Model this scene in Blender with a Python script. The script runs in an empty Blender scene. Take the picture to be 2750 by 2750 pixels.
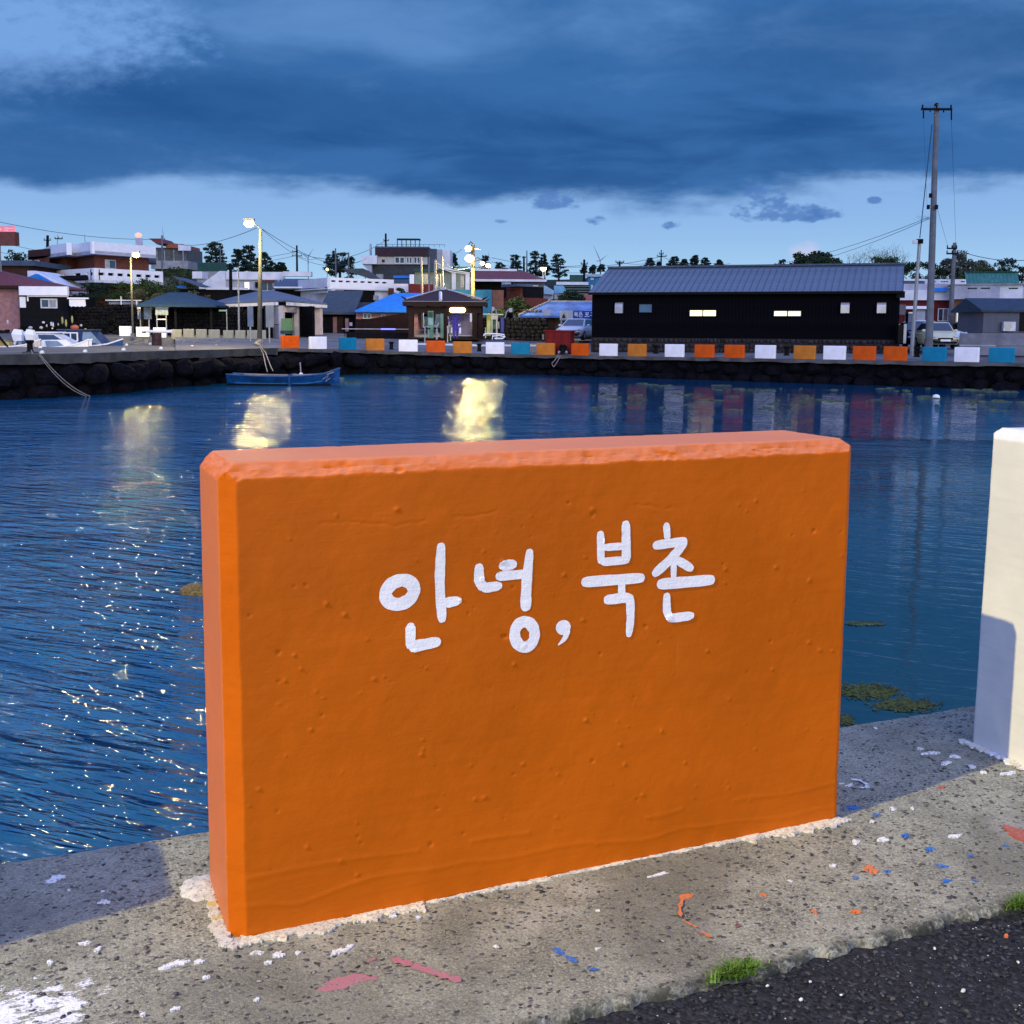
import bpy, bmesh, math, random
import numpy as np
from math import sin, cos, radians, atan2, pi, sqrt
from mathutils import Vector, Matrix
R = random.Random(7)
SC = bpy.context.scene
COL = SC.collection

# ------------------------------------------------------------------ camera
FPX, TH, PY, ROLL, EYE = 3062.753, .1163, 1243.614, .00573, 2.6
ct, st, cr, sr = cos(TH), sin(TH), cos(ROLL), sin(ROLL)
cam_d = bpy.data.cameras.new('camera'); cam = bpy.data.objects.new('camera', cam_d); COL.objects.link(cam)
rt = Vector((cr, sr*st, sr*ct)); dn = Vector((sr, -cr*st, -cr*ct)); up = -dn; bk = rt.cross(up)
cam.matrix_world = Matrix(((rt.x, up.x, bk.x, 0), (rt.y, up.y, bk.y, 0), (rt.z, up.z, bk.z, EYE), (0, 0, 0, 1)))
cam_d.sensor_width = 36; cam_d.lens = 36*FPX/2750; cam_d.shift_y = (PY-1375)/2750
cam_d.clip_start = .05; cam_d.clip_end = 6000
SC.camera = cam

# ------------------------------------------------------------------ exposure
SC.view_settings.view_transform = 'Standard'; SC.view_settings.look = 'None'
SC.view_settings.exposure = 0; SC.view_settings.gamma = 1
SC.view_settings.use_curve_mapping = False
SC.render.engine = 'CYCLES'
SC.cycles.use_denoising = True
SC.cycles.max_bounces = 6

# ------------------------------------------------------------------ node helpers
class NT:
    def __init__(s, tree): s.t = tree; s.n = tree.nodes; s.l = tree.links
    def new(s, ty, **kw):
        n = s.n.new(ty)
        for k, v in kw.items(): setattr(n, k, v)
        return n
    def put(s, sock, v):
        if hasattr(v, 'is_output'): s.l.new(v, sock)
        elif v is not None: sock.default_value = v
    def m(s, op, a, b=None, c=None, clamp=False):
        n = s.new('ShaderNodeMath', operation=op); n.use_clamp = clamp
        s.put(n.inputs[0], a)
        if b is not None: s.put(n.inputs[1], b)
        if c is not None: s.put(n.inputs[2], c)
        return n.outputs[0]
    def ss(s, x, a, b):
        n = s.new('ShaderNodeMapRange', interpolation_type='SMOOTHSTEP')
        s.put(n.inputs['Value'], x); n.inputs['From Min'].default_value = a; n.inputs['From Max'].default_value = b
        return n.outputs[0]
    def mix(s, f, a, b, mode='MIX'):
        n = s.new('ShaderNodeMix', data_type='RGBA', blend_type=mode)
        s.put(n.inputs[0], f)
        for i, v in ((6, a), (7, b)):
            if isinstance(v, tuple) and len(v) == 3: v = v+(1,)
            s.put(n.inputs[i], v)
        return n.outputs[2]
    def xyz(s, x, y, z):
        n = s.new('ShaderNodeCombineXYZ')
        for i, v in enumerate((x, y, z)): s.put(n.inputs[i], v)
        return n.outputs[0]
    def sep(s, v):
        n = s.new('ShaderNodeSeparateXYZ'); s.put(n.inputs[0], v); return n.outputs
    def noise(s, vec, scale, detail=3, rough=.5, dist=0, dim='3D'):
        n = s.new('ShaderNodeTexNoise', noise_dimensions=dim)
        s.put(n.inputs['Vector'], vec); n.inputs['Scale'].default_value = scale
        n.inputs['Detail'].default_value = detail; n.inputs['Roughness'].default_value = rough
        n.inputs['Distortion'].default_value = dist
        return n.outputs[0]
    def vor(s, vec, scale, feature='F1', rnd=1):
        n = s.new('ShaderNodeTexVoronoi', feature=feature)
        s.put(n.inputs['Vector'], vec); n.inputs['Scale'].default_value = scale
        n.inputs['Randomness'].default_value = rnd
        return n
    def mapping(s, vec, scale=(1, 1, 1), rot=(0, 0, 0), loc=(0, 0, 0)):
        n = s.new('ShaderNodeMapping'); s.put(n.inputs[0], vec)
        n.inputs['Scale'].default_value = scale; n.inputs['Rotation'].default_value = rot; n.inputs['Location'].default_value = loc
        return n.outputs[0]
    def bump(s, h, strength, dist, normal=None):
        n = s.new('ShaderNodeBump'); s.put(n.inputs['Height'], h)
        s.put(n.inputs['Strength'], strength); n.inputs['Distance'].default_value = dist
        if normal is not None: s.put(n.inputs['Normal'], normal)
        return n.outputs[0]

# ------------------------------------------------------------------ dusk sky
W_ = bpy.data.worlds.new('World'); SC.world = W_; W_.use_nodes = True
t = NT(W_.node_tree); t.n.clear()
tc = t.new('ShaderNodeTexCoord'); dvec = tc.outputs['Generated']
X, Y, Z = t.sep(dvec)
sky = t.new('ShaderNodeTexSky', sky_type='NISHITA'); sky.sun_disc = False
sky.sun_elevation = radians(9); sky.sun_rotation = radians(190)
nish = t.mix(1, sky.outputs[0], (.05, .05, .05), 'MULTIPLY')
zc = t.m('MAXIMUM', Z, 0.0)
# clear strip above the horizon
band = t.mix(t.ss(zc, .0, .115), (.46, .74, .97), (.26, .47, .83))
band = t.mix(.04, band, nish)
# cloud deck seen in perspective
inv = t.m('DIVIDE', 1.0, t.m('ADD', zc, .10))
deck = t.xyz(t.m('MULTIPLY', X, inv), t.m('MULTIPLY', Y, inv), t.m('MULTIPLY', zc, 5.0))
n1 = t.noise(deck, .62, 4, .48, .5)
n2 = t.noise(t.mapping(deck, (1, 1, 1), loc=(7, 3, 2)), 2.1, 6, .58, .4)
cl = t.m('ADD', t.m('MULTIPLY', n1, .66), t.m('MULTIPLY', n2, .34))
cloud = t.mix(t.ss(cl, .36, .52), (.018, .088, .275), (.040, .150, .395))
cloud = t.mix(t.ss(cl, .52, .68), cloud, (.105, .255, .56))
# tangent-plane direction (front half of the sky only)
yf = t.m('MAXIMUM', Y, .02)
tx = t.m('DIVIDE', X, yf); tz = t.m('DIVIDE', Z, yf)
def patch(u, v, w, h, wob=.5, edge=(1.1, .45), slope=0.0):
    cx = (u-1375)/FPX; cz = (885-v)/FPX
    ax = t.m('SUBTRACT', tx, cx)
    a = t.m('DIVIDE', ax, w/FPX)
    b = t.m('DIVIDE', t.m('SUBTRACT', t.m('SUBTRACT', tz, cz), t.m('MULTIPLY', ax, slope)), h/FPX)
    r2 = t.m('ADD', t.m('MULTIPLY', a, a), t.m('MULTIPLY', b, b))
    if wob:
        nn = t.noise(t.xyz(t.m('MULTIPLY', tx, 60), t.m('MULTIPLY', tz, 110), u*.01), 1, 4, .6)
        r2 = t.m('ADD', r2, t.m('MULTIPLY', t.m('SUBTRACT', nn, .5), wob*4))
    f = t.ss(r2, edge[0], edge[1])
    n = f.node; n.inputs['From Min'].default_value = edge[1]; n.inputs['From Max'].default_value = edge[0]
    return t.m('SUBTRACT', 1.0, f, clamp=True)
lit = t.m('MULTIPLY', patch(20, 130, 520, 150, .45, (1.5, .0)), .95)
cloud = t.mix(lit, cloud, (.19, .385, .77))
lit2 = t.m('MULTIPLY', patch(950, -20, 520, 120, .3, (1.5, .0)), .45)
cloud = t.mix(lit2, cloud, (.125, .285, .60))
drk = t.m('MULTIPLY', patch(650, 300, 900, 90, .3, (1.6, .0), -.06), .55)
cloud = t.mix(drk, cloud, (.018, .090, .285))
drk2 = t.m('MULTIPLY', patch(2500, 150, 700, 130, .3, (1.6, .0)), .45)
cloud = t.mix(drk2, cloud, (.020, .082, .245))
drk3 = t.m('MULTIPLY', patch(150, 440, 620, 95, .3, (1.6, .0)), .8)
cloud = t.mix(drk3, cloud, (.026, .115, .33))
hz = t.m('MULTIPLY', t.ss(t.m('MULTIPLY', t.m('SUBTRACT', .17, zc), 1), .0, .07), .22)
cloud = t.mix(hz, cloud, (.065, .19, .46))
# the deck brightens overhead and behind the viewer
over = t.ss(Z, .29, .62)
cloud = t.mix(over, cloud, (.38, .56, 1.36))
back = t.ss(t.m('MULTIPLY', Y, -1), -.15, .7)
cloud = t.mix(back, cloud, (.40, .55, 1.32))
base_n = t.noise(t.xyz(t.m('MULTIPLY', tx, 9), t.m('MULTIPLY', tz, 26), 3.0), 1, 5, .55)
low_n = t.noise(t.xyz(t.m('MULTIPLY', X, 3.2), t.m('MULTIPLY', Y, .5), .7), 1, 1, .4)
edge = t.m('ADD', t.m('ADD', zc, t.m('MULTIPLY', t.m('SUBTRACT', base_n, .5), .055)), t.m('MULTIPLY', t.m('SUBTRACT', low_n, .5), .035))
M0 = t.ss(edge, .103, .124)
skyc = t.mix(M0, band, cloud)
for (u, v, w, h) in ((1480, 545, 85, 26), (2085, 572, 120, 26), (2190, 582, 60, 16), (1795, 605, 26, 12), (1590, 595, 28, 13), (1340, 600, 18, 6), (2325, 542, 18, 9), (2455, 585, 34, 8), (2040, 530, 60, 26)):
    skyc = t.mix(t.m('MULTIPLY', patch(u, v, w, h, 1.3, (1.3, .0)), .8), skyc, (.075, .19, .50))
skyc = t.mix(t.m('MULTIPLY', patch(2152, 682, 46, 34, .55, (1.4, .0)), .75), skyc, (.60, .60, .84))
skyc = t.mix(t.ss(Z, -.02, 0.0), (.03, .06, .12), skyc)
bg = t.new('ShaderNodeBackground'); t.put(bg.inputs[0], skyc); bg.inputs[1].default_value = 1.0
wo = t.new('ShaderNodeOutputWorld'); t.l.new(bg.outputs[0], wo.inputs[0])

# ------------------------------------------------------------------ afterglow behind the viewer (soft, low)
PHI = .40694
sl = bpy.data.lights.new('sun', 'SUN'); sl.energy = 1.45; sl.angle = radians(35); sl.color = (1, .93, .86)
so = bpy.data.objects.new('sun', sl); COL.objects.link(so)
# travel direction: along +normal of the painted face (away from the viewer), 14 degrees downward
tr = Vector((-sin(PHI), cos(PHI), 0)); tr = (tr*cos(radians(14)) + Vector((0, 0, -sin(radians(14))))).normalized()
so.rotation_euler = tr.to_track_quat('-Z', 'Y').to_euler()

# ------------------------------------------------------------------ pixel <-> place
def ray(u, v):
    Xp, Yp = u-1375, v-PY
    a = (Xp*cr+Yp*sr)/FPX; b = (-Xp*sr+Yp*cr)/FPX
    return Vector((a, ct-b*st, -st-b*ct))
def at(u, v, d):
    r = ray(u, v); k = d/r.y
    return Vector((r.x*k, d, EYE+r.z*k))
def on(u, v, z):
    r = ray(u, v); k = (z-EYE)/r.z
    return Vector((r.x*k, r.y*k, z))
def XU(u, d): return at(u, 885, d).x
_eu = [-6000, -2500, -1000, 0, 240, 600, 745, 1000, 1280, 1480, 1700, 2100, 2640, 2900, 4500, 8000]
_ed = [14, 26, 33, 41, 43.8, 54.7, 62, 66.5, 67.5, 66.5, 63.5, 58.5, 53, 51, 40, 26]
_ez = [1.62, 1.62, 1.62, 1.61, 1.62, 1.59, 1.55, 1.36, 1.19, 1.15, 1.17, 1.2, 1.22, 1.22, 1.22, 1.22]
def de(u): return float(np.interp(u, _eu, _ed))
def ze(u): return float(np.interp(u, _eu, _ez))
def db(u): return float(np.interp(u, [-6000, -1000, 0, 240, 470], [36, 50, 59, 64, 70]))
def gzd(d): return float(np.interp(d, [78, 90, 270, 420, 3000], [1.9, 1.95, 13.4, 13.0, 8]))
def gz(u, d):
    if d >= 78: return gzd(d)
    e = de(u)
    if d <= e+.8: return ze(u)
    return float(np.interp(d, [e+.8, 78], [ze(u), 1.9]))

# ------------------------------------------------------------------ materials
_mc = {}
def mat(name, col, rough=.75, var=.18, scale=2.5, bump=.15, bscale=25, bdist=.01, metal=0, spec=.2, stretch=(1, 1, 1)):
    if name in _mc: return _mc[name]
    m = bpy.data.materials.new(name); m.use_nodes = True; t = NT(m.node_tree)
    b = t.n['Principled BSDF']
    tc = t.new('ShaderNodeTexCoord').outputs['Object']
    v = t.mapping(tc, stretch)
    c = tuple(col)
    n = t.noise(v, scale, 5, .6)
    lo = tuple(max(0, x*(1-var)) for x in c); hi = tuple(min(1, x*(1+var)) for x in c)
    t.put(b.inputs['Base Color'], t.mix(t.ss(n, .3, .7), lo, hi))
    b.inputs['Roughness'].default_value = rough; b.inputs['Metallic'].default_value = metal
    b.inputs['Specular IOR Level'].default_value = spec
    if bump: t.put(b.inputs['Normal'], t.bump(t.noise(v, bscale, 4, .6), bump, bdist))
    _mc[name] = m; return m
def emat(name, col, s):
    if name in _mc: return _mc[name]
    m = bpy.data.materials.new(name); m.use_nodes = True; t = NT(m.node_tree)
    b = t.n['Principled BSDF']; b.inputs['Base Color'].default_value = tuple(col)+(1,)
    tc = t.new('ShaderNodeTexCoord').outputs['Object']
    n = t.noise(tc, 1.5, 2)
    t.put(b.inputs['Emission Color'], tuple(col)+(1,))
    t.put(b.inputs['Emission Strength'], t.m('MULTIPLY', t.m('ADD', t.m('MULTIPLY', n, .5), .75), s))
    _mc[name] = m; return m
def glass(name, col=(.03, .06, .10), rough=.12):
    return mat(name, col, rough, .3, .7, .05, 2, .02, 0, .8)

WHITE = mat('white_paint', (.80, .82, .86), .55, .05); WHITE2 = mat('weathered_white_render', (.62, .65, .71), .8, .12, 1.2)
GREYC = mat('grey_concrete', (.26, .27, .28), .85, .25, 1.5, .3)
PALEG = mat('pale_grey_render', (.36, .38, .45), .85, .18, 1.0)
DARK = mat('dark_timber', (.006, .006, .008), .8, spec=.1)
BLACKW = mat('black_timber_cladding', (.0022, .0022, .0042), .85, .3, 4, .2, spec=.06)
BRICK = mat('red_brown_brick', (.135, .045, .03), .85, .25, 3, .3)
PINK = mat('pink_brick', (.30, .16, .16), .85, .2, 3, .3)
REDT = mat('red_tile', (.16, .045, .05), .7, .25, 5, .4, 12, .03)
NAVY = mat('navy_roof_sheet', (.012, .035, .07), .6)
SLATE = mat('slate_grey_roofing', (.06, .085, .13), .6, .2, 3)
BLUER = mat('bright_blue_roof_sheet', (.01, .18, .62), .5, .12)
TEALW = mat('teal_wall_paint', (.03, .16, .26), .8)
WOODB = mat('dark_brown_timber', (.026, .011, .007), .65, .3, 6)
FRAME = mat('pale_window_frame', (.5, .52, .55), .5)
PANE = glass('dark_window_glass'); PANEB = glass('blue_window_glass', (.04, .10, .18))
LITW = emat('lit_window', (1, .93, .55), 1.05)
LITW2 = emat('dim_lit_window', (.75, .8, .5), .45)
LAVA = mat('black_lava_stone', (.0045, .0045, .0075), .95, .5, 3, .6, 12, .05, spec=.08)
LAVAW = mat('brown_lava_stone', (.040, .032, .020), .95, .5, 3, .6, 12, .05, spec=.2)
STEEL = mat('galvanised_steel', (.30, .32, .33), .5, .15, 3, .05, metal=.4)
POLEC = mat('concrete_pole', (.12, .135, .155), .85, .2, 2, .2)
WIRE = mat('black_cable', (.035, .06, .10), .7, 0, 1, 0)
BLACK = mat('black_paint', (.004, .004, .005), .6, spec=.1)
RUBBER = mat('black_rubber', (.01, .01, .01), .9)
GREENP = mat('green_metal_paint', (.018, .065, .055), .6)
LEAFD = mat('dark_pine_foliage', (.012, .028, .016), .9, .5, 1.2, 0)
LEAFG = mat('green_foliage', (.035, .06, .018), .9, .5, 1.0, 0)
LEAFY = mat('olive_foliage', (.10, .10, .045), .9, .5, 1.0, 0)
BARK = mat('tree_bark', (.03, .028, .025), .95)
ROAD = mat('far_road_asphalt', (.12, .125, .13), .9, .2, .6, .2)
LAMPE = emat('lamp_bulb', (1, .82, .42), 2.6)
LAMPW = emat('small_lamp_bulb', (1, .80, .38), 2)

# ------------------------------------------------------------------ mesh builder
class MB:
    def __init__(s): s.v = []; s.f = []
    def add(s, vs, fs):
        o = len(s.v); s.v += [tuple(p) for p in vs]; s.f += [tuple(i+o for i in f) for f in fs]; return s
    def box(s, x0, x1, y0, y1, z0, z1):
        return s.add([(x0, y0, z0), (x1, y0, z0), (x1, y1, z0), (x0, y1, z0), (x0, y0, z1), (x1, y0, z1), (x1, y1, z1), (x0, y1, z1)],
                     [(0, 3, 2, 1), (4, 5, 6, 7), (0, 1, 5, 4), (1, 2, 6, 5), (2, 3, 7, 6), (3, 0, 4, 7)])
    def prism(s, pts, z0, z1):
        n = len(pts); vs = [(p[0], p[1], z0) for p in pts]+[(p[0], p[1], z1) for p in pts]
        fs = [tuple(range(n))[::-1], tuple(range(n, 2*n))]+[(i, (i+1) % n, n+(i+1) % n, n+i) for i in range(n)]
        return s.add(vs, fs)
    def prismx(s, pts, x0, x1):   # pts in (y,z)
        n = len(pts); vs = [(x0, p[0], p[1]) for p in pts]+[(x1, p[0], p[1]) for p in pts]
        fs = [tuple(range(n))[::-1], tuple(range(n, 2*n))]+[(i, (i+1) % n, n+(i+1) % n, n+i) for i in range(n)]
        return s.add(vs, fs)
    def prismy(s, pts, y0, y1):   # pts in (x,z)
        n = len(pts); vs = [(p[0], y0, p[1]) for p in pts]+[(p[0], y1, p[1]) for p in pts]
        fs = [tuple(range(n))[::-1], tuple(range(n, 2*n))]+[(i, (i+1) % n, n+(i+1) % n, n+i) for i in range(n)]
        return s.add(vs, fs)
    def seg(s, A, B, y0, y1, z0, z1):   # wall piece along plan segment A-B, thickness y0..y1 to its left
        A = Vector(A[:2]); B = Vector(B[:2]); d = (B-A).normalized(); n = Vector((-d.y, d.x))
        return s.prism([A+n*y0, B+n*y0, B+n*y1, A+n*y1], z0, z1)
    def tube(s, pts, r, n=8, r2=None, cap=True):
        pts = [Vector(p) for p in pts]; k = len(pts); vs = []; fs = []
        for i, p in enumerate(pts):
            dr = (pts[min(i+1, k-1)]-pts[max(i-1, 0)]).normalized()
            a = dr.cross(Vector((0, 0, 1)));
            if a.length < .05: a = dr.cross(Vector((0, 1, 0)))
            a.normalize(); b = dr.cross(a)
            rr = r if r2 is None else r+(r2-r)*i/(k-1)
            for j in range(n):
                q = 2*pi*j/n; vs.append(p+a*cos(q)*rr+b*sin(q)*rr)
        for i in range(k-1):
            for j in range(n):
                fs.append((i*n+j, i*n+(j+1) % n, (i+1)*n+(j+1) % n, (i+1)*n+j))
        if cap: fs += [tuple(range(n))[::-1], tuple(range((k-1)*n, k*n))]
        return s.add(vs, fs)
    def ball(s, c, r, sx=1, sy=1, sz=1, n=10, m=6):
        vs = [(c[0], c[1], c[2]-r*sz)]; fs = []
        for i in range(1, m):
            a = -pi/2+pi*i/m
            for j in range(n): vs.append((c[0]+r*sx*cos(a)*cos(2*pi*j/n), c[1]+r*sy*cos(a)*sin(2*pi*j/n), c[2]+r*sz*sin(a)))
        vs.append((c[0], c[1], c[2]+r*sz))
        for j in range(n): fs.append((0, 1+(j+1) % n, 1+j))
        for i in range(m-2):
            for j in range(n): fs.append((1+i*n+j, 1+i*n+(j+1) % n, 1+(i+1)*n+(j+1) % n, 1+(i+1)*n+j))
        for j in range(n): fs.append((len(vs)-1, 1+(m-2)*n+j, 1+(m-2)*n+(j+1) % n))
        return s.add(vs, fs)
    def hip(s, x0, x1, y0, y1, z, xa, xb, ya, yb, z2, th=.12):   # eave rectangle, ridge line/rect on top
        return s.add([(x0, y0, z), (x1, y0, z), (x1, y1, z), (x0, y1, z), (xa, ya, z2), (xb, ya, z2), (xb, yb, z2), (xa, yb, z2),
                      (x0, y0, z-th), (x1, y0, z-th), (x1, y1, z-th), (x0, y1, z-th)],
                     [(0, 1, 5, 4), (1, 2, 6, 5), (2, 3, 7, 6), (3, 0, 4, 7), (4, 5, 6, 7), (11, 10, 9, 8), (8, 9, 1, 0), (9, 10, 2, 1), (10, 11, 3, 2), (11, 8, 0, 3)])
    def loft(s, rings, close=True, caps=True):
        n = len(rings[0]); vs = [p for r in rings for p in r]; fs = []
        for i in range(len(rings)-1):
            for j in range(n if close else n-1):
                fs.append((i*n+j, i*n+(j+1) % n, (i+1)*n+(j+1) % n, (i+1)*n+j))
        if caps: fs += [tuple(range(n))[::-1], tuple(range(len(vs)-n, len(vs)))]
        return s.add(vs, fs)
    def build(s, name, m, parent=None, smooth=False, loc=None, rz=0):
        me = bpy.data.meshes.new(name); me.from_pydata(s.v, [], s.f); me.update()
        me.materials.append(m)
        if smooth: me.polygons.foreach_set('use_smooth', [True]*len(me.polygons))
        o = bpy.data.objects.new(name, me); COL.objects.link(o)
        if parent: o.parent = parent
        if loc is not None: o.location = loc; o.rotation_euler = (0, 0, rz)
        return o
def tag(o, label=None, cat=None, group=None, kind=None):
    if label: o['label'] = label
    if cat: o['category'] = cat
    if group: o['group'] = group
    if kind: o['kind'] = kind
    return o
def thing(name, label, cat, loc=(0, 0, 0), rz=0, group=None):
    o = bpy.data.objects.new(name, None); o.empty_display_size = .2; COL.objects.link(o)
    o.location = loc; o.rotation_euler = (0, 0, rz); return tag(o, label, cat, group)
def copy_tree(o, parent=None):
    c = o.copy(); COL.objects.link(c)
    if parent: c.parent = parent
    for ch in list(o.children): copy_tree(ch, c)
    return c
def box(name, m, par, *a): return MB().box(*a).build(name, m, par)

class House:
    """a building whose front runs from column u0 at distance d0 to column u1 at distance d1"""
    def __init__(s, name, label, cat, u0, d0, u1, d1, group=None, zb=None):
        A = Vector((XU(u0, d0), d0)); B = Vector((XU(u1, d1), d1))
        s.zb = (min(gzd(max(d0, 78)), gzd(max(d1, 78)))-.4) if zb is None else zb
        s.A = A; s.ex = (B-A).normalized(); s.ey = Vector((-s.ex.y, s.ex.x)); s.L = (B-A).length
        s.root = thing(name, label, cat, (A.x, A.y, s.zb), atan2(s.ex.y, s.ex.x), group)
    def p(s, u, v, y=0):
        r = ray(u, v); P0 = s.A+s.ey*y; r2 = Vector((r.x, r.y)); k = P0.dot(s.ey)/r2.dot(s.ey)
        P = r2*k; return (P-s.A).dot(s.ex), EYE+r.z*k-s.zb
    def r(s, u0, v0, u1, v1, y=0):
        x0, z1 = s.p(u0, v0, y); x1, z0 = s.p(u1, v1, y)
        um = (u0+u1)/2
        z1 = s.p(um, v0, y)[1]; z0 = s.p(um, v1, y)[1]
        return x0, x1, z0, z1
    def box(s, name, m, u0, v0, u1, v1, y0=0, y1=5, par=None):
        x0, x1, z0, z1 = s.r(u0, v0, u1, v1, y0)
        return MB().box(x0, x1, y0, y1, z0, z1).build(name, m, par or s.root)
    def wall(s, m, u0, v0, u1, y0=0, y1=5, name='wall'):
        x0, x1, _, z1 = s.r(u0, v0, u1, v0+5, y0)
        return MB().box(x0, x1, y0, y1, 0, z1).build(name, m, s.root)
    def win(s, u0, v0, u1, v1, n=2, fm=None, pm=None, y=0, fw=.07, name='window', pms=None):
        x0, x1, z0, z1 = s.r(u0, v0, u1, v1, y)
        f = MB(); f.box(x0, x1, y-.07, y+.01, z0, z0+fw).box(x0, x1, y-.07, y+.01, z1-fw, z1)
        w = (x1-x0)/n
        for i in range(n+1):
            c = x0+w*i; a = max(x0, c-fw/2); b = min(x1, c+fw/2)
            if i == 0: b = x0+fw
            if i == n: a = x1-fw
            f.box(a, b, y-.066, y+.009, z0+fw, z1-fw)
        fo = f.build(name, fm or FRAME, s.root)
        for i in range(n):
            MB().box(x0+w*i+fw/2, x0+w*(i+1)-fw/2, y-.035, y-.012, z0+fw*.8, z1-fw*.8).build('pane', (pms[i] if pms else None) or pm or PANE, fo)
        return fo
    def hip(s, name, m, u0, v0, u1, ua, ub, v2, y0=-.5, y1=6, ym=None, inset=0, th=.14):
        x0, z = s.p(u0, v0, y0); x1, z_ = s.p(u1, v0, y0); z = (z+z_)/2
        ym = (y0+y1)/2 if ym is None else ym
        xa, za = s.p(ua, v2, ym); xb, zb_ = s.p(ub, v2, ym)
        return MB().hip(x0, x1, y0, y1, z, xa, xb, ym-inset-.01, ym+inset+.01, (za+zb_)/2, th).build(name, m, s.root)
    def slotted(s, name, m, u0, vt, u1, vb, slots, vs0, vs1, y0=0, th=.2, par=None):
        x0, x1, z0, z1 = s.r(u0, vt, u1, vb, y0)
        _, _, sz0, sz1 = s.r(u0, vs0, u1, vs1, y0)
        b = MB().box(x0, x1, y0, y0+th, z0, sz0).box(x0, x1, y0, y0+th, sz1, z1)
        cur = x0
        for a, c in slots:
            xa = s.p(a, vs0, y0)[0]; xc = s.p(c, vs0, y0)[0]
            b.box(cur, xa, y0, y0+th, sz0, sz1); cur = xc
        b.box(cur, x1, y0, y0+th, sz0, sz1)
        return b.build(name, m, par or s.root)

# ------------------------------------------------------------------ numpy noise
def vnoise(P, seed=0):
    P = np.asarray(P, float); I = np.floor(P).astype(np.int64); Fr = P-I; Fr = Fr*Fr*(3-2*Fr)
    def h(i, j, k):
        n = (i*374761393+j*668265263+k*2147483647+seed*974634777) & 0xffffffff
        n = ((n ^ (n >> 13))*1274126177) & 0xffffffff; n = n ^ (n >> 16)
        return (n & 0xffff)/65535.0
    o = 0
    for a in (0, 1):
        for b in (0, 1):
            for c in (0, 1):
                w = (Fr[..., 0] if a else 1-Fr[..., 0])*(Fr[..., 1] if b else 1-Fr[..., 1])*(Fr[..., 2] if c else 1-Fr[..., 2])
                o = o+w*h(I[..., 0]+a, I[..., 1]+b, I[..., 2]+c)
    return o
def fbm(P, oct=4, seed=0):
    s = 0; a = .5; tot = 0
    for i in range(oct): s = s+a*vnoise(P*(2**i)+i*17.3, seed+i); tot += a; a *= .5
    return s/tot
def np_mesh(name, v, f, m, parent=None, smooth=True):
    me = bpy.data.meshes.new(name); v = np.ascontiguousarray(v, dtype=np.float32); f = np.ascontiguousarray(f, dtype=np.int32)
    k = f.shape[1]
    me.vertices.add(len(v)); me.vertices.foreach_set('co', v.ravel())
    me.loops.add(f.size); me.loops.foreach_set('vertex_index', f.ravel())
    me.polygons.add(len(f)); me.polygons.foreach_set('loop_start', np.arange(0, f.size, k, dtype=np.int32))
    me.polygons.foreach_set('loop_total', np.full(len(f), k, dtype=np.int32))
    if smooth: me.polygons.foreach_set('use_smooth', np.ones(len(f), dtype=bool))
    me.materials.append(m); me.update(calc_edges=True); me.validate()
    o = bpy.data.objects.new(name, me); COL.objects.link(o)
    if parent: o.parent = parent
    return o
def grid_faces(nx, ny):
    i, j = np.meshgrid(np.arange(nx-1), np.arange(ny-1), indexing='ij'); a = i*ny+j
    return np.stack([a, a+ny, a+ny+1, a+1], -1).reshape(-1, 4)
# ================================================================== NEAR QUAY
EX = Vector((cos(PHI), sin(PHI), 0)); EY = Vector((-sin(PHI), cos(PHI), 0))
O2 = Vector((-.40634, 1.57088, 0)); ZC = EYE-.88818
BW, BT, BH, CH = 1.11341, .21585, .70, .0225
def LW(a, b, z=0): return O2+EX*a+EY*b+Vector((0, 0, ZC+z))
def loc_of(P):
    q = Vector((P[0]-O2.x, P[1]-O2.y, 0)); return q.dot(EX), q.dot(EY)

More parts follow.
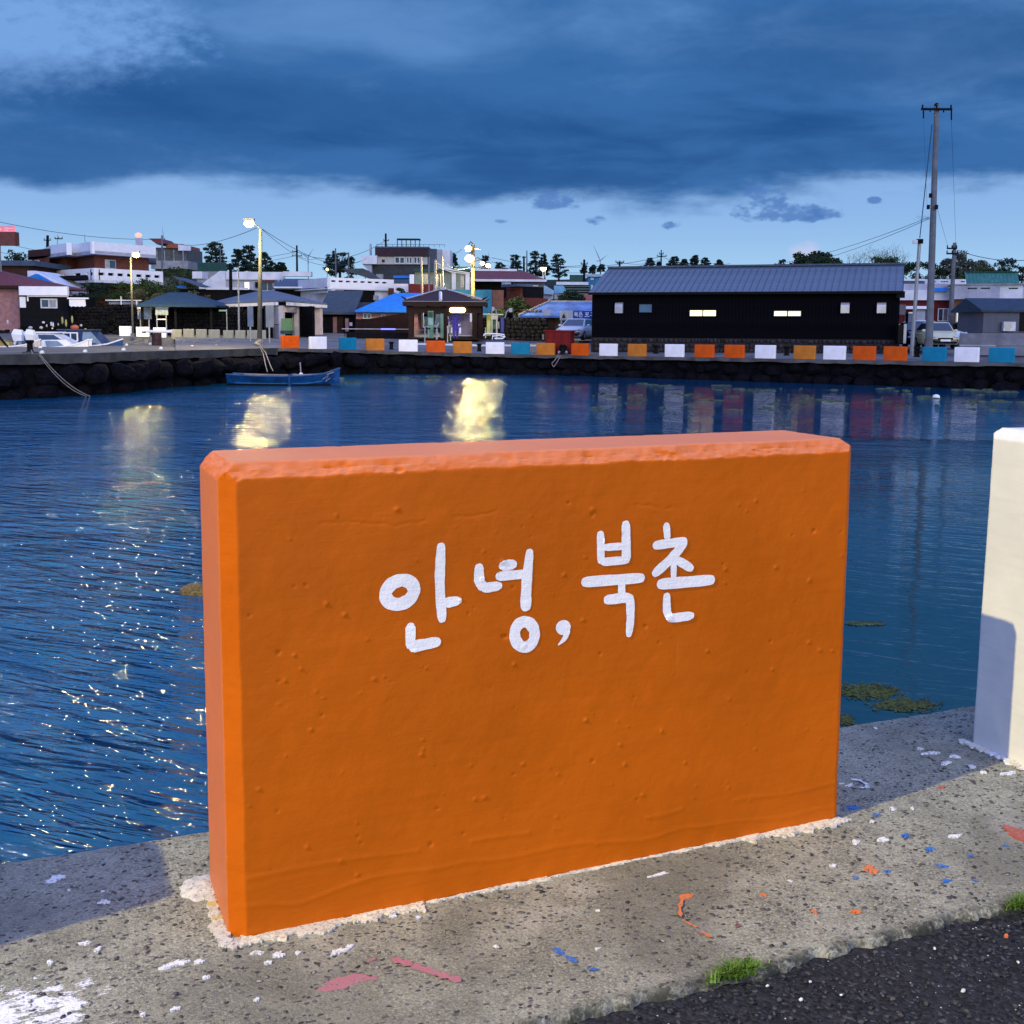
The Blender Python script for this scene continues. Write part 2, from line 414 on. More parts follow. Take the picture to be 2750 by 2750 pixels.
def concrete_mat():
    m = bpy.data.materials.new('exposed_aggregate_concrete'); m.use_nodes = True; t = NT(m.node_tree); b = t.n['Principled BSDF']
    v = t.new('ShaderNodeTexCoord').outputs['Object']
    base = t.mix(t.ss(t.noise(v, 11, 7, .72), .3, .7), (.16, .16, .118), (.325, .323, .25))
    fine = t.noise(v, 230, 4, .8)
    base = t.mix(t.m('MULTIPLY', t.ss(fine, .47, .62), .8), base, (.47, .465, .37))
    base = t.mix(t.m('MULTIPLY', t.ss(t.noise(t.mapping(v, (150, 230, 1), loc=(3, 8, 0)), 1, 3, .75), .54, .66), .85), base, (.07, .066, .06))
    big = t.noise(v, 2.2, 4, .6); base = t.mix(t.m('MULTIPLY', t.ss(big, .48, .66), .60), base, (.125, .122, .095))
    pal = t.noise(t.mapping(v, (1, 1, 1), loc=(5, 5, 5)), 3.1, 4, .6); base = t.mix(t.m('MULTIPLY', t.ss(pal, .55, .75), .4), base, (.50, .48, .42))
    wv = t.new('ShaderNodeVectorMath', operation='ADD'); nz = t.new('ShaderNodeTexNoise'); nz.inputs['Scale'].default_value = 55; nz.inputs['Detail'].default_value = 3; t.l.new(v, nz.inputs['Vector'])
    sc_ = t.new('ShaderNodeVectorMath', operation='SCALE'); t.l.new(nz.outputs['Color'], sc_.inputs[0]); sc_.inputs['Scale'].default_value = .016
    t.l.new(v, wv.inputs[0]); t.l.new(sc_.outputs[0], wv.inputs[1])
    vo = t.vor(t.mapping(wv.outputs[0], (.8, 1.25, 1), (0, 0, .3)), 100)
    d = vo.outputs['Distance']; sx = t.sep(vo.outputs['Color'])
    msk = t.m('MULTIPLY', t.ss(t.m('SUBTRACT', .36, d), -.02, .05), t.ss(sx[0], .50, .54))
    stone = t.mix(sx[1], (.040, .038, .042), (.22, .21, .19))
    base = t.mix(msk, base, stone)
    # flaked white paint left over from an older marking at the left end
    xs = t.sep(v)
    reg = t.m('MULTIPLY', t.ss(t.m('SUBTRACT', -.10, xs[0]), .0, .16), t.ss(t.m('SUBTRACT', .06, xs[1]), .0, .12))
    fl = t.noise(t.mapping(v, (24, 44, 1)), 1.0, 7, .80)
    pm = t.ss(t.m('ADD', fl, t.m('MULTIPLY', reg, .22)), .67, .70)
    base = t.mix(t.m('MULTIPLY', pm, t.ss(reg, .0, .25)), base, (.80, .82, .86))
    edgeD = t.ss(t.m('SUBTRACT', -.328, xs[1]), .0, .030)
    base = t.mix(t.m('MULTIPLY', edgeD, t.ss(t.noise(v, 26, 6, .75), .36, .56)), base, (.035, .037, .028))  # dark moss along the lip, with the joint's shadow line painted in
    t.put(b.inputs['Base Color'], base)
    b.inputs['Roughness'].default_value = .9; b.inputs['Specular IOR Level'].default_value = .25
    h = t.m('ADD', t.m('MULTIPLY', t.noise(v, 120, 5, .7), 1.0), t.m('MULTIPLY', msk, .35))
    t.put(b.inputs['Normal'], t.bump(h, .8, .005))
    return m
def asphalt_mat():
    m = bpy.data.materials.new('coarse_asphalt'); m.use_nodes = True; t = NT(m.node_tree); b = t.n['Principled BSDF']
    v = t.new('ShaderNodeTexCoord').outputs['Object']
    vo = t.vor(v, 190); c = t.sep(vo.outputs['Color'])
    col = t.mix(c[0], (.008, .009, .011), (.034, .036, .042))
    col = t.mix(t.ss(c[1], .93, .96), col, (.075, .075, .077))
    col = t.mix(t.m('MULTIPLY', t.ss(c[2], .975, .98), t.ss(t.m('SUBTRACT', .3, vo.outputs['Distance']), 0, .05)), col, (.6, .6, .58))
    col = t.mix(t.m('MULTIPLY', t.ss(t.noise(v, 3, 4), .4, .7), .4), col, (.03, .03, .034))
    t.put(b.inputs['Base Color'], col); b.inputs['Roughness'].default_value = .92; b.inputs['Specular IOR Level'].default_value = .12
    h = t.m('ADD', t.m('MULTIPLY', vo.outputs['Distance'], -1.2), t.noise(v, 60, 5, .7))
    t.put(b.inputs['Normal'], t.bump(h, .5, .0035))
    return m
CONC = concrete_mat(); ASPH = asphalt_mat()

# curb: one sheet with a worn front lip, dense where it is seen close
acs = np.concatenate([np.arange(-30, -1.2, .6), np.arange(-1.2, 2.4, .0062), np.arange(2.4, 30, .6)])
NB = 118
bt = np.linspace(0, 1, NB)
A_, T_ = np.meshgrid(acs, bt, indexing='ij')
lip = (fbm(np.stack([A_*9, A_*0, A_*0], -1), 4, 3)-.5)*.028+(fbm(np.stack([A_*45, A_*0, A_*0+9], -1), 3, 5)-.5)*.020
b0 = -.354+lip
B_ = b0+(.398+(fbm(np.stack([A_*30, A_*0, A_*0+3], -1), 3, 8)-.5)*.006-b0)*T_
Zc = (fbm(np.stack([A_*3, B_*3, A_*0], -1), 3, 1)-.5)*.006+(fbm(np.stack([A_*60, B_*60, A_*0], -1), 3, 2)-.5)*.0032
near = np.clip((B_-b0)/.008, 0, 1); Zc = Zc-(1-near)**2*.009
bk_ = np.clip((.398-B_)/.012, 0, 1); Zc = Zc-(1-bk_)**2*.008
# two extra rows: front skirt and back skirt
V = np.stack([A_, B_, Zc], -1)
fr = V[:, :1].copy(); fr[..., 2] = -.08; fr[..., 1] += .004
bk2 = V[:, -1:].copy(); bk2[..., 2] = -.12
V = np.concatenate([fr, V, bk2], 1)
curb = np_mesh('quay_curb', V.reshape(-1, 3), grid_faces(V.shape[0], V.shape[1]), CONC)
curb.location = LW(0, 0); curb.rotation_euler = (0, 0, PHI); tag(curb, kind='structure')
# stone-faced drop below the curb, down into the water
o = MB().box(-30, 30, -14, .385, -2.9, -.06).build('quay_base', GREYC, None, loc=LW(0, 0), rz=PHI); tag(o, kind='structure')
acs = np.concatenate([np.arange(-30, .0, .6), np.arange(.0, 2.2, .0085), np.arange(2.2, 30, .6)])
bs = np.concatenate([np.arange(-14, -1.0, .5), np.arange(-1.0, -.32, .0085)])
A_, B_ = np.meshgrid(acs, bs, indexing='ij')
Zr = -.013+(fbm(np.stack([A_*4, B_*4, A_*0], -1), 3, 11)-.5)*.010+(fbm(np.stack([A_*70, B_*70, A_*0], -1), 2, 12)-.5)*.008
Vr = np.stack([A_, B_, Zr], -1)
o = np_mesh('road', Vr.reshape(-1, 3), grid_faces(len(acs), len(bs)), ASPH); o.location = LW(0, 0); o.rotation_euler = (0, 0, PHI); tag(o, kind='structure')

# exposed pebbles in the curb and loose chips on the asphalt
def pebbles(name, m, n, ar, br, z, smin, smax, seed, flat=.3):
    rng = np.random.default_rng(seed); v = []; f = []
    base = np.array([(0, 0, 1)]+[(cos(2*pi*j/7), sin(2*pi*j/7), .25) for j in range(7)]+[(cos(2*pi*j/7+.4)*.9, sin(2*pi*j/7+.4)*.9, -.6) for j in range(7)])
    fs = [(0, 1+j, 1+(j+1) % 7) for j in range(7)]+[(1+j, 8+j, 1+(j+1) % 7) for j in range(7)]+[(1+(j+1) % 7, 8+j, 8+(j+1) % 7) for j in range(7)]
    a = rng.uniform(*ar, n); b = rng.uniform(*br, n); s = smin+(smax-smin)*rng.random(n)**3
    for i in range(n):
        th = rng.normal(.35, .9); c_, s_ = cos(th), sin(th)
        p = base*np.array([1.0, .62, flat])*s[i]*(1+rng.normal(0, .16, (15, 3)))
        q = np.stack([p[:, 0]*c_-p[:, 1]*s_+a[i], p[:, 0]*s_+p[:, 1]*c_+b[i], p[:, 2]+z], -1)
        o = len(v)*15; v.append(q); f += [(x+o, y+o, w+o) for x, y, w in fs]
    o = np_mesh(name, np.concatenate(v), np.array(f), m, None, smooth=False); o.location = LW(0, 0); o.rotation_euler = (0, 0, PHI)
    return o
PEBD = mat('dark_pebble', (.07, .066, .068), .8, .6, 30, .2); PEBL = mat('pale_pebble', (.22, .21, .19), .8, .5, 30, .2)
o = pebbles('exposed_aggregate', PEBD, 5200, (-1.0, 2.0), (-.35, .39), .0002, .0008, .0058, 1, .18); tag(o, kind='stuff')
o = pebbles('exposed_aggregate', PEBL, 2600, (-1.0, 2.0), (-.36, .39), .0004, .001, .005, 2, .25); tag(o, kind='stuff')
o = pebbles('loose_grit', mat('grit', (.055, .056, .06), .85, .5, 30, .2), 2600, (.0, 1.9), (-.75, -.37), -.011, .0012, .005, 3, .6); tag(o, kind='stuff')
o = pebbles('loose_grit', mat('white_grit', (.55, .55, .52), .7, .2, 30, .1), 70, (.0, 1.9), (-.75, -.36), -.009, .001, .0055, 4, .6); tag(o, kind='stuff')

# ------------------------------------------------------------------ painted blocks, close up
def paint_mat(name, col, dirt=(.3, .1, .03), bump=.25, sheen=(0, 0), sheen_col=(.6, .24, .17), spec=.4):
    m = bpy.data.materials.new(name); m.use_nodes = True; t = NT(m.node_tree); b = t.n['Principled BSDF']
    v = t.new('ShaderNodeTexCoord').outputs['Object']
    n = t.noise(v, 3.0, 5, .6); c = tuple(col)
    a = t.mix(t.ss(n, .3, .7), tuple(x*.90 for x in c), tuple(min(1, x*1.08) for x in c))
    a = t.mix(t.m('MULTIPLY', t.ss(t.noise(v, 38, 4, .7), .62, .8), .35), a, dirt)
    a = t.mix(t.m('MULTIPLY', t.ss(t.noise(t.mapping(v, (4, 4, 85), (0, .04, 0)), 1, 4, .65), .45, .75), .22), a, tuple(x*.72 for x in c))
    a = t.mix(t.m('MULTIPLY', t.ss(t.noise(t.mapping(v, (2.2, 2.2, 2.2), loc=(4, 1, 7)), 1, 4, .6), .52, .75), .30), a, tuple(x*.74 for x in c))
    a = t.mix(t.m('MULTIPLY', t.ss(t.noise(t.mapping(v, (50, 50, 4.5), loc=(1, 0, 3)), 1, 3, .6), .66, .80), .25), a, tuple(min(1, x*1.25+.02) for x in c))
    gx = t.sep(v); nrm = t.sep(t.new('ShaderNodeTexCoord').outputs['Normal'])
    sheen_mask = t.m('MAXIMUM', t.ss(nrm[2], .40, .95), t.m('MULTIPLY', t.ss(t.m('ABSOLUTE', nrm[0]), .8, .98), sheen[1]))
    a = t.mix(t.m('MULTIPLY', sheen_mask, sheen[0]), a, sheen_col)   # pale sheen of sky and lamp, painted onto the top and ends
    t.put(b.inputs['Base Color'], a); t.put(b.inputs['Roughness'], t.m('ADD', .40, t.m('MULTIPLY', n, .25))); b.inputs['Specular IOR Level'].default_value = spec
    br = t.noise(t.mapping(v, (18, 18, 240)), 1, 4, .6)
    h = t.m('ADD', t.m('MULTIPLY', br, .35), t.m('ADD', t.noise(v, 70, 5, .65), t.m('MULTIPLY', t.noise(v, 420, 2, .5), .25)))
    t.put(b.inputs['Normal'], t.bump(h, bump, .0022))
    return m
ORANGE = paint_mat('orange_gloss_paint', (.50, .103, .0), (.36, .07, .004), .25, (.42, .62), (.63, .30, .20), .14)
CREAM = paint_mat('cream_gloss_paint', (.72, .72, .66), (.5, .47, .38), .15)

def dense_block(W, T, H, c, nx, ny, nz, seed=0, pimples=True, marks=()):
    xs = np.linspace(0, W, nx); ys = np.linspace(0, T, ny); zs = np.linspace(-.01, H, nz)
    vs = []; fs = []; off = 0
    def face(P, flip):
        nonlocal off
        n, k = P.shape[:2]; F_ = grid_faces(n, k)
        if flip: F_ = F_[:, ::-1]
        vs.append(P.reshape(-1, 3)); fs.append(F_+off); off += n*k
    Xg, Zg = np.meshgrid(xs, zs, indexing='ij')
    face(np.stack([Xg, 0*Xg, Zg], -1), False); face(np.stack([Xg, 0*Xg+T, Zg], -1), True)
    Yg, Zg = np.meshgrid(ys, zs, indexing='ij')
    face(np.stack([0*Yg, Yg, Zg], -1), True); face(np.stack([0*Yg+W, Yg, Zg], -1), False)
    Xg, Yg = np.meshgrid(xs, ys, indexing='ij')
    face(np.stack([Xg, Yg, 0*Xg+H], -1), False)
    P = np.concatenate(vs); F_ = np.concatenate(fs)
    N = np.zeros_like(P)
    N[:, 1] -= (P[:, 1] < 1e-6); N[:, 1] += (P[:, 1] > T-1e-6); N[:, 0] -= (P[:, 0] < 1e-6); N[:, 0] += (P[:, 0] > W-1e-6); N[:, 2] += (P[:, 2] > H-1e-6)
    r2 = 1/sqrt(2)
    wear = (fbm(P*14, 4, seed+1)-.5)*.007+(fbm(P*55, 4, seed+6)-.5)*.0036
    chip = np.clip(fbm(P*38, 4, seed+2)-.68, 0, 1)*.014
    w = wear+chip
    for _ in range(2):
        for n, d in (((0, -r2, r2), H-c), ((0, r2, r2), T+H-c), ((-r2, 0, r2), H-c), ((r2, 0, r2), W+H-c),
                     ((-r2, -r2, 0), -c), ((r2, -r2, 0), W-c), ((-r2, r2, 0), T-c), ((r2, r2, 0), W+T-c)):
            n = np.array(n); ww = w if n[2] > 0 else wear*.35
            e = np.clip(P@n-(d*r2)+ww, 0, None); P = P-e[:, None]*n
    Nn = N/np.maximum(np.linalg.norm(N, axis=1, keepdims=True), 1e-6)
    cham = (np.abs(N).sum(1) > 0)*1.0*(P[:, 2] > H-c*1.02)*(P[:, 1] < c*1.2)
    dsp = (fbm(P*4, 2, seed+4)-.5)*.0016+(fbm(P*40, 3, seed+5)-.5)*.0010+cham*(fbm(P*70, 4, seed+8)-.5)*.0024
    front = (Nn[:, 1] < -.9)
    x, z = P[:, 0], P[:, 2]
    # casting seam low on the face
    zl = .075+.012*np.sin(x*3+1)+(fbm(np.stack([x*6, x*0, x*0], -1), 3, 9)-.5)*.03
    dsp += front*(np.exp(-((z-zl)/.004)**2)*.0006*(fbm(np.stack([x*12, x*0, z*0+4], -1), 3, 19) > .42))
    zl2 = .040+.01*np.sin(x*5)+(fbm(np.stack([x*9, x*0, x*0+7], -1), 3, 29)-.5)*.03
    dsp += front*np.exp(-((z-zl2)/.004)**2)*.0006
    # crack wandering below the top edge
    cr_ = .615+(fbm(np.stack([x*10, x*0, x*0+3], -1), 4, 33)-.5)*.06
    dsp -= front*np.exp(-((z-cr_)/.0013)**2)*.0007*((x > .14) & (x < .42) | (x > .66) & (x < .78))*(fbm(np.stack([x*22, x*0, x*0+5], -1), 2, 3) > .46)
    if pimples:
        rng = np.random.default_rng(seed+77)
        pts = list(marks)+[(rng.uniform(.03, W-.03), rng.uniform(.03, H-.08), rng.choice([.0014, .002, .003], p=[.55, .3, .15]), rng.choice([1, 1, 1, -1])) for _ in range(150)]
        for (px, pz, pr, sg) in pts:
            ex = rng.uniform(.8, 1.6)
            k = np.abs(x-px) < pr*5; k &= np.abs(z-pz) < pr*5; k &= front
            if not k.any(): continue
            th = rng.uniform(-.8, .8); dx = (x[k]-px); dz = (z[k]-pz); a = (dx*cos(th)+dz*sin(th))/ex; b = -dx*sin(th)+dz*cos(th)
            dsp[k] += sg*np.exp(-(a*a+b*b)/(pr*pr*.7))*pr*(.60 if sg > 0 else 1.0)
    P = P+Nn*dsp[:, None]
    return P, F_
HERO = thing('barrier_block', 'large orange painted concrete barrier block with white hand lettering in the foreground', 'barrier block', LW(0, 0), PHI)
def px_to_face(u, v):
    r = ray(u, v); k = (O2.dot(EY))/r.dot(EY); P = Vector((0, 0, EYE))+r*k
    q = P-LW(0, 0); return q.dot(EX), q.z
mk = []
for (u, v, s) in ((876, 1622, 5), (925, 1651, 5), (808, 1796, 4), (765, 1829, 4), (849, 1857, 3), (967, 1863, 2.5), (1131, 2026, 5), (1136, 2012, 3), (1404, 2052, 4), (1573, 1935, 4.5), (1572, 1933, 3), (1665, 2000, 4.5), (1677, 2053, 4.5), (1776, 1962, 4), (1777, 1966, 3), (2028, 2012, 4), (1515, 1544, 4), (903, 1385, 3.5), (1066, 1368, 5), (2030, 1345, 4), (2005, 1372, 3), (1958, 1878, 3.5), (2235, 1748, 4), (2074, 1798, 4), (1687, 1951, 3), (695, 2120, 4), (1498, 2080, 3.5), (1495, 2195, 3.5), (1642, 2107, 3), (2205, 1984, 3)):
    a, z = px_to_face(u, v); mk.append((a, z, s*.0007, 1))
for (u, v, s) in ((1612, 1756, 3), (1734, 1682, 3), (1591, 1384, 3), (2070, 1722, 3), (1942, 1515, 2.5), (1440, 1737, 4), (2007, 1805, 2), (1355, 1710, 4), (790, 1575, 2)):
    a, z = px_to_face(u, v); mk.append((a, z, s*.0008, -1))
P_, F_ = dense_block(BW, BT, BH, CH, 470, 46, 300, 5, True, mk)
FACE = P_[:470*300].reshape(470, 300, 3)[..., 1]
def face_y(x, z):
    i = min(469, max(0, int(round(x/BW*469)))); j = min(299, max(0, int(round((z+.01)/(BH+.01)*299)))); return float(FACE[max(0, i-1):i+2, max(0, j-1):j+2].min())
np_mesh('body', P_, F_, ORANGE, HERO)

# brush lettering: strokes laid on the painted face
LETTER = paint_mat('white_brush_paint', (.88, .88, .86), (.65, .64, .64), .6)
def zz(X_, Y_): return px_to_face(980+X_/1.971, 1360+Y_/1.971)
_lay = [0]
def stroke(mb, pts, w0, w1=None, closed=False):
    pts = [Vector(zz(*p)) for p in pts]
    ks = 1/1.971*BW/1640*1.05
    # resample as a smooth polyline
    if closed: q = pts
    else:
        q = []
        for i in range(len(pts)-1):
            p0 = pts[max(i-1, 0)]; p1 = pts[i]; p2 = pts[i+1]; p3 = pts[min(i+2, len(pts)-1)]
            for k in range(14):
                s = k/14; q.append(.5*((2*p1)+(p2-p0)*s+(2*p0-5*p1+4*p2-p3)*s*s+(3*p1-p0-3*p2+p3)*s**3))
        q.append(pts[-1])
    n = len(q); w1 = w0 if w1 is None else w1; _lay[0] += 1; y = -.00035-_lay[0]*.00004
    L = []; Rr = []; sd = _lay[0]*7.7
    for i, p in enumerate(q):
        a = q[(i+1) % n] if closed or i < n-1 else p; b = q[i-1] if closed or i > 0 else p
        d = (a-b).normalized(); nr = Vector((-d.y, d.x)); s = i/(n-1)
        w = (w0+(w1-w0)*s)*ks/2*(1-(0 if closed else .22*abs(2*s-1)**5))*(1+.035*sin(i*.5+sd)+.02*sin(i*1.3+sd*2))
        L.append(p+nr*w); Rr.append(p-nr*w*(1+.02*sin(i*.9+sd)))
    C_ = 7; vs = [(q_.x, y, q_.y) for i in range(n) for q_ in [L[i].lerp(Rr[i], k/(C_-1)) for k in range(C_)]]
    fs = [(i*C_+k, ((i+1) % n)*C_+k, ((i+1) % n)*C_+k+1, i*C_+k+1) for i in range(n if closed else n-1) for k in range(C_-1)]
    if closed: pass
    else:
        # rounded, slightly ragged ends
        for (c, e, o_) in ((q[0], q[1], 0), (q[-1], q[-2], n-1)):
            d = (c-e).normalized(); base = len(vs); k = 7; r = (L[o_]-Rr[o_]).length/2; nr = Vector((-d.y, d.x))
            mid = (L[o_]+Rr[o_])/2
            vs.append((mid.x, y, mid.y))
            for j in range(k+1):
                th = -pi/2+pi*j/k; rr = r*(1+.04*sin(j*2.1+sd)) if 0 < j < k else r
                pt = mid+nr*sin(th)*rr*(1)+d*cos(th)*rr*.75; vs.append((pt.x, y, pt.y))
            fs += [(base, base+1+j, base+2+j) for j in range(k)]
    mb.add([(a_, face_y(a_, c_)+b_, c_) for a_, b_, c_ in vs], fs)
def ringpts(cx, cy, rx, ry, rot=0, n=54):
    return [(cx+rx*cos(a)*cos(rot)-ry*sin(a)*sin(rot), cy+rx*cos(a)*sin(rot)+ry*sin(a)*cos(rot)) for a in [2*pi*i/n for i in range(n)]]
m1 = MB(); stroke(m1, ringpts(184, 454, 78, 60, -.45), 56, closed=True); stroke(m1, [(403, 208), (396, 400), (408, 600)], 44); stroke(m1, [(428, 510), (500, 498)], 50, 36)
stroke(m1, [(241, 630), (240, 740)], 44); stroke(m1, [(250, 742), (385, 716)], 54, 46); m1.build('painted_letter', LETTER, HERO)
m2 = MB(); stroke(m2, [(604, 318), (606, 395), (632, 430)], 46); stroke(m2, [(630, 432), (715, 420)], 48, 38); stroke(m2, [(722, 314), (790, 306)], 46); stroke(m2, [(705, 370), (855, 357)], 42)
stroke(m2, [(872, 238), (856, 400), (851, 535)], 40, 56); stroke(m2, ringpts(845, 677, 53, 67), 52, closed=True); m2.build('painted_letter', LETTER, HERO)
m3 = MB(); stroke(m3, ringpts(1050, 640, 18, 17, 0, 16), 40, closed=True); stroke(m3, [(1068, 655), (1058, 695), (1024, 732)], 40, 8); m3.build('painted_comma', LETTER, HERO)
m4 = MB(); stroke(m4, [(1246, 142), (1248, 290)], 38); stroke(m4, [(1380, 90), (1383, 285)], 46); stroke(m4, [(1262, 217), (1368, 210)], 34); stroke(m4, [(1255, 294), (1390, 283)], 38)
stroke(m4, [(1160, 400), (1465, 378)], 50); stroke(m4, [(1358, 405), (1358, 470)], 38); stroke(m4, [(1278, 494), (1400, 480)], 50, 44); stroke(m4, [(1402, 480), (1404, 590), (1396, 680)], 46, 36); m4.build('painted_letter', LETTER, HERO)
m5 = MB(); stroke(m5, [(1594, 96), (1600, 168)], 36); stroke(m5, [(1535, 206), (1692, 184)], 44); stroke(m5, [(1690, 192), (1620, 275), (1532, 356)], 46); stroke(m5, [(1650, 282), (1726, 328)], 42); stroke(m5, [(1633, 290), (1632, 375)], 32)
stroke(m5, [(1560, 411), (1835, 388)], 54); stroke(m5, [(1596, 470), (1598, 555), (1618, 594)], 42); stroke(m5, [(1612, 592), (1730, 577)], 46, 40); m5.build('painted_letter', LETTER, HERO)

P_, F_ = dense_block(BW, BT, BH, CH, 150, 80, 200, 21, False)
B2 = thing('barrier_block', 'cream white painted barrier block cut by the right edge, part shaded', 'barrier block', LW(1.62, 0), PHI)
np_mesh('body', P_, F_, CREAM, B2); B2.rotation_euler[1] = radians(.95); B2.scale[2] = .985
P_, F_ = dense_block(BW, BT, BH, CH, 90, 30, 70, 31, False)
B0 = np_mesh('barrier_block', P_, F_, paint_mat('teal_gloss_paint', (.02, .22, .32), (.02, .1, .14)), None)
B0.location = LW(-.84-BW, 0); B0.rotation_euler = (0, 0, PHI)
tag(B0, 'teal painted barrier block left of the lettered orange block, out of frame', 'barrier block')

# ------------------------------------------------------------------ paint drops and mortar, thin ragged films
def film(name, m, ring, z, par=None, th=.0003):
    n = len(ring); vs = [(p[0], p[1], z) for p in ring]; c = (sum(p[0] for p in ring)/n, sum(p[1] for p in ring)/n, z+th*.4)
    vs = [c]+[(p[0], p[1], z) for p in ring]+[(p[0], p[1], z-.004) for p in ring]
    fs = [(0, 1+i, 1+(i+1) % n) for i in range(n)]+[(1+i, n+1+i, n+1+(i+1) % n, 1+(i+1) % n) for i in range(n)]
    return MB().add(vs, fs).build(name, m, par or curb)
_z = [0]
def splash(col, u, v, w, h, ragged=.35, seed=None, n=40, name='paint_splash', zoff=0):
    a, b = loc_of(on(u, v, ZC)); a1, _ = loc_of(on(u+w/2, v, ZC)); _, b1 = loc_of(on(u, v-h/2, ZC))
    ra = abs(a1-a); rb = abs(b1-b); rr = random.Random(seed if seed is not None else int(u*31+v)); ring = []
    ph = [rr.uniform(0, 6.28) for _ in range(5)]
    for i in range(n):
        t_ = 2*pi*i/n; k = 1+ragged*(.5*sin(2*t_+ph[0])+.4*sin(3*t_+ph[1])+.35*sin(5*t_+ph[2])+.3*sin(9*t_+ph[3]))
        k += rr.uniform(-.5, .5)*ragged*.8; k *= .88; ring.append((a+ra*cos(t_)*k, b+rb*sin(t_)*k))
    _z[0] += 1
    return film(name, col, ring, .0013+(_z[0] % 17)*.00011+zoff)
def streak(col, pts, w, name='paint_splash'):
    loc = [loc_of(on(u, v, ZC)) for u, v in pts]; L = []; Q = []; q = []
    for i in range(len(loc)-1):
        for k in range(5): q.append(Vector(loc[i]).lerp(Vector(loc[i+1]), k/5))
    q.append(Vector(loc[-1])); rr = random.Random(int(pts[0][0]))
    for i, p in enumerate(q):
        d = (q[min(i+1, len(q)-1)]-q[max(i-1, 0)]).normalized(); nr = Vector((-d.y, d.x)); ww = w*rr.uniform(.35, 1.0)*(.3 if i in (0, len(q)-1) else 1)
        L.append(p+nr*ww); Q.append(p-nr*ww*rr.uniform(.6, 1.2))
    vs = [(p.x, p.y, .0026) for p in L]+[(p.x, p.y, .0026) for p in Q]; n = len(q)
    MB().add(vs, [(i, i+1, n+i+1, n+i) for i in range(n-1)]).build(name, col, curb)
def worn(n, c):
    m = bpy.data.materials.new(n); m.use_nodes = True; t = NT(m.node_tree); b = t.n['Principled BSDF']; v = t.new('ShaderNodeTexCoord').outputs['Object']
    a = t.mix(t.ss(t.noise(v, 130, 4, .75), .50, .60), c, tuple(.45*x+.55*y for x, y in zip(c, (.25, .24, .19)))); a = t.mix(t.m('MULTIPLY', t.ss(t.noise(v, 220, 3, .7), .60, .64), .9), a, (.12, .115, .10))
    t.put(b.inputs['Base Color'], a); b.inputs['Roughness'].default_value = .65; t.put(b.inputs['Normal'], t.bump(t.noise(v, 150, 4, .7), .5, .003)); return m
def pm(n, c): return worn(n, c)
pk = pm('dusty_pink_paint', (.42, .15, .19)); bl = pm('blue_paint', (.02, .13, .45)); og = pm('orange_paint_drop', (.68, .17, .04)); dr = pm('dark_red_paint', (.14, .01, .015)); rd = pm('brick_red_paint', (.36, .07, .04)); wh = pm('white_paint_drop', (.74, .75, .76)); crm = pm('cream_paint_drip', (.72, .68, .55)); mort = worn('pale_mortar', (.60, .57, .49)); yl = pm('yellow_old_paint', (.55, .42, .12))
splash(pk, 925, 2640, 150, 38, .30); splash(pk, 1003, 2628, 26, 14); splash(pk, 1000, 2578, 22, 8)
streak(pk, [(1050, 2578), (1095, 2592), (1150, 2612), (1200, 2626), (1238, 2640)], .0085)
streak(bl, [(1490, 2551), (1515, 2570), (1550, 2588)], .007); streak(bl, [(1574, 2606), (1612, 2608)], .004)
splash(og, 1842, 2409, 46, 16, .2); streak(og, [(1834, 2415), (1825, 2440), (1828, 2465)], .0045); streak(og, [(1832, 2472), (1850, 2484), (1872, 2494)], .0025); streak(og, [(1880, 2505), (1912, 2521)], .003)
for u, v, w, h in ((2051, 2404, 16, 7), (2338, 2334, 36, 20), (2186, 2450, 16, 12), (2298, 2449, 26, 12), (1640, 2200, 3, 2), (2702, 2514, 12, 7)): splash(og, u, v, w, h, .55)
splash(dr, 1982, 2488, 18, 8, .1); splash(rd, 2740, 2244, 70, 60, .3); splash(rd, 2530, 2115, 26, 5, .3)
for u, v, w, h in ((2355, 2191, 22, 10), (2431, 2246, 34, 12), (2496, 2282, 34, 18), (2530, 2326, 34, 18), (2384, 2340, 24, 8), (2297, 2358, 22, 15), (2619, 2364, 12, 11), (2540, 2366, 30, 16), (2606, 2298, 20, 8), (2698, 2272, 16, 9), (2290, 2170, 60, 12)): splash(bl, u, v, w*.72, h*.72, .7)
streak(wh, [(2285, 2096), (2308, 2098), (2326, 2108), (2330, 2118), (2306, 2118)], .006)
for u, v, w, h in ((2258, 2106, 14, 4), (2280, 2110, 26, 5), (2298, 2262, 22, 10), (2370, 2256, 30, 13), (2396, 2173, 20, 7), (2450, 2172, 12, 5), (2341, 2208, 10, 6), (2565, 2247, 34, 8), (2236, 2326, 20, 5), (2122, 2367, 14, 5), (150, 2361, 54, 17), (185, 2392, 10, 6), (275, 2395, 8, 6), (228, 2534, 32, 8), (262, 2551, 20, 10), (134, 2586, 16, 10), (280, 2423, 30, 10), (470, 2590, 70, 14), (535, 2584, 30, 8), (553, 2626, 18, 7), (470, 2712, 26, 9), (690, 2686, 14, 8), (384, 2728, 16, 9), (720, 2587, 20, 8), (1605, 2551, 14, 7), (1122, 2466, 12, 6), (1056, 2459, 20, 9), (1332, 2543, 13, 8), (1606, 2446, 10, 6), (690, 2559, 32, 10), (748, 2565, 38, 12), (910, 2556, 44, 14), (938, 2543, 24, 8), (800, 2560, 16, 7), (1770, 2350, 54, 7), (2500, 2023, 46, 8), (2562, 2032, 30, 8), (2610, 2060, 22, 8), (2540, 2050, 34, 7), (2640, 2075, 16, 7), (2708, 2078, 50, 8), (2470, 2012, 20, 5), (2350, 1957, 8, 4)):
    splash(wh, u, v, w, h, .55)
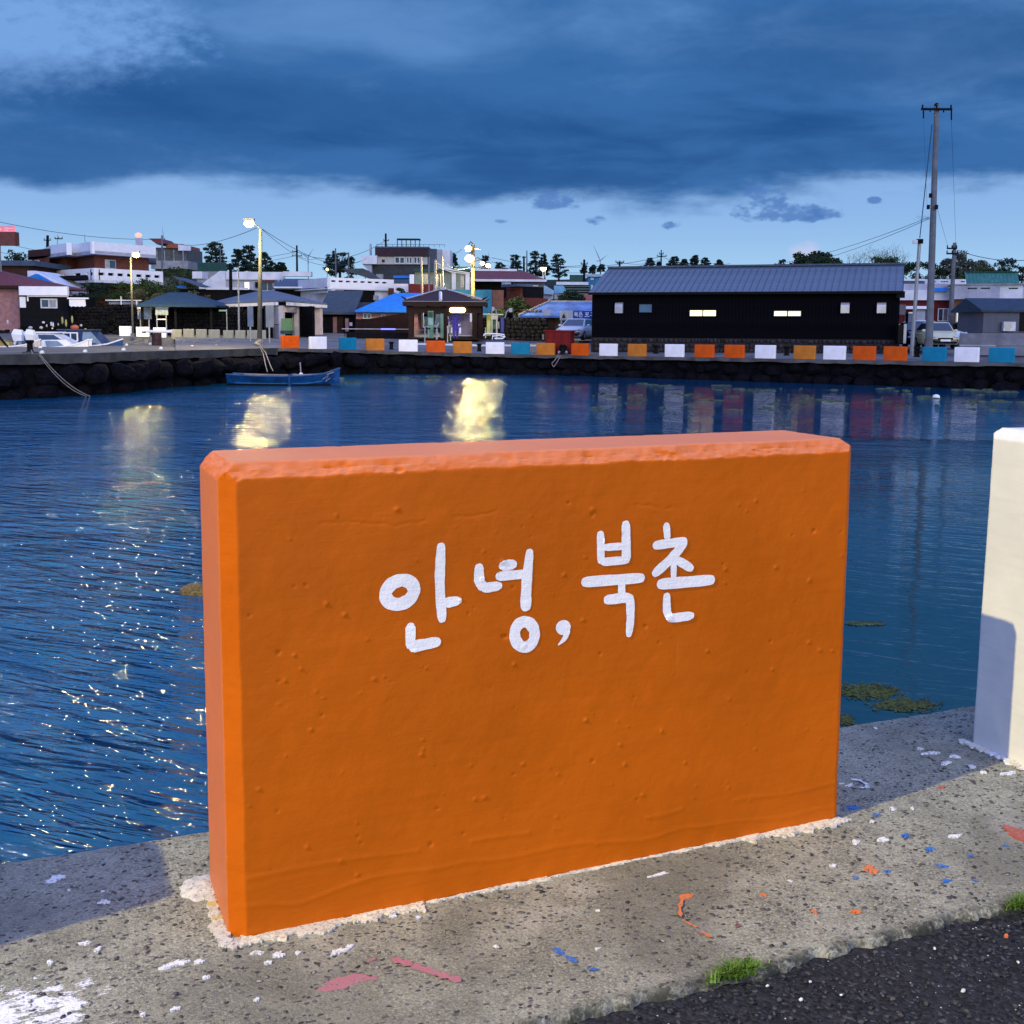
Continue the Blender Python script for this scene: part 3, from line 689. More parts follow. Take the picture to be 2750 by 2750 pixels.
# drips that ran down the blocks and dried in a ragged line at the foot
rr = random.Random(3)
for i in range(105):
    a = rr.uniform(.0, 1.10); w_ = rr.uniform(.006, .030); 
    if .22 < a < .95 and rr.random() < .35: continue
    d_ = rr.uniform(.002, .010)*(1.7 if a < .30 else (1.5 if a > .85 else .6)); c = mort if rr.random() < .45 else (crm if rr.random() < .93 else yl)
    n = 22; ring = []; ph = rr.uniform(0, 6)
    for k in range(n):
        th = 2*pi*k/n; kk = 1+.3*sin(3*th+ph)+.22*sin(7*th+ph*2)+rr.uniform(-.07, .07); ring.append((a+w_*cos(th)*kk, -.002-d_*.5+d_*sin(th)*kk))
    film('dried_paint_drip', c, ring, .0016+(i % 23)*.00007)
for i in range(26):
    b_ = rr.uniform(.0, .2); d_ = rr.uniform(.003, .012); n = 12; ph = rr.uniform(0, 6)
    ring = [(-.004-d_*.5+d_*cos(2*pi*k/n)*(1+.3*sin(3*2*pi*k/n+ph)), b_+.014*sin(2*pi*k/n)*(1+.3*sin(5*2*pi*k/n+ph))) for k in range(n)]
    film('dried_paint_drip', yl if i % 5 == 0 else mort, ring, .003+(i % 9)*.00013)
for i in range(34):
    b_ = rr.uniform(.0, .21); d_ = rr.uniform(.004, .014); n = 12; ph = rr.uniform(0, 6)
    ring = [(1.617-d_*.5+d_*cos(2*pi*k/n)*(1+.3*sin(3*2*pi*k/n+ph)), b_+.014*sin(2*pi*k/n)*(1+.3*sin(5*2*pi*k/n+ph))) for k in range(n)]
    film('dried_paint_drip', crm if i % 3 else wh, ring, .003+(i % 9)*.00013)
# lump of mortar against the left end of the orange block
a, b = loc_of(on(548, 2385, ZC))
Pm = []; nm = 26
for i in range(nm):
    for j in range(nm):
        x = (i/(nm-1)-.5)*2; y = (j/(nm-1)-.5)*2; r = sqrt(x*x+y*y)
        Pm.append((a+x*.040, b+y*.055, -.004+.014*max(0, 1-r**1.6)))
Pm = np.array(Pm); Pm[:, 2] += (fbm(Pm*60, 4, 4)-.5)*.010; Pm[:, :2] += (fbm(np.c_[Pm[:, :2]*40, Pm[:, 2]*0], 2, 5)-.5)[:, None]*.01
np_mesh('mortar_lump', Pm, grid_faces(nm, nm), worn('white_mortar', (.56, .54, .49)), curb)

# ------------------------------------------------------------------ grass tufts in the gutter
def tuft(u, v, wpx, n, label, seed):
    P0 = on(u, v, ZC-.006); r = wpx/FPX*P0.y; rg = random.Random(seed); mb = MB()
    for i in range(n):
        a = rg.gauss(0, .42)*r; b = rg.gauss(0, .2)*r*.6; th = rg.uniform(0, 6.28); L = rg.uniform(.008, .022); w = rg.uniform(.0010, .0020); lean = rg.uniform(.2, 1.1)
        dx, dy = cos(th), sin(th); base = Vector((a, b, 0)); pts = []
        for k in range(4):
            s = k/3; pts.append(base+Vector((dx*lean*L*s*s*1.2, dy*lean*L*s*s*1.2, L*s*(1-.3*lean*s))))
        nrm = Vector((-dy, dx, 0)); vs = []
        for k, p in enumerate(pts): ww = w*(1-(k/3)**1.5*.95); vs += [p-nrm*ww, p+nrm*ww]
        mb.add(vs, [(2*k, 2*k+1, 2*k+3, 2*k+2) for k in range(3)])
    o = mb.build('grass_tuft', mat('bright_grass', (.10, .19, .025), .6, .5, 60, 0), None, loc=P0, rz=PHI)
    tag(o, label, 'grass tuft')
tuft(1978, 2618, 82, 620, 'small green grass tuft where the curb meets the asphalt, beside the orange block', 1)
tuft(2752, 2432, 60, 420, 'green grass tuft at the right edge of the picture along the gutter', 2)

# ================================================================== WATER
def water_mat():
    m = bpy.data.materials.new('harbour_water'); m.use_nodes = True; t = NT(m.node_tree); b = t.n['Principled BSDF']
    v = t.new('ShaderNodeTexCoord').outputs['Object']; x, y, z = t.sep(v)
    b.inputs['IOR'].default_value = 1.40; b.inputs['Specular IOR Level'].default_value = .5
    # calm mirror under the far right quay, wind-ruffled elsewhere, liveliest at the left
    calm = t.m('MULTIPLY', t.ss(t.m('ADD', y, t.m('ADD', t.m('MULTIPLY', x, .16), t.m('MULTIPLY', t.noise(v, .25, 3), 3.0))), 29.5, 31.5), t.ss(x, -4, 5))
    lee = t.m('MULTIPLY', t.ss(t.m('SUBTRACT', x, t.m('MULTIPLY', y, .02)), -.9, 1.3), t.ss(t.m('MULTIPLY', y, -1), -34, -20))
    gust = t.ss(t.noise(t.mapping(v, (.10, .22, 1), (0, 0, .3)), 1, 3, .55), .30, .70)
    lively = t.m('ADD', .55, t.m('MULTIPLY', gust, .75))
    amp = t.m('MULTIPLY', lively, t.m('SUBTRACT', 1.0, t.m('MULTIPLY', lee, .90)))
    amp = t.m('MULTIPLY', amp, t.m('SUBTRACT', 1.0, t.m('MULTIPLY', calm, .86)))
    # trains of short crests running across the view
    r1 = t.mapping(v, (1, 1, 1), (0, 0, radians(30)))
    a1 = t.noise(t.mapping(r1, (1.15, 5.4, 1)), 1, 2, .45, .5)
    r2 = t.mapping(v, (1, 1, 1), (0, 0, radians(20)))
    a2 = t.noise(t.mapping(r2, (1.9, 11.5, 1)), 1, 3, .5, .6)
    a3 = t.noise(t.mapping(r2, (3.4, 26, 1)), 1, 3, .55)
    far = t.m('SUBTRACT', 1.0, t.m('MULTIPLY', t.ss(y, 10, 40), .25))
    a0 = t.noise(t.mapping(v, (.7, 1.5, 1)), 1, 2, .5)
    h = t.m('ADD', t.m('MULTIPLY', a1, .11), t.m('MULTIPLY', a2, .042))
    h = t.m('ADD', h, t.m('MULTIPLY', a3, .008)); h = t.m('ADD', h, t.m('MULTIPLY', a0, .11))
    nb = t.bump(t.m('MULTIPLY', h, t.m('MULTIPLY', amp, far)), 1.0, 1.0)
    t.put(b.inputs['Normal'], nb)
    col = t.mix(t.ss(t.noise(v, .5, 3), .35, .65), (.0, .050, .108), (.0, .060, .130))
    col = t.mix(lee, t.mix(.5, col, (.0015, .068, .16)), (.0, .036, .052))
    t.put(b.inputs['Base Color'], col)
    t.put(b.inputs['Roughness'], t.m('ADD', .030, t.m('MULTIPLY', amp, .015)))
    return m
WAT = water_mat()
o = MB().add([(-400, -200, 0), (400, -200, 0), (400, 130, 0), (-400, 130, 0)], [(0, 1, 2, 3)]).build('water', WAT); tag(o, kind='structure')
o = MB().add([(-400, -200, -3.2), (400, -200, -3.2), (400, 130, -3.2), (-400, 130, -3.2)], [(0, 1, 2, 3)]).build('seabed', GREYC); tag(o, kind='structure')

# ------------------------------------------------------------------ street lamp behind the viewer (it throws the hard shadows)
LP = LW(-14.6, -2.9, 0); LH = 12.7
lt = thing('street_lamp', 'tall street lamp on the near road behind the viewer, lighting the blocks', 'street lamp', (LP.x, LP.y, ZC-.04))
MB().tube([(0, -1.1, 0), (0, -1.1, 12.8)], .09, 12, .055).build('pole', STEEL, lt)
MB().tube([(0, -1.1, 12.75), (0, -.6, 13.05), (0, -.15, 13.1)], .035, 8).build('arm', STEEL, lt)
MB().box(-.14, .14, -.32, .32, 13.0, 13.12).build('lamp_head', STEEL, lt)
pl = bpy.data.lights.new('lamp_light', 'POINT'); pl.energy = 20000; pl.color = (1, .82, .40); pl.shadow_soft_size = .10
po = bpy.data.objects.new('lamp_light', pl); COL.objects.link(po); po.parent = lt; po.location = (0, 0, LH+.04)
# ================================================================== FAR SHORE: GROUND
def fan(name, us, rows, m, kind='structure'):
    """us: list of columns; rows(u) -> list of (d, z)"""
    vs = []; n = None
    for u in us:
        rw = rows(u); n = len(rw)
        for d, z in rw: vs.append((XU(u, d), d, z))
    fs = [(i*n+j, (i+1)*n+j, (i+1)*n+j+1, i*n+j+1) for i in range(len(us)-1) for j in range(n-1)]
    return tag(MB().add(vs, fs).build(name, m), kind=kind)
ul = [-4000, -2500, -1500, -1000, -600, -300, 0, 120, 240, 360, 470]
ur = [470, 540, 600, 680, 745, 800, 880, 1000, 1140, 1280, 1380, 1480, 1600, 1700, 1850, 2000, 2100, 2300, 2500, 2640, 2900, 3400, 4500, 7000]
fan('pier_deck', ul, lambda u: [(de(u)+.3, ze(u)-.02), ((de(u)+db(u))/2, ze(u)), (db(u), ze(u)-.02), (db(u)+.01, -1)], mat('pier_concrete', (.15, .145, .125), .9, .3, .5, .3))
fan('quay_apron', ur, lambda u: [(de(u)+.3, ze(u)-.02), (de(u)+.9, gz(u, de(u)+.9)), (de(u)+(78-de(u))*.5, gz(u, de(u)+(78-de(u))*.5)), (78.01, 1.9), (96, 2.38)], mat('apron_concrete', (.15, .15, .15), .9, .3, .5, .3))
fan('harbour_road', ul, lambda u: [(80.98, -1), (81, 1.88), (96, 2.38)], ROAD)
fan('hillside', [-9000, -4000, -1500, -500, 0, 400, 800, 1200, 1600, 2000, 2400, 2750, 3500, 6000, 11000],
    lambda u: [(95.9, 2.37)]+[(d, gzd(d)+(0 if d < 200 else 1.2*sin(u*.004+d*.03))) for d in (110, 130, 155, 180, 210, 240, 270, 300, 350, 420)]+[(3000, 5)], mat('hillside_scrub', (.02, .032, .014), .95, .5, .15, .6, 3, .3))
# basin end wall
A = (XU(470, 70), 70); B = (XU(470, 81), 81)
o = MB().seg(A, B, -.3, .0, -1, 1.86).build('basin_end_wall', GREYC); tag(o, 'low grey concrete wall closing the inner boat basin', 'wall')

# ------------------------------------------------------------------ quay walls of separate black boulders
def rocks(n, seed):
    out = []
    for k in range(n):
        bm = bmesh.new(); bmesh.ops.create_icosphere(bm, subdivisions=2, radius=1)
        P = np.array([v.co[:] for v in bm.verts]); P = np.sign(P)*np.abs(P)**.8
        P *= (1+(fbm(P*1.1+k*9.1+seed, 3, k)-.5)*.7)[:, None]
        for v, p in zip(bm.verts, P): v.co = p
        me = bpy.data.meshes.new('stone'); bm.to_mesh(me); bm.free(); me.materials.append(LAVA); out.append(me)
    return out
ROCKS = rocks(10, 1)
def edge_pts(u0, u1, step):
    us = np.linspace(u0, u1, 700); P = np.array([(XU(u, de(u)), de(u)) for u in us])
    s = np.r_[0, np.cumsum(np.linalg.norm(np.diff(P, axis=0), axis=1))]; k = max(2, int(s[-1]/step)); q = np.linspace(0, s[-1], k)
    return [(np.interp(t_, s, P[:, 0]), np.interp(t_, s, P[:, 1]), np.interp(t_, s, us)) for t_ in q]
def quay_wall(name, label, u0, u1, cap_h, capm):
    root = thing(name, label, 'quay wall', (0, 0, 0)); pts = edge_pts(u0, u1, .5)
    def strip(z0f, z1f, off, th):
        vs = []; n = len(pts); rg = random.Random(9)
        for (x, y, u) in pts:
            r = Vector((x, y)).normalized(); w = rg.uniform(-.035, .035)
            for (q, zf) in ((off+w, z0f), (off+w*.6, z1f), (off+th, z1f), (off+th, z0f)):
                vs.append((x+r.x*q, y+r.y*q, zf(u)+(rg.uniform(-.03, .03) if q < off+th*.5 and zf is z0f else 0)))
        fs = [(i*4+j, (i+1)*4+j, (i+1)*4+(j+1) % 4, i*4+(j+1) % 4) for i in range(n-1) for j in range(4)]
        return MB().add(vs, fs)
    strip(lambda u: ze(u)-cap_h, lambda u: ze(u), -.02, .6).build('coping', capm, root)
    strip(lambda u: -2.5, lambda u: ze(u)-cap_h*.6, .42, .5).build('backing', LAVA, root)
    rg = random.Random(len(name)); cnt = 0
    rows = 2; st_ = edge_pts(u0, u1, 1.05)
    for r_ in range(rows):
        for (x, y, u) in st_:
            if cnt >= 296 or not (-260 < u < 3050): continue
            H_ = (ze(u)-cap_h+.12); z = -.22+H_*(r_+.5)/rows+rg.uniform(-.10, .05)
            o = bpy.data.objects.new('stone', ROCKS[rg.randrange(10)]); COL.objects.link(o); o.parent = root; cnt += 1
            d = Vector((x, y)).normalized(); off = .40-(rows-1-r_)*.10+rg.uniform(-.05, .06); sh = rg.uniform(-.35, .35)+(r_ % 2)*.5
            tdir = Vector((d.y, -d.x)); o.location = (x+d.x*off+tdir.x*sh, y+d.y*off+tdir.y*sh, z)
            o.rotation_euler = (rg.uniform(-.3, .3), rg.uniform(-.4, .4), rg.uniform(0, 6.28)); s_ = rg.uniform(.40, .70)
            o.scale = (s_, s_*.8, H_/rows*rg.uniform(.46, .62))
    return root
capL = mat('pier_coping_concrete', (.055, .056, .055), .9, .35, 1.2, .4); capR = mat('quay_coping_concrete', (.085, .083, .082), .95, .4, 1.2, .5)
quay_wall('quay_wall', 'low harbour wall of black lava boulders under the grey pier at the left', -900, 745, .36, capL)
quay_wall('quay_wall', 'long dark boulder wall under the row of painted blocks across the water', 745, 3400, .17, capR)
# loose pale stone blocks at the foot of the left wall
for (u, v, w, h, d) in ((10, 1030, 50, 60, 40.2), (462, 1000, 26, 44, 49.5), (520, 990, 14, 46, 51)):
    pass

# ------------------------------------------------------------------ the row of painted barrier blocks
FW = {'orange': mat('orange_block_paint', (.60, .085, .002), .6, .2, 1.5), 'ochre': mat('ochre_block_paint', (.50, .17, .02), .6, .2, 1.5), 'white': mat('white_block_paint', (.84, .84, .88), .6, .1, 1.5),
      'teal': mat('teal_block_paint', (.002, .19, .33), .6, .15, 1.5), 'beige': mat('beige_block_paint', (.36, .35, .25), .7, .15, 1.5)}
def small_block_mesh(w=1.11, t_=.216, h=.70, c=.025, m=None):
    bm = bmesh.new(); bmesh.ops.create_cube(bm, size=1)
    for v in bm.verts: v.co = (v.co.x*w, v.co.y*t_, (v.co.z+.5)*h)
    bmesh.ops.bevel(bm, geom=[e for e in bm.edges], offset=c, segments=1, affect='EDGES', profile=.5)
    me = bpy.data.meshes.new('barrier_block'); bm.to_mesh(me); bm.free(); me.materials.append(m); return me
BLM = {k: small_block_mesh(m=v) for k, v in FW.items()}
GRP = 'painted barrier blocks along the far quay'
ROWB = [(751, 805, 'orange', 'orange barrier block at the left end of the far row, before the white toilet block'),
 (826, 880, 'white', 'white barrier block second from the left of the far row, above the blue boat bow'),
 (908, 959, 'teal', 'teal barrier block third from the left in the far row, under the slate roofed house'),
 (981, 1032, 'ochre', 'ochre barrier block left of the first black bollard, below the blue strip light'),
 (1071, 1121, 'white', 'white barrier block between the first black bollard and the pavilion'),
 (1146, 1194, 'orange', 'orange barrier block in front of the pavilion left bay'),
 (1217, 1267, 'ochre', 'ochre barrier block in front of the lit pavilion bay'),
 (1305, 1355, 'white', 'white barrier block in front of the yellow exercise machines'),
 (1373, 1423, 'teal', 'teal barrier block in front of the round rubble wall'),
 (1441, 1492, 'ochre', 'ochre barrier block touching the left side of the dark red skip'),
 (1534, 1584, 'orange', 'orange barrier block below the white car, right of the red skip'),
 (1609, 1661, 'white', 'white barrier block at the left corner of the black warehouse'),
 (1686, 1739, 'ochre', 'ochre barrier block below the small left windows of the warehouse'),
 (1785, 1841, 'white', 'white barrier block left of the first lit warehouse window'),
 (1866, 1921, 'orange', 'orange barrier block directly under the first lit warehouse window'),
 (1946, 2003, 'orange', 'orange barrier block under the middle seam of the warehouse wall'),
 (2029, 2086, 'white', 'white barrier block left of the second lit warehouse window'),
 (2134, 2193, 'ochre', 'ochre barrier block right of the bollard under the second lit window'),
 (2215, 2273, 'white', 'white barrier block under the first vent hood at the warehouse right half'),
 (2295, 2353, 'orange', 'orange barrier block under the last vent hood of the warehouse'),
 (2377, 2438, 'orange', 'orange barrier block at the right corner of the warehouse'),
 (2482, 2544, 'teal', 'teal barrier block at the foot of the big concrete pole'),
 (2568, 2632, 'white', 'white barrier block in front of the grey wall, right of the pale van'),
 (2662, 2726, 'teal', 'teal barrier block at the far right end of the row'),
 (2790, 2855, 'white', 'white barrier block past the last teal one, outside the frame'),]
for (u0, u1, c, lab) in ROWB:
    um = (u0+u1)/2; d = de(um)+.38; o = bpy.data.objects.new('barrier_block', BLM[c]); COL.objects.link(o)
    o.location = (XU(um, d), d, ze(um)-.01); a = de(um+30); b = de(um-30)
    o.rotation_euler = (0, 0, atan2(a-b, XU(um+30, a)-XU(um-30, b)))
    o.scale.x = 1.0; tag(o, lab, 'barrier block', GRP)
PB = [(321, 357, 'white', 'white block left of the shorter lamp post across the boat basin'), (366, 402, 'white', 'white block right of the shorter lamp post, before the left notice board'), (412, 447, 'white', 'pale block behind the white mooring boom'),
      (461, 488, 'beige', 'first beige block after the white ones, with a dark hole near its top'), (493, 521, 'beige', 'second beige block from the left on the pier road'), (527, 555, 'beige', 'third beige block from the left on the pier road'),
      (561, 590, 'beige', 'fourth beige block, left of the green street sign'), (600, 627, 'beige', 'fifth beige block, at the foot of the green street sign'), (632, 659, 'beige', 'sixth beige block, at the foot of the thin flag pole'),
      (664, 691, 'beige', 'seventh beige block, left of the tall lamp post'), (697, 714, 'beige', 'last beige block, half hidden behind the tall lamp post')]
for i, (u0, u1, c, lab) in enumerate(PB):
    um = (u0+u1)/2; d = 82.2-i*.45; o = bpy.data.objects.new('barrier_block', BLM[c]); COL.objects.link(o)
    zb = EYE-((881.5 if i > 2 else 880)+(.0) - (881.5 if i > 2 else 880))*0
    vb = [903, 905, 907, 912, 911, 912, 913, 915, 915, 915, 915][i]
    z = at(um, vb, d).z; o.location = (XU(um, d), d, z); o.rotation_euler = (0, 0, -.05 if i < 3 else .12); o.scale.x = (u1-u0)*d/FPX/1.11; o.scale.z = 1.02
    tag(o, lab, 'barrier block', 'pale blocks along the pier road')

# ------------------------------------------------------------------ bollards
def bollard(u, v, d, lab, s=1.0):
    P = at(u, v, d); mb = MB()
    prof = [(.15, 0), (.15, .04), (.115, .08), (.11, .34), (.13, .38), (.165, .41), (.165, .46), (.13, .49)]
    n = 12; vs = []; fs = []
    for r, z in prof: vs += [(r*cos(2*pi*j/n)*s, r*sin(2*pi*j/n)*s, z*s) for j in range(n)]
    for i in range(len(prof)-1): fs += [(i*n+j, i*n+(j+1) % n, (i+1)*n+(j+1) % n, (i+1)*n+j) for j in range(n)]
    fs.append(tuple(range(len(vs)-n, len(vs))))
    o = mb.add(vs, fs).build('bollard', BLACK, None, loc=P); tag(o, lab, 'bollard', 'black mooring bollards'); return P
bollard(81, 946, 43.6, 'black mooring bollard on the left pier holding a pale rope', .95)
MB().box(-.22, .22, -.22, .22, 0, .05).build('bollard_plinth', capL, None, loc=at(81, 948, 43.5)); tag(bpy.data.objects['bollard_plinth'], 'small pale plinth under the left pier bollard', 'plinth')
bollard(1051, 939, de(1051)+.5, 'black bollard between the ochre and white blocks left of the pavilion', .95)
bollard(1287, 944, de(1287)+.5, 'black bollard right of the ochre block before the lit pavilion bay')
bollard(1511, 948, de(1511)+.3, 'black bollard in front of the dark red skip')
bollard(1761, 950, de(1761)+.5, 'black bollard before the warehouse under its small left windows')
bollard(2112, 955, de(2112)+.5, 'black bollard before the warehouse under the second lit window')
bollard(2462, 959, de(2462)+.5, 'black bollard beside the foot of the leaning steel pole')

# white studs along the pier
studm = mat('white_stud_paint', (.8, .8, .78), .5)
sm = MB(); sm.ball((0, 0, .05), .09, 1, 1, .75, 8, 5); sm.box(-.07, .07, -.07, .07, 0, .05)
so_ = None
STUD = ['white stud just left of the bollard plinth on the pier', 'white stud right of the sagging mooring rope, on the front edge', 'white stud behind the black bollard near the moored boats', 'white stud below the white boat bow on the front edge', 'white stud behind the one under the boat bow', 'white stud left of the rusty winch drum', 'white stud in front of the winch drum on the front edge', 'white stud below the second beige block', 'white stud below the gap after the fourth beige block', 'white stud in front of the sixth beige block', 'small white stud at the foot of the sixth beige block', 'white stud left of the first orange block at the pier corner']
for k_, (u, v) in enumerate(((113, 948), (229, 945), (108, 934), (332, 940), (340, 927), (403, 924), (432, 937), (516, 932), (581, 930), (637, 928), (656, 921), (733, 918))):
    P = on(u, v+1, 1.6)
    if P.y > 77: P = at(u, v+1, 76)
    if so_ is None: so_ = sm.build('pier_stud', studm); o = so_
    else: o = so_.copy(); COL.objects.link(o)
    o.location = P; tag(o, STUD[k_], 'stud', 'white studs along the pier')

# ------------------------------------------------------------------ ropes
ROPE = mat('pale_rope', (.28, .26, .23), .9, .3, 20)
def rope(pts, r, label, name='mooring_rope', m=None, cat='rope', group=None, sag=0, n=14):
    q = []
    for i in range(len(pts)-1):
        for k in range(n):
            s = k/n; p = Vector(pts[i]).lerp(Vector(pts[i+1]), s); p.z -= sag*4*s*(1-s); q.append(p)
    q.append(Vector(pts[-1])); o = MB().tube(q, r, 5).build(name, m or ROPE); tag(o, label, cat, group); return o
rope([at(84, 940, 43.4), at(107, 951, 41.7), on(242, 1064, .0)], .016, 'pale double mooring rope sagging from the left bollard to the water, upper strand', sag=.22)
rope([at(84, 942, 43.4), at(104, 952, 41.7), on(232, 1064, .0)], .016, 'pale double mooring rope sagging from the left bollard to the water, lower strand', sag=.26)
rope([at(1500, 952, 65.2), at(1482, 975, 65.1), at(1487, 985, 65.1), at(1505, 955, 65.2)], .02, 'loose rope loop hanging over the wall below the red skip', sag=.05)
rope([at(696, 924, 57), at(707, 950, 56.9), at(718, 998, 52.2)], .022, 'left strand of the mooring line running down to the blue boat', sag=.05)
rope([at(698, 924, 57), at(713, 946, 56.9), at(733, 996, 52.2)], .022, 'right strand of the mooring line running down to the blue boat', sag=.05)
# coil of rope at the lamp foot
mb = MB()
for k in range(5):
    c = at(697+k*1.5-3, 925-k*.6, 57.2); r_ = .22-.02*k
    mb.tube([(c.x+r_*cos(a), c.y+r_*sin(a)*.6, c.z+.03*k+.06*sin(a*2+k)) for a in [2*pi*i/12 for i in range(13)]], .025, 5)
tag(mb.build('rope_coil', ROPE), 'tangled coil of pale rope by the foot of the tall lamp post', 'rope coil')

# ------------------------------------------------------------------ seaweed, buoy, rock in the water
WEED = mat('green_brown_seaweed', (.05, .07, .035), .7, .6, 3, .6, 20, .02)
def weed_patch(mb, x, y, w, h, rg, z=.012):
    n = 22; ph = [rg.uniform(0, 6.28) for _ in range(4)]; vs = [(x, y, z+.02)]
    for i in range(n):
        a = 2*pi*i/n; k = 1+.25*sin(2*a+ph[0])+.25*sin(3*a+ph[1])+.2*sin(6*a+ph[2])+.15*sin(10*a+ph[3]); vs.append((x+w*cos(a)*k, y+h*sin(a)*k, z-.015))
    vs2 = [(x+(vx-x)*.6, y+(vy-y)*.6, z+.02+rg.uniform(-.01, .015)) for vx, vy, _ in vs[1:]]
    b = 1; mb.add(vs+vs2, [(0, 1+n+i, 1+n+(i+1) % n) for i in range(n)]+[(1+n+i, 1+i, 1+(i+1) % n, 1+n+(i+1) % n) for i in range(n)])
mb = MB(); rg = random.Random(4)
L_ = [(1085, 1016, 28, 5), (1165, 1022, 40, 5), (1245, 1026, 60, 6), (1290, 1022, 30, 4), (1180, 1012, 30, 3), (905, 1016, 20, 6), (940, 1025, 40, 4), (1540, 1038, 20, 2), (1745, 1032, 30, 3), (1790, 1036, 30, 2), (1620, 1058, 14, 2), (1650, 1065, 28, 3), (1700, 1062, 20, 2), (1840, 1060, 40, 3), (1900, 1075, 40, 2.5),
      (2050, 1051, 46, 4), (2010, 1045, 20, 2), (2150, 1064, 24, 2), (2200, 1074, 34, 3), (2250, 1078, 40, 3), (2170, 1085, 50, 3.5), (2080, 1085, 18, 2), (2380, 1044, 26, 4), (2420, 1048, 22, 3), (2620, 1050, 60, 6), (2700, 1055, 50, 6), (2560, 1046, 26, 3), (2440, 1058, 26, 2), (2370, 1076, 30, 2.5), (2420, 1090, 24, 2), (2660, 1078, 44, 3), (2720, 1080, 40, 2), (2690, 1103, 30, 3), (2610, 1100, 14, 2), (1960, 1048, 8, 2), (1995, 1046, 8, 1.5), (2098, 1044, 6, 1.5), (2150, 1044, 6, 1.5), (1945, 1035, 30, 1.2)]
for (u, v, w, h) in L_:
    for k in range(3):
        P = on(u+rg.uniform(-1, 1)*w*.8, v+rg.uniform(-1, 1)*h*.7, 0); weed_patch(mb, P.x, P.y, w*.5*P.y/FPX*rg.uniform(.5, 1.2), h*.10*P.y/FPX*P.y/EYE*rg.uniform(.3, .8), rg)
for k in range(60):
    u = rg.uniform(1500, 2760); v = rg.uniform(1040, 1105); P = on(u, v, 0); weed_patch(mb, P.x, P.y, rg.uniform(.05, .40)*rg.random(), rg.uniform(.03, .12)*rg.random()+.02, rg)
tag(mb.build('floating_seaweed', WEED), kind='stuff')
WEED2 = mat('olive_seaweed', (.04, .055, .012), .6, .6, 25, .6, 60, .01)
def weed_clump(u, v, w, h, n, lab, seed, m=WEED2, zt=.009):
    rg = random.Random(seed); mb = MB(); C0 = on(u, v, 0)
    for k in range(n):
        P = on(u+rg.gauss(0, .38)*w, v+rg.gauss(0, .38)*h+ (rg.uniform(-1, 1)*0), 0)-C0; L = rg.uniform(.015, .05); th = rg.uniform(0, 6.28); q = []
        for j in range(4): q.append((P.x+cos(th+j*.5)*L*j*.4, P.y+sin(th+j*.5)*L*j*.4, .004+zt*sin(j)*rg.random()))
        w_ = rg.uniform(.003, .008); vs = []
        for p in q: vs += [(p[0]-w_, p[1]-w_*.5, p[2]), (p[0]+w_, p[1]+w_*.5, p[2]+.002)]
        mb.add(vs, [(2*i, 2*i+1, 2*i+3, 2*i+2) for i in range(3)])
    tag(mb.build('seaweed_clump', m, None, loc=C0), lab, 'seaweed')
weed_clump(2330, 1858, 90, 22, 900, 'olive seaweed mat floating right of the orange block near the quay edge', 1)
weed_clump(2430, 1895, 90, 18, 700, 'trailing end of seaweed reaching toward the quay edge between the two blocks', 2)
weed_clump(2320, 1675, 60, 5, 260, 'thin pale strand of seaweed floating beside the orange block', 3, WEED)
weed_clump(2270, 1935, 20, 14, 130, 'small tuft of seaweed against the quay edge right of the orange block', 4)
P = on(520, 1598, 0)
rk = rocks(1, 44)[0]; rk.materials.clear(); rk.materials.append(mat('ochre_wet_rock', (.13, .095, .03), .7, .6, 6, .6, 20, .02))
o = bpy.data.objects.new('half_sunken_rock', rk); COL.objects.link(o); o.location = (P.x+.04, P.y+.1, -.03); o.scale = (.20, .17, .11); tag(o, 'yellow brown rock breaking the water at the left edge of the orange block', 'rock')
P = on(2514, 1070, 0); b_ = MB().ball((0, 0, .06), .13, 1.15, 1, .8, 12, 8).build('buoy', WHITE, None, True, loc=P); tag(b_, 'white round float on the dark water below the quay at the right', 'buoy')

# ------------------------------------------------------------------ lamp posts and poles
def lampl(par, loc, power, r=.14, col=(1, .74, .26)):
    l_ = bpy.data.lights.new('lamp_light', 'POINT'); l_.energy = power; l_.color = col; l_.shadow_soft_size = r
    o_ = bpy.data.objects.new('lamp_light', l_); COL.objects.link(o_); o_.parent = par; o_.location = loc
def lamp(name, label, u0, v0, d, u1, v1, uh, vh, r0=.085, r1=.05, bulb=.15, m=POLEC, em=None, pw=2300):
    B = at(u0, v0, d); T = at(u1, v1, d); Hh = at(uh, vh, d-.2)
    t_ = thing(name, label, 'street lamp', B)
    MB().tube([(0, 0, 0), T-B], r0*.85, 10, r1*.85).build('pole', mat('lamp_pole_grey', (.055, .06, .065), .9, spec=.05), t_)
    MB().tube([T-B, (T-B).lerp(Hh-B, .6)+Vector((0, 0, .12)), Hh-B+Vector((0, 0, .16))], .03, 6).build('arm', mat('lamp_pole_grey', (.055, .06, .065)), t_)
    h_ = Hh-B; MB().box(h_.x-.26, h_.x+.26, h_.y-.13, h_.y+.13, h_.z+bulb*.6, h_.z+bulb*.6+.09).build('lamp_head', mat('lamp_pole_grey', (.055, .06, .065)), t_)
    MB().ball(h_, bulb, 1.1, 1, .8, 12, 8).build('bulb', em or LAMPE, t_, True)
    MB().box(-.12, .12, -.12, .12, 0, .25).build('base_plate', m, t_); lampl(t_, h_-Vector((0, 1.0, bulb+.7)), pw)
    return t_, B
lamp('street_lamp', 'tall concrete street lamp with its lit head over the pier end', 697, 922, 58, 700, 614, 669, 600, .15, .09, .24)
lamp('street_lamp', 'shorter lit street lamp behind the boat basin', 357, 905, 80, 351, 692, 365, 684, .09, .07, .25, pw=2300)

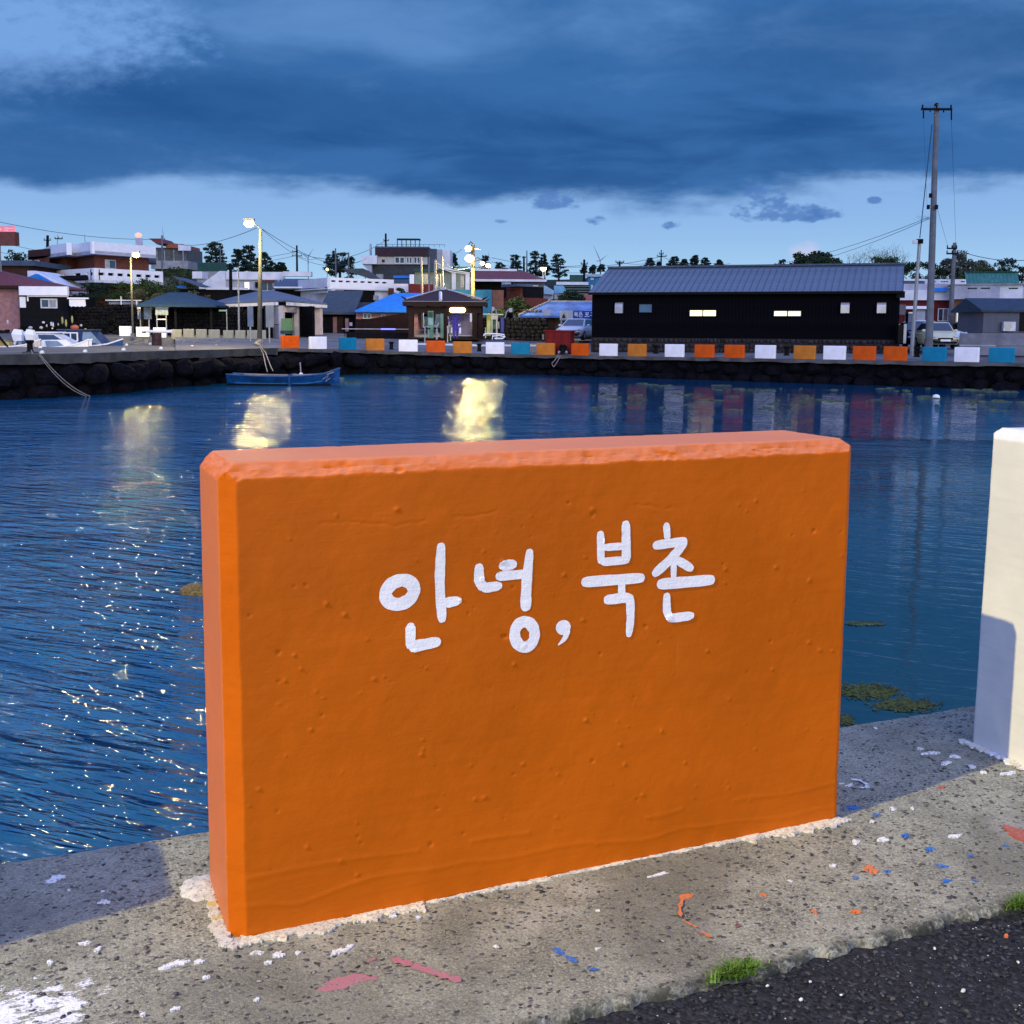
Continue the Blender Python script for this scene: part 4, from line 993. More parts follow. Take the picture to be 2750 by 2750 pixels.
# unseen mast lamp added beyond the frame to put glitter on the lower left ripples
B_ = Vector((XU(-260, 38.5), 38.5, 1.6)); t_ = thing('street_lamp', 'unseen tall mast lamp added left of the picture for the water glitter', 'street lamp', B_)
MB().tube([(0, 0, 0), (0, 0, 14)], .13, 10, .08).build('pole', STEEL, t_); MB().box(-.3, .5, -.25, .15, 14.0, 14.12).build('lamp_head', STEEL, t_); MB().ball((.2, -.05, 13.85), .18).build('bulb', LAMPE, t_, True); lampl(t_, (.2, -.1, 13.4), 800, .12, (.95, .97, 1))
# ================================================================== BLACK WAREHOUSE
h = House('warehouse', 'long black timber clad harbour warehouse with seamed metal roof and lit slit windows', 'warehouse', 1590, 68.2, 2415, 62.6, zb=1.05)
x0, x1, z0, z1 = h.r(1590, 784, 2413, 908)
D_ = 9.0
zb_ = h.p(2000, 909)[1]; zt = h.p(2000, 783)[1]
seams = [1590, 1992, 2413]
xs_ = [h.p(u, 850)[0] for u in seams]
for i in range(2): MB().box(xs_[i]+.015, xs_[i+1]-.015, 0, D_, zb_, zt).build('wall', BLACKW, h.root)
# vertical cladding boards, thin relief
bn = 86; bw = (x1-x0)/bn; bme = None
for i in range(bn):
    xa = x0+bw*i+.012; xb = xa+bw-.024
    if bme is None: o = MB().box(0, bw-.024, -.018, .004, zb_+.01, zt-.05).build('cladding_board', BLACKW, h.root); bme = o
    else: o = bme.copy(); COL.objects.link(o)
    o.location.x = xa
# stone plinth of small lava stones
MB().box(x0-.02, x1+.02, .03, D_, 0, zb_).build('plinth', mat('plinth_mortar', (.03, .028, .03), .95), h.root)
PLS = mat('plinth_stone', (.032, .028, .033), .95, .6, 2, .5, 10, .03)
rgp = random.Random(6); mb = MB(); nst = 0
for r_ in range(4):
    xx = x0+rgp.uniform(0, .2); zz_ = zb_*(r_+.5)/4
    while xx < x1:
        w = rgp.uniform(.16, .42); mb.ball((xx+w/2, -.02+rgp.uniform(-.02, .02), zz_+rgp.uniform(-.02, .02)), 1, w*.47, .10, zb_/8*rgp.uniform(.75, 1), 6, 4); xx += w; nst += 1
tag(mb.build('plinth_stones', PLS, h.root), kind='stuff')
# roof: seamed panels
zr = h.p(2000, 716, 4.2)[1]; ya = -.35
ROOFM = mat('blue_grey_metal_roof', (.105, .14, .175), .42, .2, .8, .05, metal=.3)
xl = x0-.1; xr_ = x1+.12; np_ = 47; pw = (xr_-xl)/np_
sl_ = (zr-zt)/(4.2-ya); pm_ = None
for i in range(np_):
    if pm_ is None:
        mbp = MB(); mbp.prismx([(ya, zt), (4.2, zr), (4.2, zr-.06), (ya, zt-.06)], 0, pw-.01); mbp.prismx([(ya, zt+.002), (4.2, zr+.002), (4.2, zr+.032), (ya, zt+.032)], pw-.045, pw-.014)
        o = mbp.build('roof_panel', ROOFM, h.root); pm_ = o
    else: o = pm_.copy(); COL.objects.link(o)
    o.location.x = xl+pw*i
MB().prismx([(4.21, zr), (4.21, zr-.08), (D_+.3, zt-.08), (D_+.3, zt)], xl, xr_).build('rear_roof', ROOFM, h.root)
MB().box(xl-.02, xr_+.02, 4.05, 4.37, zr+.005, zr+.11).build('ridge_cap', SLATE, h.root)
MB().box(xl-.02, xr_+.02, ya-.1, ya-.005, zt-.16, zt-.02).build('gutter', BLACK, h.root)
for xx in (x0, x1-.02): MB().prismx([(.01, zt-.1), (4.2, zr-.12), (D_, zt-.12)], xx, xx+.02).build('gable', BLACKW, h.root)
h.win(1851, 831, 1925, 851, 2, BLACK, LITW, -.03, .05); h.win(2077, 833, 2153, 851, 2, BLACK, LITW, -.03, .05, pms=[emat('lit_window_cream', (1, .92, .62), .85), emat('lit_window_dim', (.9, .88, .62), .72)])
h.win(1716, 816, 1752, 840, 1, BLACK, PANEB, -.03, .03)
HOOD = mat('brushed_steel_hood', (.42, .43, .46), .35, .1, 3, 0, metal=.6)
for u0_, u1_ in ((1654, 1674), (2259, 2281), (2356, 2379)):
    a, b, c_, e = h.r(u0_, 812, u1_, 841); w = b-a
    mb = MB(); n = 6; prof = [(-.03, c_), (-.24, c_)]+[(-.24*cos(q)**.6 if q < 1.5 else -.03, c_+(e-c_)*.62+(e-c_)*.38*sin(q)) for q in [pi/2*k/n for k in range(n)]]+[(-.03, e)]
    mb.prismx(prof, a, b); mb.build('vent_hood', HOOD, h.root)
o = h.box('floodlight', BLACK, 2408, 782, 2430, 800, -.3, -.1)

# ================================================================== TOILET BLOCK + NAVY SHELTER (left)
LAVW = mat('dark_lava_wall', (.009, .009, .010), .95, .5, 2, .6, 6, .06)
def lava_wall(label, u0, d0, u1, d1, vt, zb=1.6, th=.6, small=.16, m=LAVW, cap=None, sz=.32):
    hh = House('lava_stone_wall', label, 'stone wall', u0, d0, u1, d1, zb=zb)
    a, b, _, zt_ = hh.r(u0, vt, u1, vt+4)
    MB().box(0, hh.L, .12, th, 0, zt_-.06).build('core', LAVA, hh.root)
    rg = random.Random(int(u0*7+vt)); mb = MB(); z = .1
    while z < zt_:
        x = rg.uniform(-.1, .1)
        while x < hh.L:
            w = rg.uniform(.7, 1.4)*sz; mb.ball((x+w/2, .1+rg.uniform(-.05, .04), z+rg.uniform(-.05, .05)), 1, w*.52, .16, sz*rg.uniform(.34, .5), 6, 4); x += w
        z += sz*.75
    tag(mb.build('stones', m, hh.root), kind='stuff'); return hh
lava_wall('tall black lava stone wall behind the moored boats', -300, 92, 310, 90, 820)
lava_wall('black lava stone wall between the shelter and the toilet block', 300, 88, 760, 84, 826)

# toilet block
Cn = Vector((XU(759, 79), 79)); Rt_ = Vector((XU(866, 88), 88)); Lf = Vector((XU(563, 91), 91)); Bk = Rt_+Lf-Cn; zg = 1.85
tb = thing('toilet_block', 'low public building with grey hip roof, white fascia and half open porch', 'building', (Cn.x, Cn.y, zg))
def L2(p): return (p[0]-Cn.x, p[1]-Cn.y)
c0, c1, c2, c3 = map(L2, (Cn, Rt_, Bk, Lf))
def zpx(u, v, d): return at(u, v, d).z-zg
zf1 = zpx(759, 808, 79); zf0 = zpx(759, 820, 79)
mb = MB()
def off2(P, Q, y): P = Vector(P); Q = Vector(Q); d = (Q-P).normalized(); return Vector((-d.y, d.x))*y
mb = MB().seg(c3, c0, -.40, -.28, zf0, zf1-.08).seg(c0, c1, -.40, -.28, zf0, zf1-.08); mb.build('fascia', mat('white_fascia', (.6, .62, .68), .6, .1), tb)
cen = ((c1[0]+c3[0])/2, (c1[1]+c3[1])/2); ex_ = lambda p, k: (cen[0]+(p[0]-cen[0])*k, cen[1]+(p[1]-cen[1])*k)
e = [ex_(p, 1.07) for p in (c0, c1, c2, c3)]; ze_ = zpx(759, 806, 79)
d30 = (Vector(c3)-Vector(c0)); r0 = Vector(cen)-d30*.13; r1 = Vector(cen)+d30*.13; zrg = zpx(690, 781, 89)
vs = [(p[0], p[1], ze_) for p in e]+[(r0.x, r0.y, zrg), (r1.x, r1.y, zrg)]+[(p[0], p[1], ze_-.10) for p in e]
MB().add(vs, [(0, 1, 4), (1, 2, 5, 4), (2, 3, 5), (3, 0, 4, 5), (9, 8, 7, 6), (6, 7, 1, 0), (7, 8, 2, 1), (8, 9, 3, 2), (9, 6, 0, 3)]).build('hip_roof', mat('slate_blue_roof', (.10, .13, .18), .6, .15, 1), tb)
PKW = mat('pinkish_white_render', (.50, .45, .46), .8, .1)
n01 = Vector(c1)-Vector(c0); L01 = n01.length; n01.normalize(); n03 = Vector(c3)-Vector(c0); L03 = n03.length; n03.normalize()
def on01(u, y=0):   # parameter along c0-c1 for pixel column
    r = ray(u, 850); a = Vector((r.x, r.y)); # solve Cn + n01*s = a*k
    M_ = np.array([[n01.x, -a.x], [n01.y, -a.y]]); s, k = np.linalg.solve(M_, [-Cn.x, -Cn.y]); return s
def seg01(mb, ua, ub, z0, z1, y0=-.02, y1=.25):
    a, b = on01(ua), on01(ub); return mb.seg(Vector(c0)+n01*a, Vector(c0)+n01*b, y0, y1, z0, z1)
seg01(MB(), 806, 865, 0, zf0-.01, .3, .6).build('wall', PKW, tb)
MB().seg(Vector(c0)+n01*on01(762), Vector(c0)+n01*on01(806), 1.2, 1.4, 0, zf0-.01).build('porch_back_wall', DARK, tb)
mb = MB()
for ua, ub in ((759, 763), (800, 806), (808, 812), (830, 834), (858, 865)): seg01(MB(), ua, ub, 0, zf0-.02, -.05, .28).build('post', PKW, tb)
seg01(MB(), 763, 800, zf0-.45, zf0-.03, .02, .2).build('lintel', PKW, tb)
dd = seg01(MB(), 813, 822, .05, 2.35, .2, .28).build('door', mat('grey_door', (.42, .42, .46), .6), tb); seg01(MB(), 815, 818, 1.2, 1.9, .16, .19).build('pane', PANE, dd)
wf = seg01(MB(), 838, 852, .7, 2.5, .2, .28).build('window', mat('lilac_shutter', (.40, .36, .42), .6), tb)
n30 = Vector(c0)-Vector(c3); n30l = n30.length; n30.normalize()
MB().seg(Vector(c3), Vector(c3)+n30*(n30l*.60), .1, .35, 0, zf0-.01).build('side_wall', LAVA, tb)
MB().seg(Vector(c0)-n30*1.9, Vector(c0)-n30*.35, .02, .30, 1.05, zf0-.01).build('side_panel', mat('white_panel', (.52, .52, .56), .7, .1), tb)
for k in (.0, .28, .6): p = Vector(c3)+n30*(n30l*k); MB().box(p.x-.12, p.x+.12, p.y-.0, p.y+.24, 0, zf0-.01).build('porch_post', DARK, tb)
MB().seg(Vector(c3)+n30*(n30l*.6), Vector(c0)-n30*.4, 2.4, 2.6, 0, zf0-.01).build('porch_inner_wall', LAVA, tb)
MB().seg(Vector(c0)-n30*1.9, Vector(c0)-n30*.1, .05, .2, 0, 1.0).build('low_wall', PALEG, tb)
b_ = House('green_cabinet', 'green public cabinet standing before the toilet block door', 'cabinet', 755, 77.5, 785, 77.5, zb=1.8)
b_.box('cabinet_body', mat('leaf_green_panel', (.13, .24, .10), .6, .1), 755, 855, 784, 888, 0, .5); b_.box('cabinet_base', GREENP, 753, 888, 783, 897, -.02, .5)

# notice boards on posts
def board(label, u0, v0, u1, v1, vb, d, legs, m, name='notice_board', zb=1.75, inner=None, roof=None):
    hb = House(name, label, 'sign board', u0, d, u1, d, zb=zb)
    hb.box('panel', m, u0, v0, u1, v1, -.05, .05)
    if inner:
        a, b, c_, e = hb.r(*inner, -.06); MB().box(a, b, -.075, -.055, c_, e).build('poster', mat('faded_poster', (.22, .28, .33), .6, .4, 3), hb.root)
    if roof: hb.box('cap', FRAME, *roof, -.15, .15)
    for l in legs: x = hb.p(l, v1, 0)[0]; MB().tube([(x, .0, 0), (x, .0, hb.p(l, v1, 0)[1])], .05, 8).build('leg', STEEL, hb.root)
    return hb
BLG = mat('blue_grey_sign_sheet', (.13, .17, .25), .5, .2, 1)
board('tall narrow blue grey information sign left of the tall lamp post', 664, 823, 680, 877, 915, 72, (672,), BLG)
board('larger grey information sign right of the tall lamp post', 713, 820, 735, 879, 920, 70, (723,), mat('grey_sign_sheet', (.18, .21, .25), .5, .2, 1))
nb = board('glazed notice case with two legs, left one of the pair by the boats', 369, 828, 407, 857, 885, 84, (377, 400), mat('grey_green_case', (.24, .28, .28), .6), inner=(376, 838, 400, 853), roof=(368, 825, 409, 830), zb=1.8)
nb = board('taller notice case with a crossbar, right one of the pair by the boats', 417, 826, 451, 846, 885, 83, (421, 446), mat('pale_grey_case', (.32, .36, .38), .6), inner=(424, 829, 444, 844), roof=(416, 822, 452, 827), zb=1.8)
nb.box('crossbar', WHITE, 421, 856, 446, 859, -.04, .04)
sg = House('street_name_sign', 'small green street name sign on a thin grey post', 'street sign', 588, 81.5, 611, 81.5, zb=1.8)
sg.box('sign_plate', mat('pale_green_sign', (.18, .36, .22), .5, .1), 588, 832, 609, 836, -.02, .02); x = sg.p(609, 850)[0]; MB().tube([(x, 0, 0), (x, 0, sg.p(609, 831)[1])], .04, 8).build('post', STEEL, sg.root)
def pole(name, label, cat, u0, v0, u1, v1, d, r0, r1=None, m=POLEC, arms=(), zb=None, par=None, group=None):
    B = at(u0, v0, d); T = at(u1, v1, d)
    if zb is not None: B.z = zb
    t_ = thing(name, label, cat, B, 0, group)
    MB().tube([(0, 0, 0), T-B], r0, 10, r1 or r0).build('pole_shaft', m, t_)
    for (v, ua, ub) in arms:
        P = at(ua, v, d-r0-.03)-B; Q = at(ub, v, d-r0-.03)-B
        c_ = MB().box(P.x, Q.x, P.y-.04, P.y+.04, P.z-.05, P.z+.05).build('crossarm', DARK, t_)
        for k in range(3 if abs(ub-ua) > 18 else 2):
            x = P.x+(Q.x-P.x)*(.04+.92*k/(2 if abs(ub-ua) > 18 else 1)); MB().tube([(x, P.y, P.z+.05), (x, P.y, P.z+.2)], .04, 6).build('insulator', DARK, c_)
    return t_
pole('flag_pole', 'thin bare steel pole in front of the stone wall, left of the tall lamp', 'pole', 642, 890, 640, 716, 79, .07, .045, STEEL)

# navy hipped shelter
hs = House('shelter', 'open shelter with low navy hip roof against the stone wall', 'shelter', 372, 83, 575, 83, zb=1.8)
hs.hip('hip_roof', NAVY, 366, 819, 580, 452, 505, 785, -.4, 6.2)
for u in (380, 470, 566):
    x = hs.p(u, 850)[0]; MB().box(x-.08, x+.08, .1, .26, 0, hs.p(u, 821)[1]).build('post', DARK, hs.root)
hs.box('back_wall', LAVA, 385, 824, 566, 893, 5.5, 5.8)
pg = House('pergola', 'pale timber bar on short posts left of the navy shelter', 'pergola', 283, 86, 378, 86, zb=1.8)
pg.box('beam', FRAME, 283, 805, 379, 808, -.08, .08); pg.box('rear_beam', GREYC, 292, 811, 371, 817, .6, .75)
for u, v0_, v1_ in ((325, 796, 818), (367, 806, 822)): pg.box('post', FRAME, u-2, v0_, u+2, v1_, -.05, .05)
for u in (290, 370): pg.box('support', DARK, u-1.5, 809, u+1.5, 900, .1, .2)

# ================================================================== LEFT HOUSES
LT = dict
h = House('rooftop_sign', 'brown rooftop sign box carrying red lit letters at the left edge', 'sign', -70, 92, 42, 92)
h.box('sign_box', mat('brown_sign_box', (.12, .045, .04), .7), -70, 622, 41, 658, 0, .8)
h.box('sign_post', STEEL, -2, 658, 2, 730, .3, .5)
red = emat('red_neon', (.9, .13, .17), .8); mb = MB(); fr_ = MB()
def stk(mb, hh, pts, w, y, th=.05):
    for (p, q) in zip(pts[:-1], pts[1:]):
        a = Vector(hh.p(p[0], p[1], y)); b = Vector(hh.p(q[0], q[1], y)); d = (b-a).normalized(); n_ = Vector((-d.y, d.x))*w; a = a-d*w*.6; b = b+d*w*.6
        mb.prismy([(a-n_)[:], (b-n_)[:], (b+n_)[:], (a+n_)[:]], y-th, y)
for k, pp in enumerate(([(0, 611), (6, 611), (6, 621), (-2, 621)], [(9, 612), (16, 610)], [(9, 621), (9, 613)], [(10, 621), (17, 621)], [(13, 616), (17, 616)], [(23, 611), (34, 611)], [(21, 616), (36, 616)], [(23, 621), (28, 617), (34, 621)], [(38, 609), (38, 622)])):
    stk(mb, h, pp, .055, .1+k*.012)
mb.build('sign_letters', red, h.root)
stk(fr_, h, [(-5, 608), (39, 608)], .02, .3); fr_.build('letter_rail', STEEL, h.root)

h = House('brick_house', 'dark brick house with flat grey slab roof behind the red tiled one', 'house', -120, 104, 80, 104)
h.wall(mat('dark_brick', (.06, .03, .025), .9, .2, 3), -120, 713, 79, 0, 8); h.box('slab_roof', SLATE, -120, 699, 91, 713, -.7, 8)
h = House('garage', 'white gabled outbuilding with a bright blue lean-to roof', 'house', 72, 99, 182, 99)
x0, x1, z0, z1 = h.r(75, 765, 181, 800)
a, zt_ = h.p(80, 727); b, _ = h.p(95, 727); zc_ = h.p(181, 768)[1]
MB().prismy([(x0, 0), (x1, 0), (x1, zc_), (b, zt_), (x0, zt_)], .0, 5).build('wall', WHITE2, h.root)
p0 = h.p(72, 746, -.5); p1 = h.p(98, 735, -.5); p2 = h.p(146, 762, -.5); p3 = h.p(128, 766, -.5)
MB().prismy([p0, p1, p2, p3], -.6, -.05).build('blue_roof', BLUER, h.root); h.box('tank', DARK, 124, 761, 144, 768, -.9, -.65)
h = House('pink_brick_house', 'pink brick house with a spreading dark red tiled roof, left edge', 'house', -140, 90, 51, 90)
h.wall(PINK, -140, 770, 51, 0, 7)
h.hip('tiled_roof', REDT, -150, 768, 128, -120, -8, 724, -.6, 7.5); h.box('eave', WOODB, -140, 766, 56, 774, -.75, -.62)
h = House('white_annexe', 'low annexe with broad white parapet, sliding window and white door', 'house', 51, 89, 182, 89)
h.box('parapet', WHITE, 50, 769, 181, 793, -.35, .0); h.wall(DARK, 51, 794, 181, .05, 6); h.box('eave_band', WHITE2, 72, 793, 181, 797, -.2, .04)
h.win(109, 802, 155, 828, 2, FRAME, PANE, .04, .1, pms=[PANE, mat('grey_curtain', (.25, .28, .33), .8)])
h.box('door', WHITE, 52, 797, 69, 826, -.04, .04); h.box('meter_box', WHITE, 72, 797, 76, 809, -.06, .04)
h = House('awning', 'white awning with scalloped lower edge above the stone wall', 'awning', 180, 88, 236, 88)
h.box('awning_bar', WHITE, 180, 799, 236, 803, -.35, -.1); a = [h.p(186, 804, -.2), h.p(229, 804, -.2), h.p(231, 821, -.2)]+[h.p(231-5.5*k, 822+(k % 2)*2, -.2) for k in range(1, 8)]+[h.p(187, 821, -.2)]
MB().prismy([tuple(p) for p in a], -.24, -.2).build('awning_cloth', WHITE, h.root)
for u in (190, 226): h.box('awning_post', DARK, u, 803, u+2, 880, .0, .08)

# faceted brick house with two white parapets
bh = thing('brick_house', 'two storey red brick house with faceted white parapets and a chimney light', 'house', (XU(260, 110), 110, gzd(110)-.4)); zb0 = gzd(110)-.4; Bx, By = XU(260, 110), 110
def W2(u, d): return Vector((XU(u, d)-Bx, d-By))
def Zp(u, v, d): return at(u, v, d).z-zb0
up_ = [(125, 118), (146, 113), (194, 109.5), (210, 111.5), (255, 107.5), (425, 114)]
pts = [W2(*p) for p in up_]; zt1 = Zp(255, 648, 107.5); zt0 = Zp(255, 681, 107.5)
mb = MB()
for p, q in zip(pts[:-1], pts[1:]): mb.seg(p, q, 0, .25, zt0, zt1)
pp = [p for p in pts]+[W2(425, 126), W2(125, 128)]
mb.build('upper_parapet', WHITE, bh); MB().prism(pp, zt0+.02, zt0+.3).build('roof_slab', WHITE2, bh)
wl = [W2(92, 117), W2(140, 114), W2(146, 117), W2(186, 113), W2(206, 114.5), W2(260, 109.5), W2(405, 114.5), W2(405, 124), W2(92, 127)]
MB().prism(wl, 0, zt0).build('brick_wall', BRICK, bh)
MB().prism([W2(84, 116.4), W2(143, 113.4), W2(143, 116.8), W2(84, 122)], Zp(110, 688, 115), Zp(110, 670, 115)).build('wing_roof', mat('dark_brick_band', (.055, .022, .018), .85), bh)
zl1 = Zp(260, 721, 106); zl0 = Zp(260, 752, 106)
lo_ = [(80, 117), (128, 112), (186, 108.5), (258, 105), (442, 111)]; slots = {0: ((.35, .5), (.6, .72)), 1: ((.1, .38), (.6, .7), (.82, .92)), 2: ((.25, .5), (.72, .8), (.88, .96)), 3: tuple((.06+k*.135, .145+k*.135) for k in range(7))}
mb = MB(); zs1 = zl1-.38; zs0 = zs1-.26
for i, (p, q) in enumerate(zip(lo_[:-1], lo_[1:])):
    P = W2(*p); Q = W2(*q); mb.seg(P, Q, 0, .22, zl0, zs0).seg(P, Q, 0, .22, zs1, zl1); c_ = 0
    for a, b in slots[i]: mb.seg(P.lerp(Q, c_), P.lerp(Q, a), 0, .22, zs0, zs1); c_ = b
    mb.seg(P.lerp(Q, c_), Q, 0, .22, zs0, zs1)
mb.build('terrace_parapet', WHITE, bh); mb = MB(); [mb.seg(W2(*p), W2(*q), .5, .56, zl0, zl1-.1) for p, q in zip(lo_[:-1], lo_[1:])]; mb.build('slot_shade_sheet', DARK, bh); MB().prism([W2(*p) for p in lo_]+[W2(442, 122), W2(80, 128)], zl0-.25, zl0).build('terrace_slab', WHITE2, bh)  # dark sheet added behind the slots stands in for the shade inside
dW = (W2(405, 114.5)-W2(260, 109.5)).normalized()
def winseg(u0, u1, v0, v1, d0, d1, nm='window'):
    P = W2(u0, d0); Q = W2(u1, d1); f = MB().seg(P, Q, -.08, .02, Zp(u0, v1, d0), Zp(u0, v0, d0)).build(nm, FRAME, bh); MB().seg(P.lerp(Q, .08), P.lerp(Q, .35), -.1, -.085, Zp(u0, v1-2, d0), Zp(u0, v0+2, d0)).build('pane', mat('pale_curtain', (.35, .4, .42), .8), f); MB().seg(P.lerp(Q, .4), P.lerp(Q, .94), -.1, -.085, Zp(u0, v1-2, d0), Zp(u0, v0+2, d0)).build('pane', PANE, f)
winseg(288, 316, 697, 721, 110.4, 111.3); winseg(102, 113, 699, 718, 116.2, 115.5)
cb = MB().prism([W2(371, 115), W2(391, 115.5), W2(391, 117), W2(371, 117)], zt0+.3, Zp(380, 638, 115)).build('chimney', PALEG, bh)
mb = MB(); c_ = W2(380, 115.6); mb.ball((c_.x, c_.y, Zp(380, 632, 115.6)), .30, 1.1, 1, .8); mb.build('red_lamp', emat('red_lamp_glow', (1, .14, .10), 4), cb)
MB().prism([W2(150, 103), W2(240, 100), W2(243, 104), W2(152, 107)], Zp(200, 752, 103), Zp(200, 742, 103)).build('stair_canopy', DARK, bh)
for u, d in ((160, 104), (238, 101.5)): p = W2(u, d); MB().box(p.x-.1, p.x+.1, p.y-.1, p.y+.1, -1, Zp(u, 752, d)).build('canopy_post', GREYC, bh)

# ================================================================== MID-LEFT ROOFS
h = House('workshop', 'grey house with a tilted dark red canopy and orange roof edge on the skyline', 'house', 407, 155, 512, 155)
h.wall(mat('dim_grey_wall', (.10, .11, .11), .9), 415, 665, 500, 0, 8); h.box('orange_roof', mat('orange_red_roof', (.30, .09, .05), .7), 445, 655, 490, 666, -.6, 8)
h.box('pale_gable', WHITE2, 478, 657, 512, 673, -.8, -.62); MB().prismy([h.p(406, 642, -1), h.p(438, 642, -1), h.p(450, 655, -1), h.p(428, 658, -1)], -2, 3).build('tilted_canopy', REDT, h.root); h.box('terrace', GREYC, 405, 700, 505, 722, -1.5, 8)
for u in (420, 440, 465, 490): h.box('post', GREYC, u, 672, u+3, 700, -1.2, -1)
h = House('net_fence', 'dark green netted terrace fence below the pine grove', 'fence', 528, 142, 610, 142); h.box('net_panel', GREENP, 530, 705, 608, 729, 0, .1); h.box('fence_base', GREYC, 528, 729, 610, 760, 0, .3)
h = House('gable_house', 'white house with a long sloping gable wall and low parapet', 'house', 530, 118, 765, 118)
zq = h.p(600, 728)[1]; MB().prismy([(h.p(540, 770)[0], 0), (h.p(606, 770)[0], 0), (h.p(606, 728)[0], zq), (h.p(590, 728)[0], zq), (h.p(535, 768)[0], h.p(535, 768)[1])], -.1, 4).build('gable_wall', WHITE2, h.root)
h.box('parapet', WHITE2, 606, 730, 764, 751, -.2, .1); h.wall(PALEG, 606, 750, 735, .11, 6)
h.win(656, 757, 671, 780, 1, FRAME, emat('lit_doorway', (1, .95, .72), 1.3), .1, .05, 'lit_door'); h.win(702, 757, 735, 782, 2, FRAME, PANE, .1, .08); h.box('red_awning', REDT, 700, 752, 733, 757, -.6, .1); h.box('air_conditioner', DARK, 685, 757, 696, 772, -.3, .1)
h = House('grey_roof_house', 'dark house with a slanting blue grey canopy below the white gable', 'house', 470, 104, 665, 104)
h.wall(DARK, 480, 776, 665, 0, 5); h.box('white_eave', WHITE2, 553, 772, 665, 778, -.4, -.05); MB().prismy([h.p(472, 744, -.5), h.p(478, 744, -.5), h.p(556, 771, -.5), h.p(548, 772, -.5)], -2, 2).build('slanting_roof', SLATE, h.root); h.box('blue_tarp', BLUER, 472, 768, 500, 773, -.5, -.2)
h.box('white_box', WHITE2, 516, 729, 543, 748, 3, 5)
h = House('long_roof_house', 'house with a long flat blue grey roof sheet and dark shopfront', 'house', 735, 110, 872, 110)
x0, x1, z0, z1 = h.r(735, 751, 872, 774); MB().prismx([(-1.0, z0), (5, z1+.3), (5, z1+.15), (-1.0, z0-.15)], x0, x1).build('roof_sheet', SLATE, h.root); h.wall(DARK, 738, 776, 868, 0, 5); h.box('white_eave', WHITE2, 735, 770, 872, 774, -1.15, -1.02)
h.box('white_band', WHITE, 836, 783, 880, 788, -.5, -.1); h.box('roof_vent', WHITE2, 760, 729, 835, 742, 6, 7)
# white house with slotted parapet
h = House('white_house', 'two storey white house with a slotted parapet and small dark windows', 'house', 880, 104, 1058, 108)
h.slotted('parapet', WHITE, 880, 748, 1058, 776, [(890+k*19.5, 902+k*19.5) for k in range(8)], 755, 759.5)
h.box('roof_slab', WHITE2, 880, 776, 1056, 779, .0, 7); h.box('slot_shade_sheet', DARK, 884, 751, 1054, 770, .5, .55); h.wall(WHITE2, 889, 779, 1050, .5, 7)  # dark sheet behind the parapet paints the shade in its openings
h.win(909, 789, 931, 812, 1, DARK, PANE, .48, .05); h.win(972, 782, 990, 793, 1, FRAME, PANE, .48, .05); h.win(972, 796, 990, 812, 1, FRAME, PANE, .48, .05); h.box('air_conditioner', PALEG, 1004, 793, 1014, 806, .2, .48); h.box('gas_box', WHITE2, 1017, 794, 1030, 812, .2, .48); h.box('brick_pier', BRICK, 1047, 774, 1061, 792, -.3, -.02)
h2 = House('white_house_wing', 'left wing of the white house with a pale blue parapet and porch', 'house', 800, 110, 880, 104)
h2.box('parapet', WHITE2, 800, 749, 879, 773, -.05, .2); h2.wall(DARK, 800, 776, 888, .6, 5); h2.box('porch_sign', mat('pale_sign', (.35, .42, .42), .6), 836, 783, 878, 788, -.2, .1); h2.box('column', FRAME, 880, 776, 889, 812, .1, .5)
h = House('canopy', 'grey corrugated terrace canopy sloping down over the white house', 'canopy', 905, 113, 1025, 113)
p = [h.p(920, 724), h.p(978, 722), h.p(1024, 754), h.p(1010, 754)]; MB().prismy([p[0], p[1], p[2], p[3]], -1, 4).build('canopy_sheet', mat('dark_grey_sheet', (.05, .06, .07), .6), h.root); MB().prismy([h.p(905, 750), h.p(940, 736), h.p(952, 751)], 1, 1.2).build('canopy_side', mat('teal_gable', (.07, .13, .15), .7), h.root)
for u in (935, 980): h.box('canopy_post', FRAME, u, 738, u+2, 760, .2, .4)
h = House('roof_lamp', 'small warm lamp burning above the roofs left of the round tree', 'lamp', 872, 118, 884, 118); h.box('lamp_post', STEEL, 878, 730, 880, 770, 0, .1); x, z = h.p(879, 724); MB().ball((x, -.1, z), .16).build('bulb', LAMPW, h.root)
# modern house on the hill
h = House('modern_house', 'modern hilltop house with dark flat roof band, white window band and roof frame', 'house', 1000, 138, 1168, 138)
h.box('roof_band', mat('dark_plum_cladding', (.035, .02, .028), .7), 1007, 665, 1150, 688, -.3, 8); h.box('roof_edge', SLATE, 1007, 662, 1152, 666, -.4, 8)
h.box('window_band', mat('cream_render', (.42, .42, .40), .8, .1), 1010, 689, 1148, 710, 0, 8); h.wall(mat('dark_base', (.045, .05, .058), .9), 1000, 711, 1150, .3, 8, 'base_wall')  # base wall in an even dark grey
for a, b in ((1059, 1088), (1090, 1108), (1110, 1130)): h.win(a, 689, b, 709, 2, FRAME, mat('green_glass', (.03, .07, .08), .2), -.02, .14)
h.win(1026, 697, 1033, 704, 1, DARK, PANE, -.02, .1)
h.box('balcony', WHITE2, 971, 686, 1012, 709, -1.2, 3); MB().prismy([h.p(975, 709), h.p(1000, 709), h.p(1000, 738)], -.8, .2).build('balcony_bracket', PALEG, h.root); h.box('chimney', PALEG, 992, 655, 996, 686, 1, 1.8)
h.box('side_wall', mat('dim_slate_wall', (.07, .09, .12), .9), 1150, 668, 1172, 735, .2, 8); h.box('side_wall', PALEG, 1172, 670, 1186, 735, 1.2, 8); h.box('side_wall', WHITE2, 1186, 672, 1209, 735, 2.4, 8)
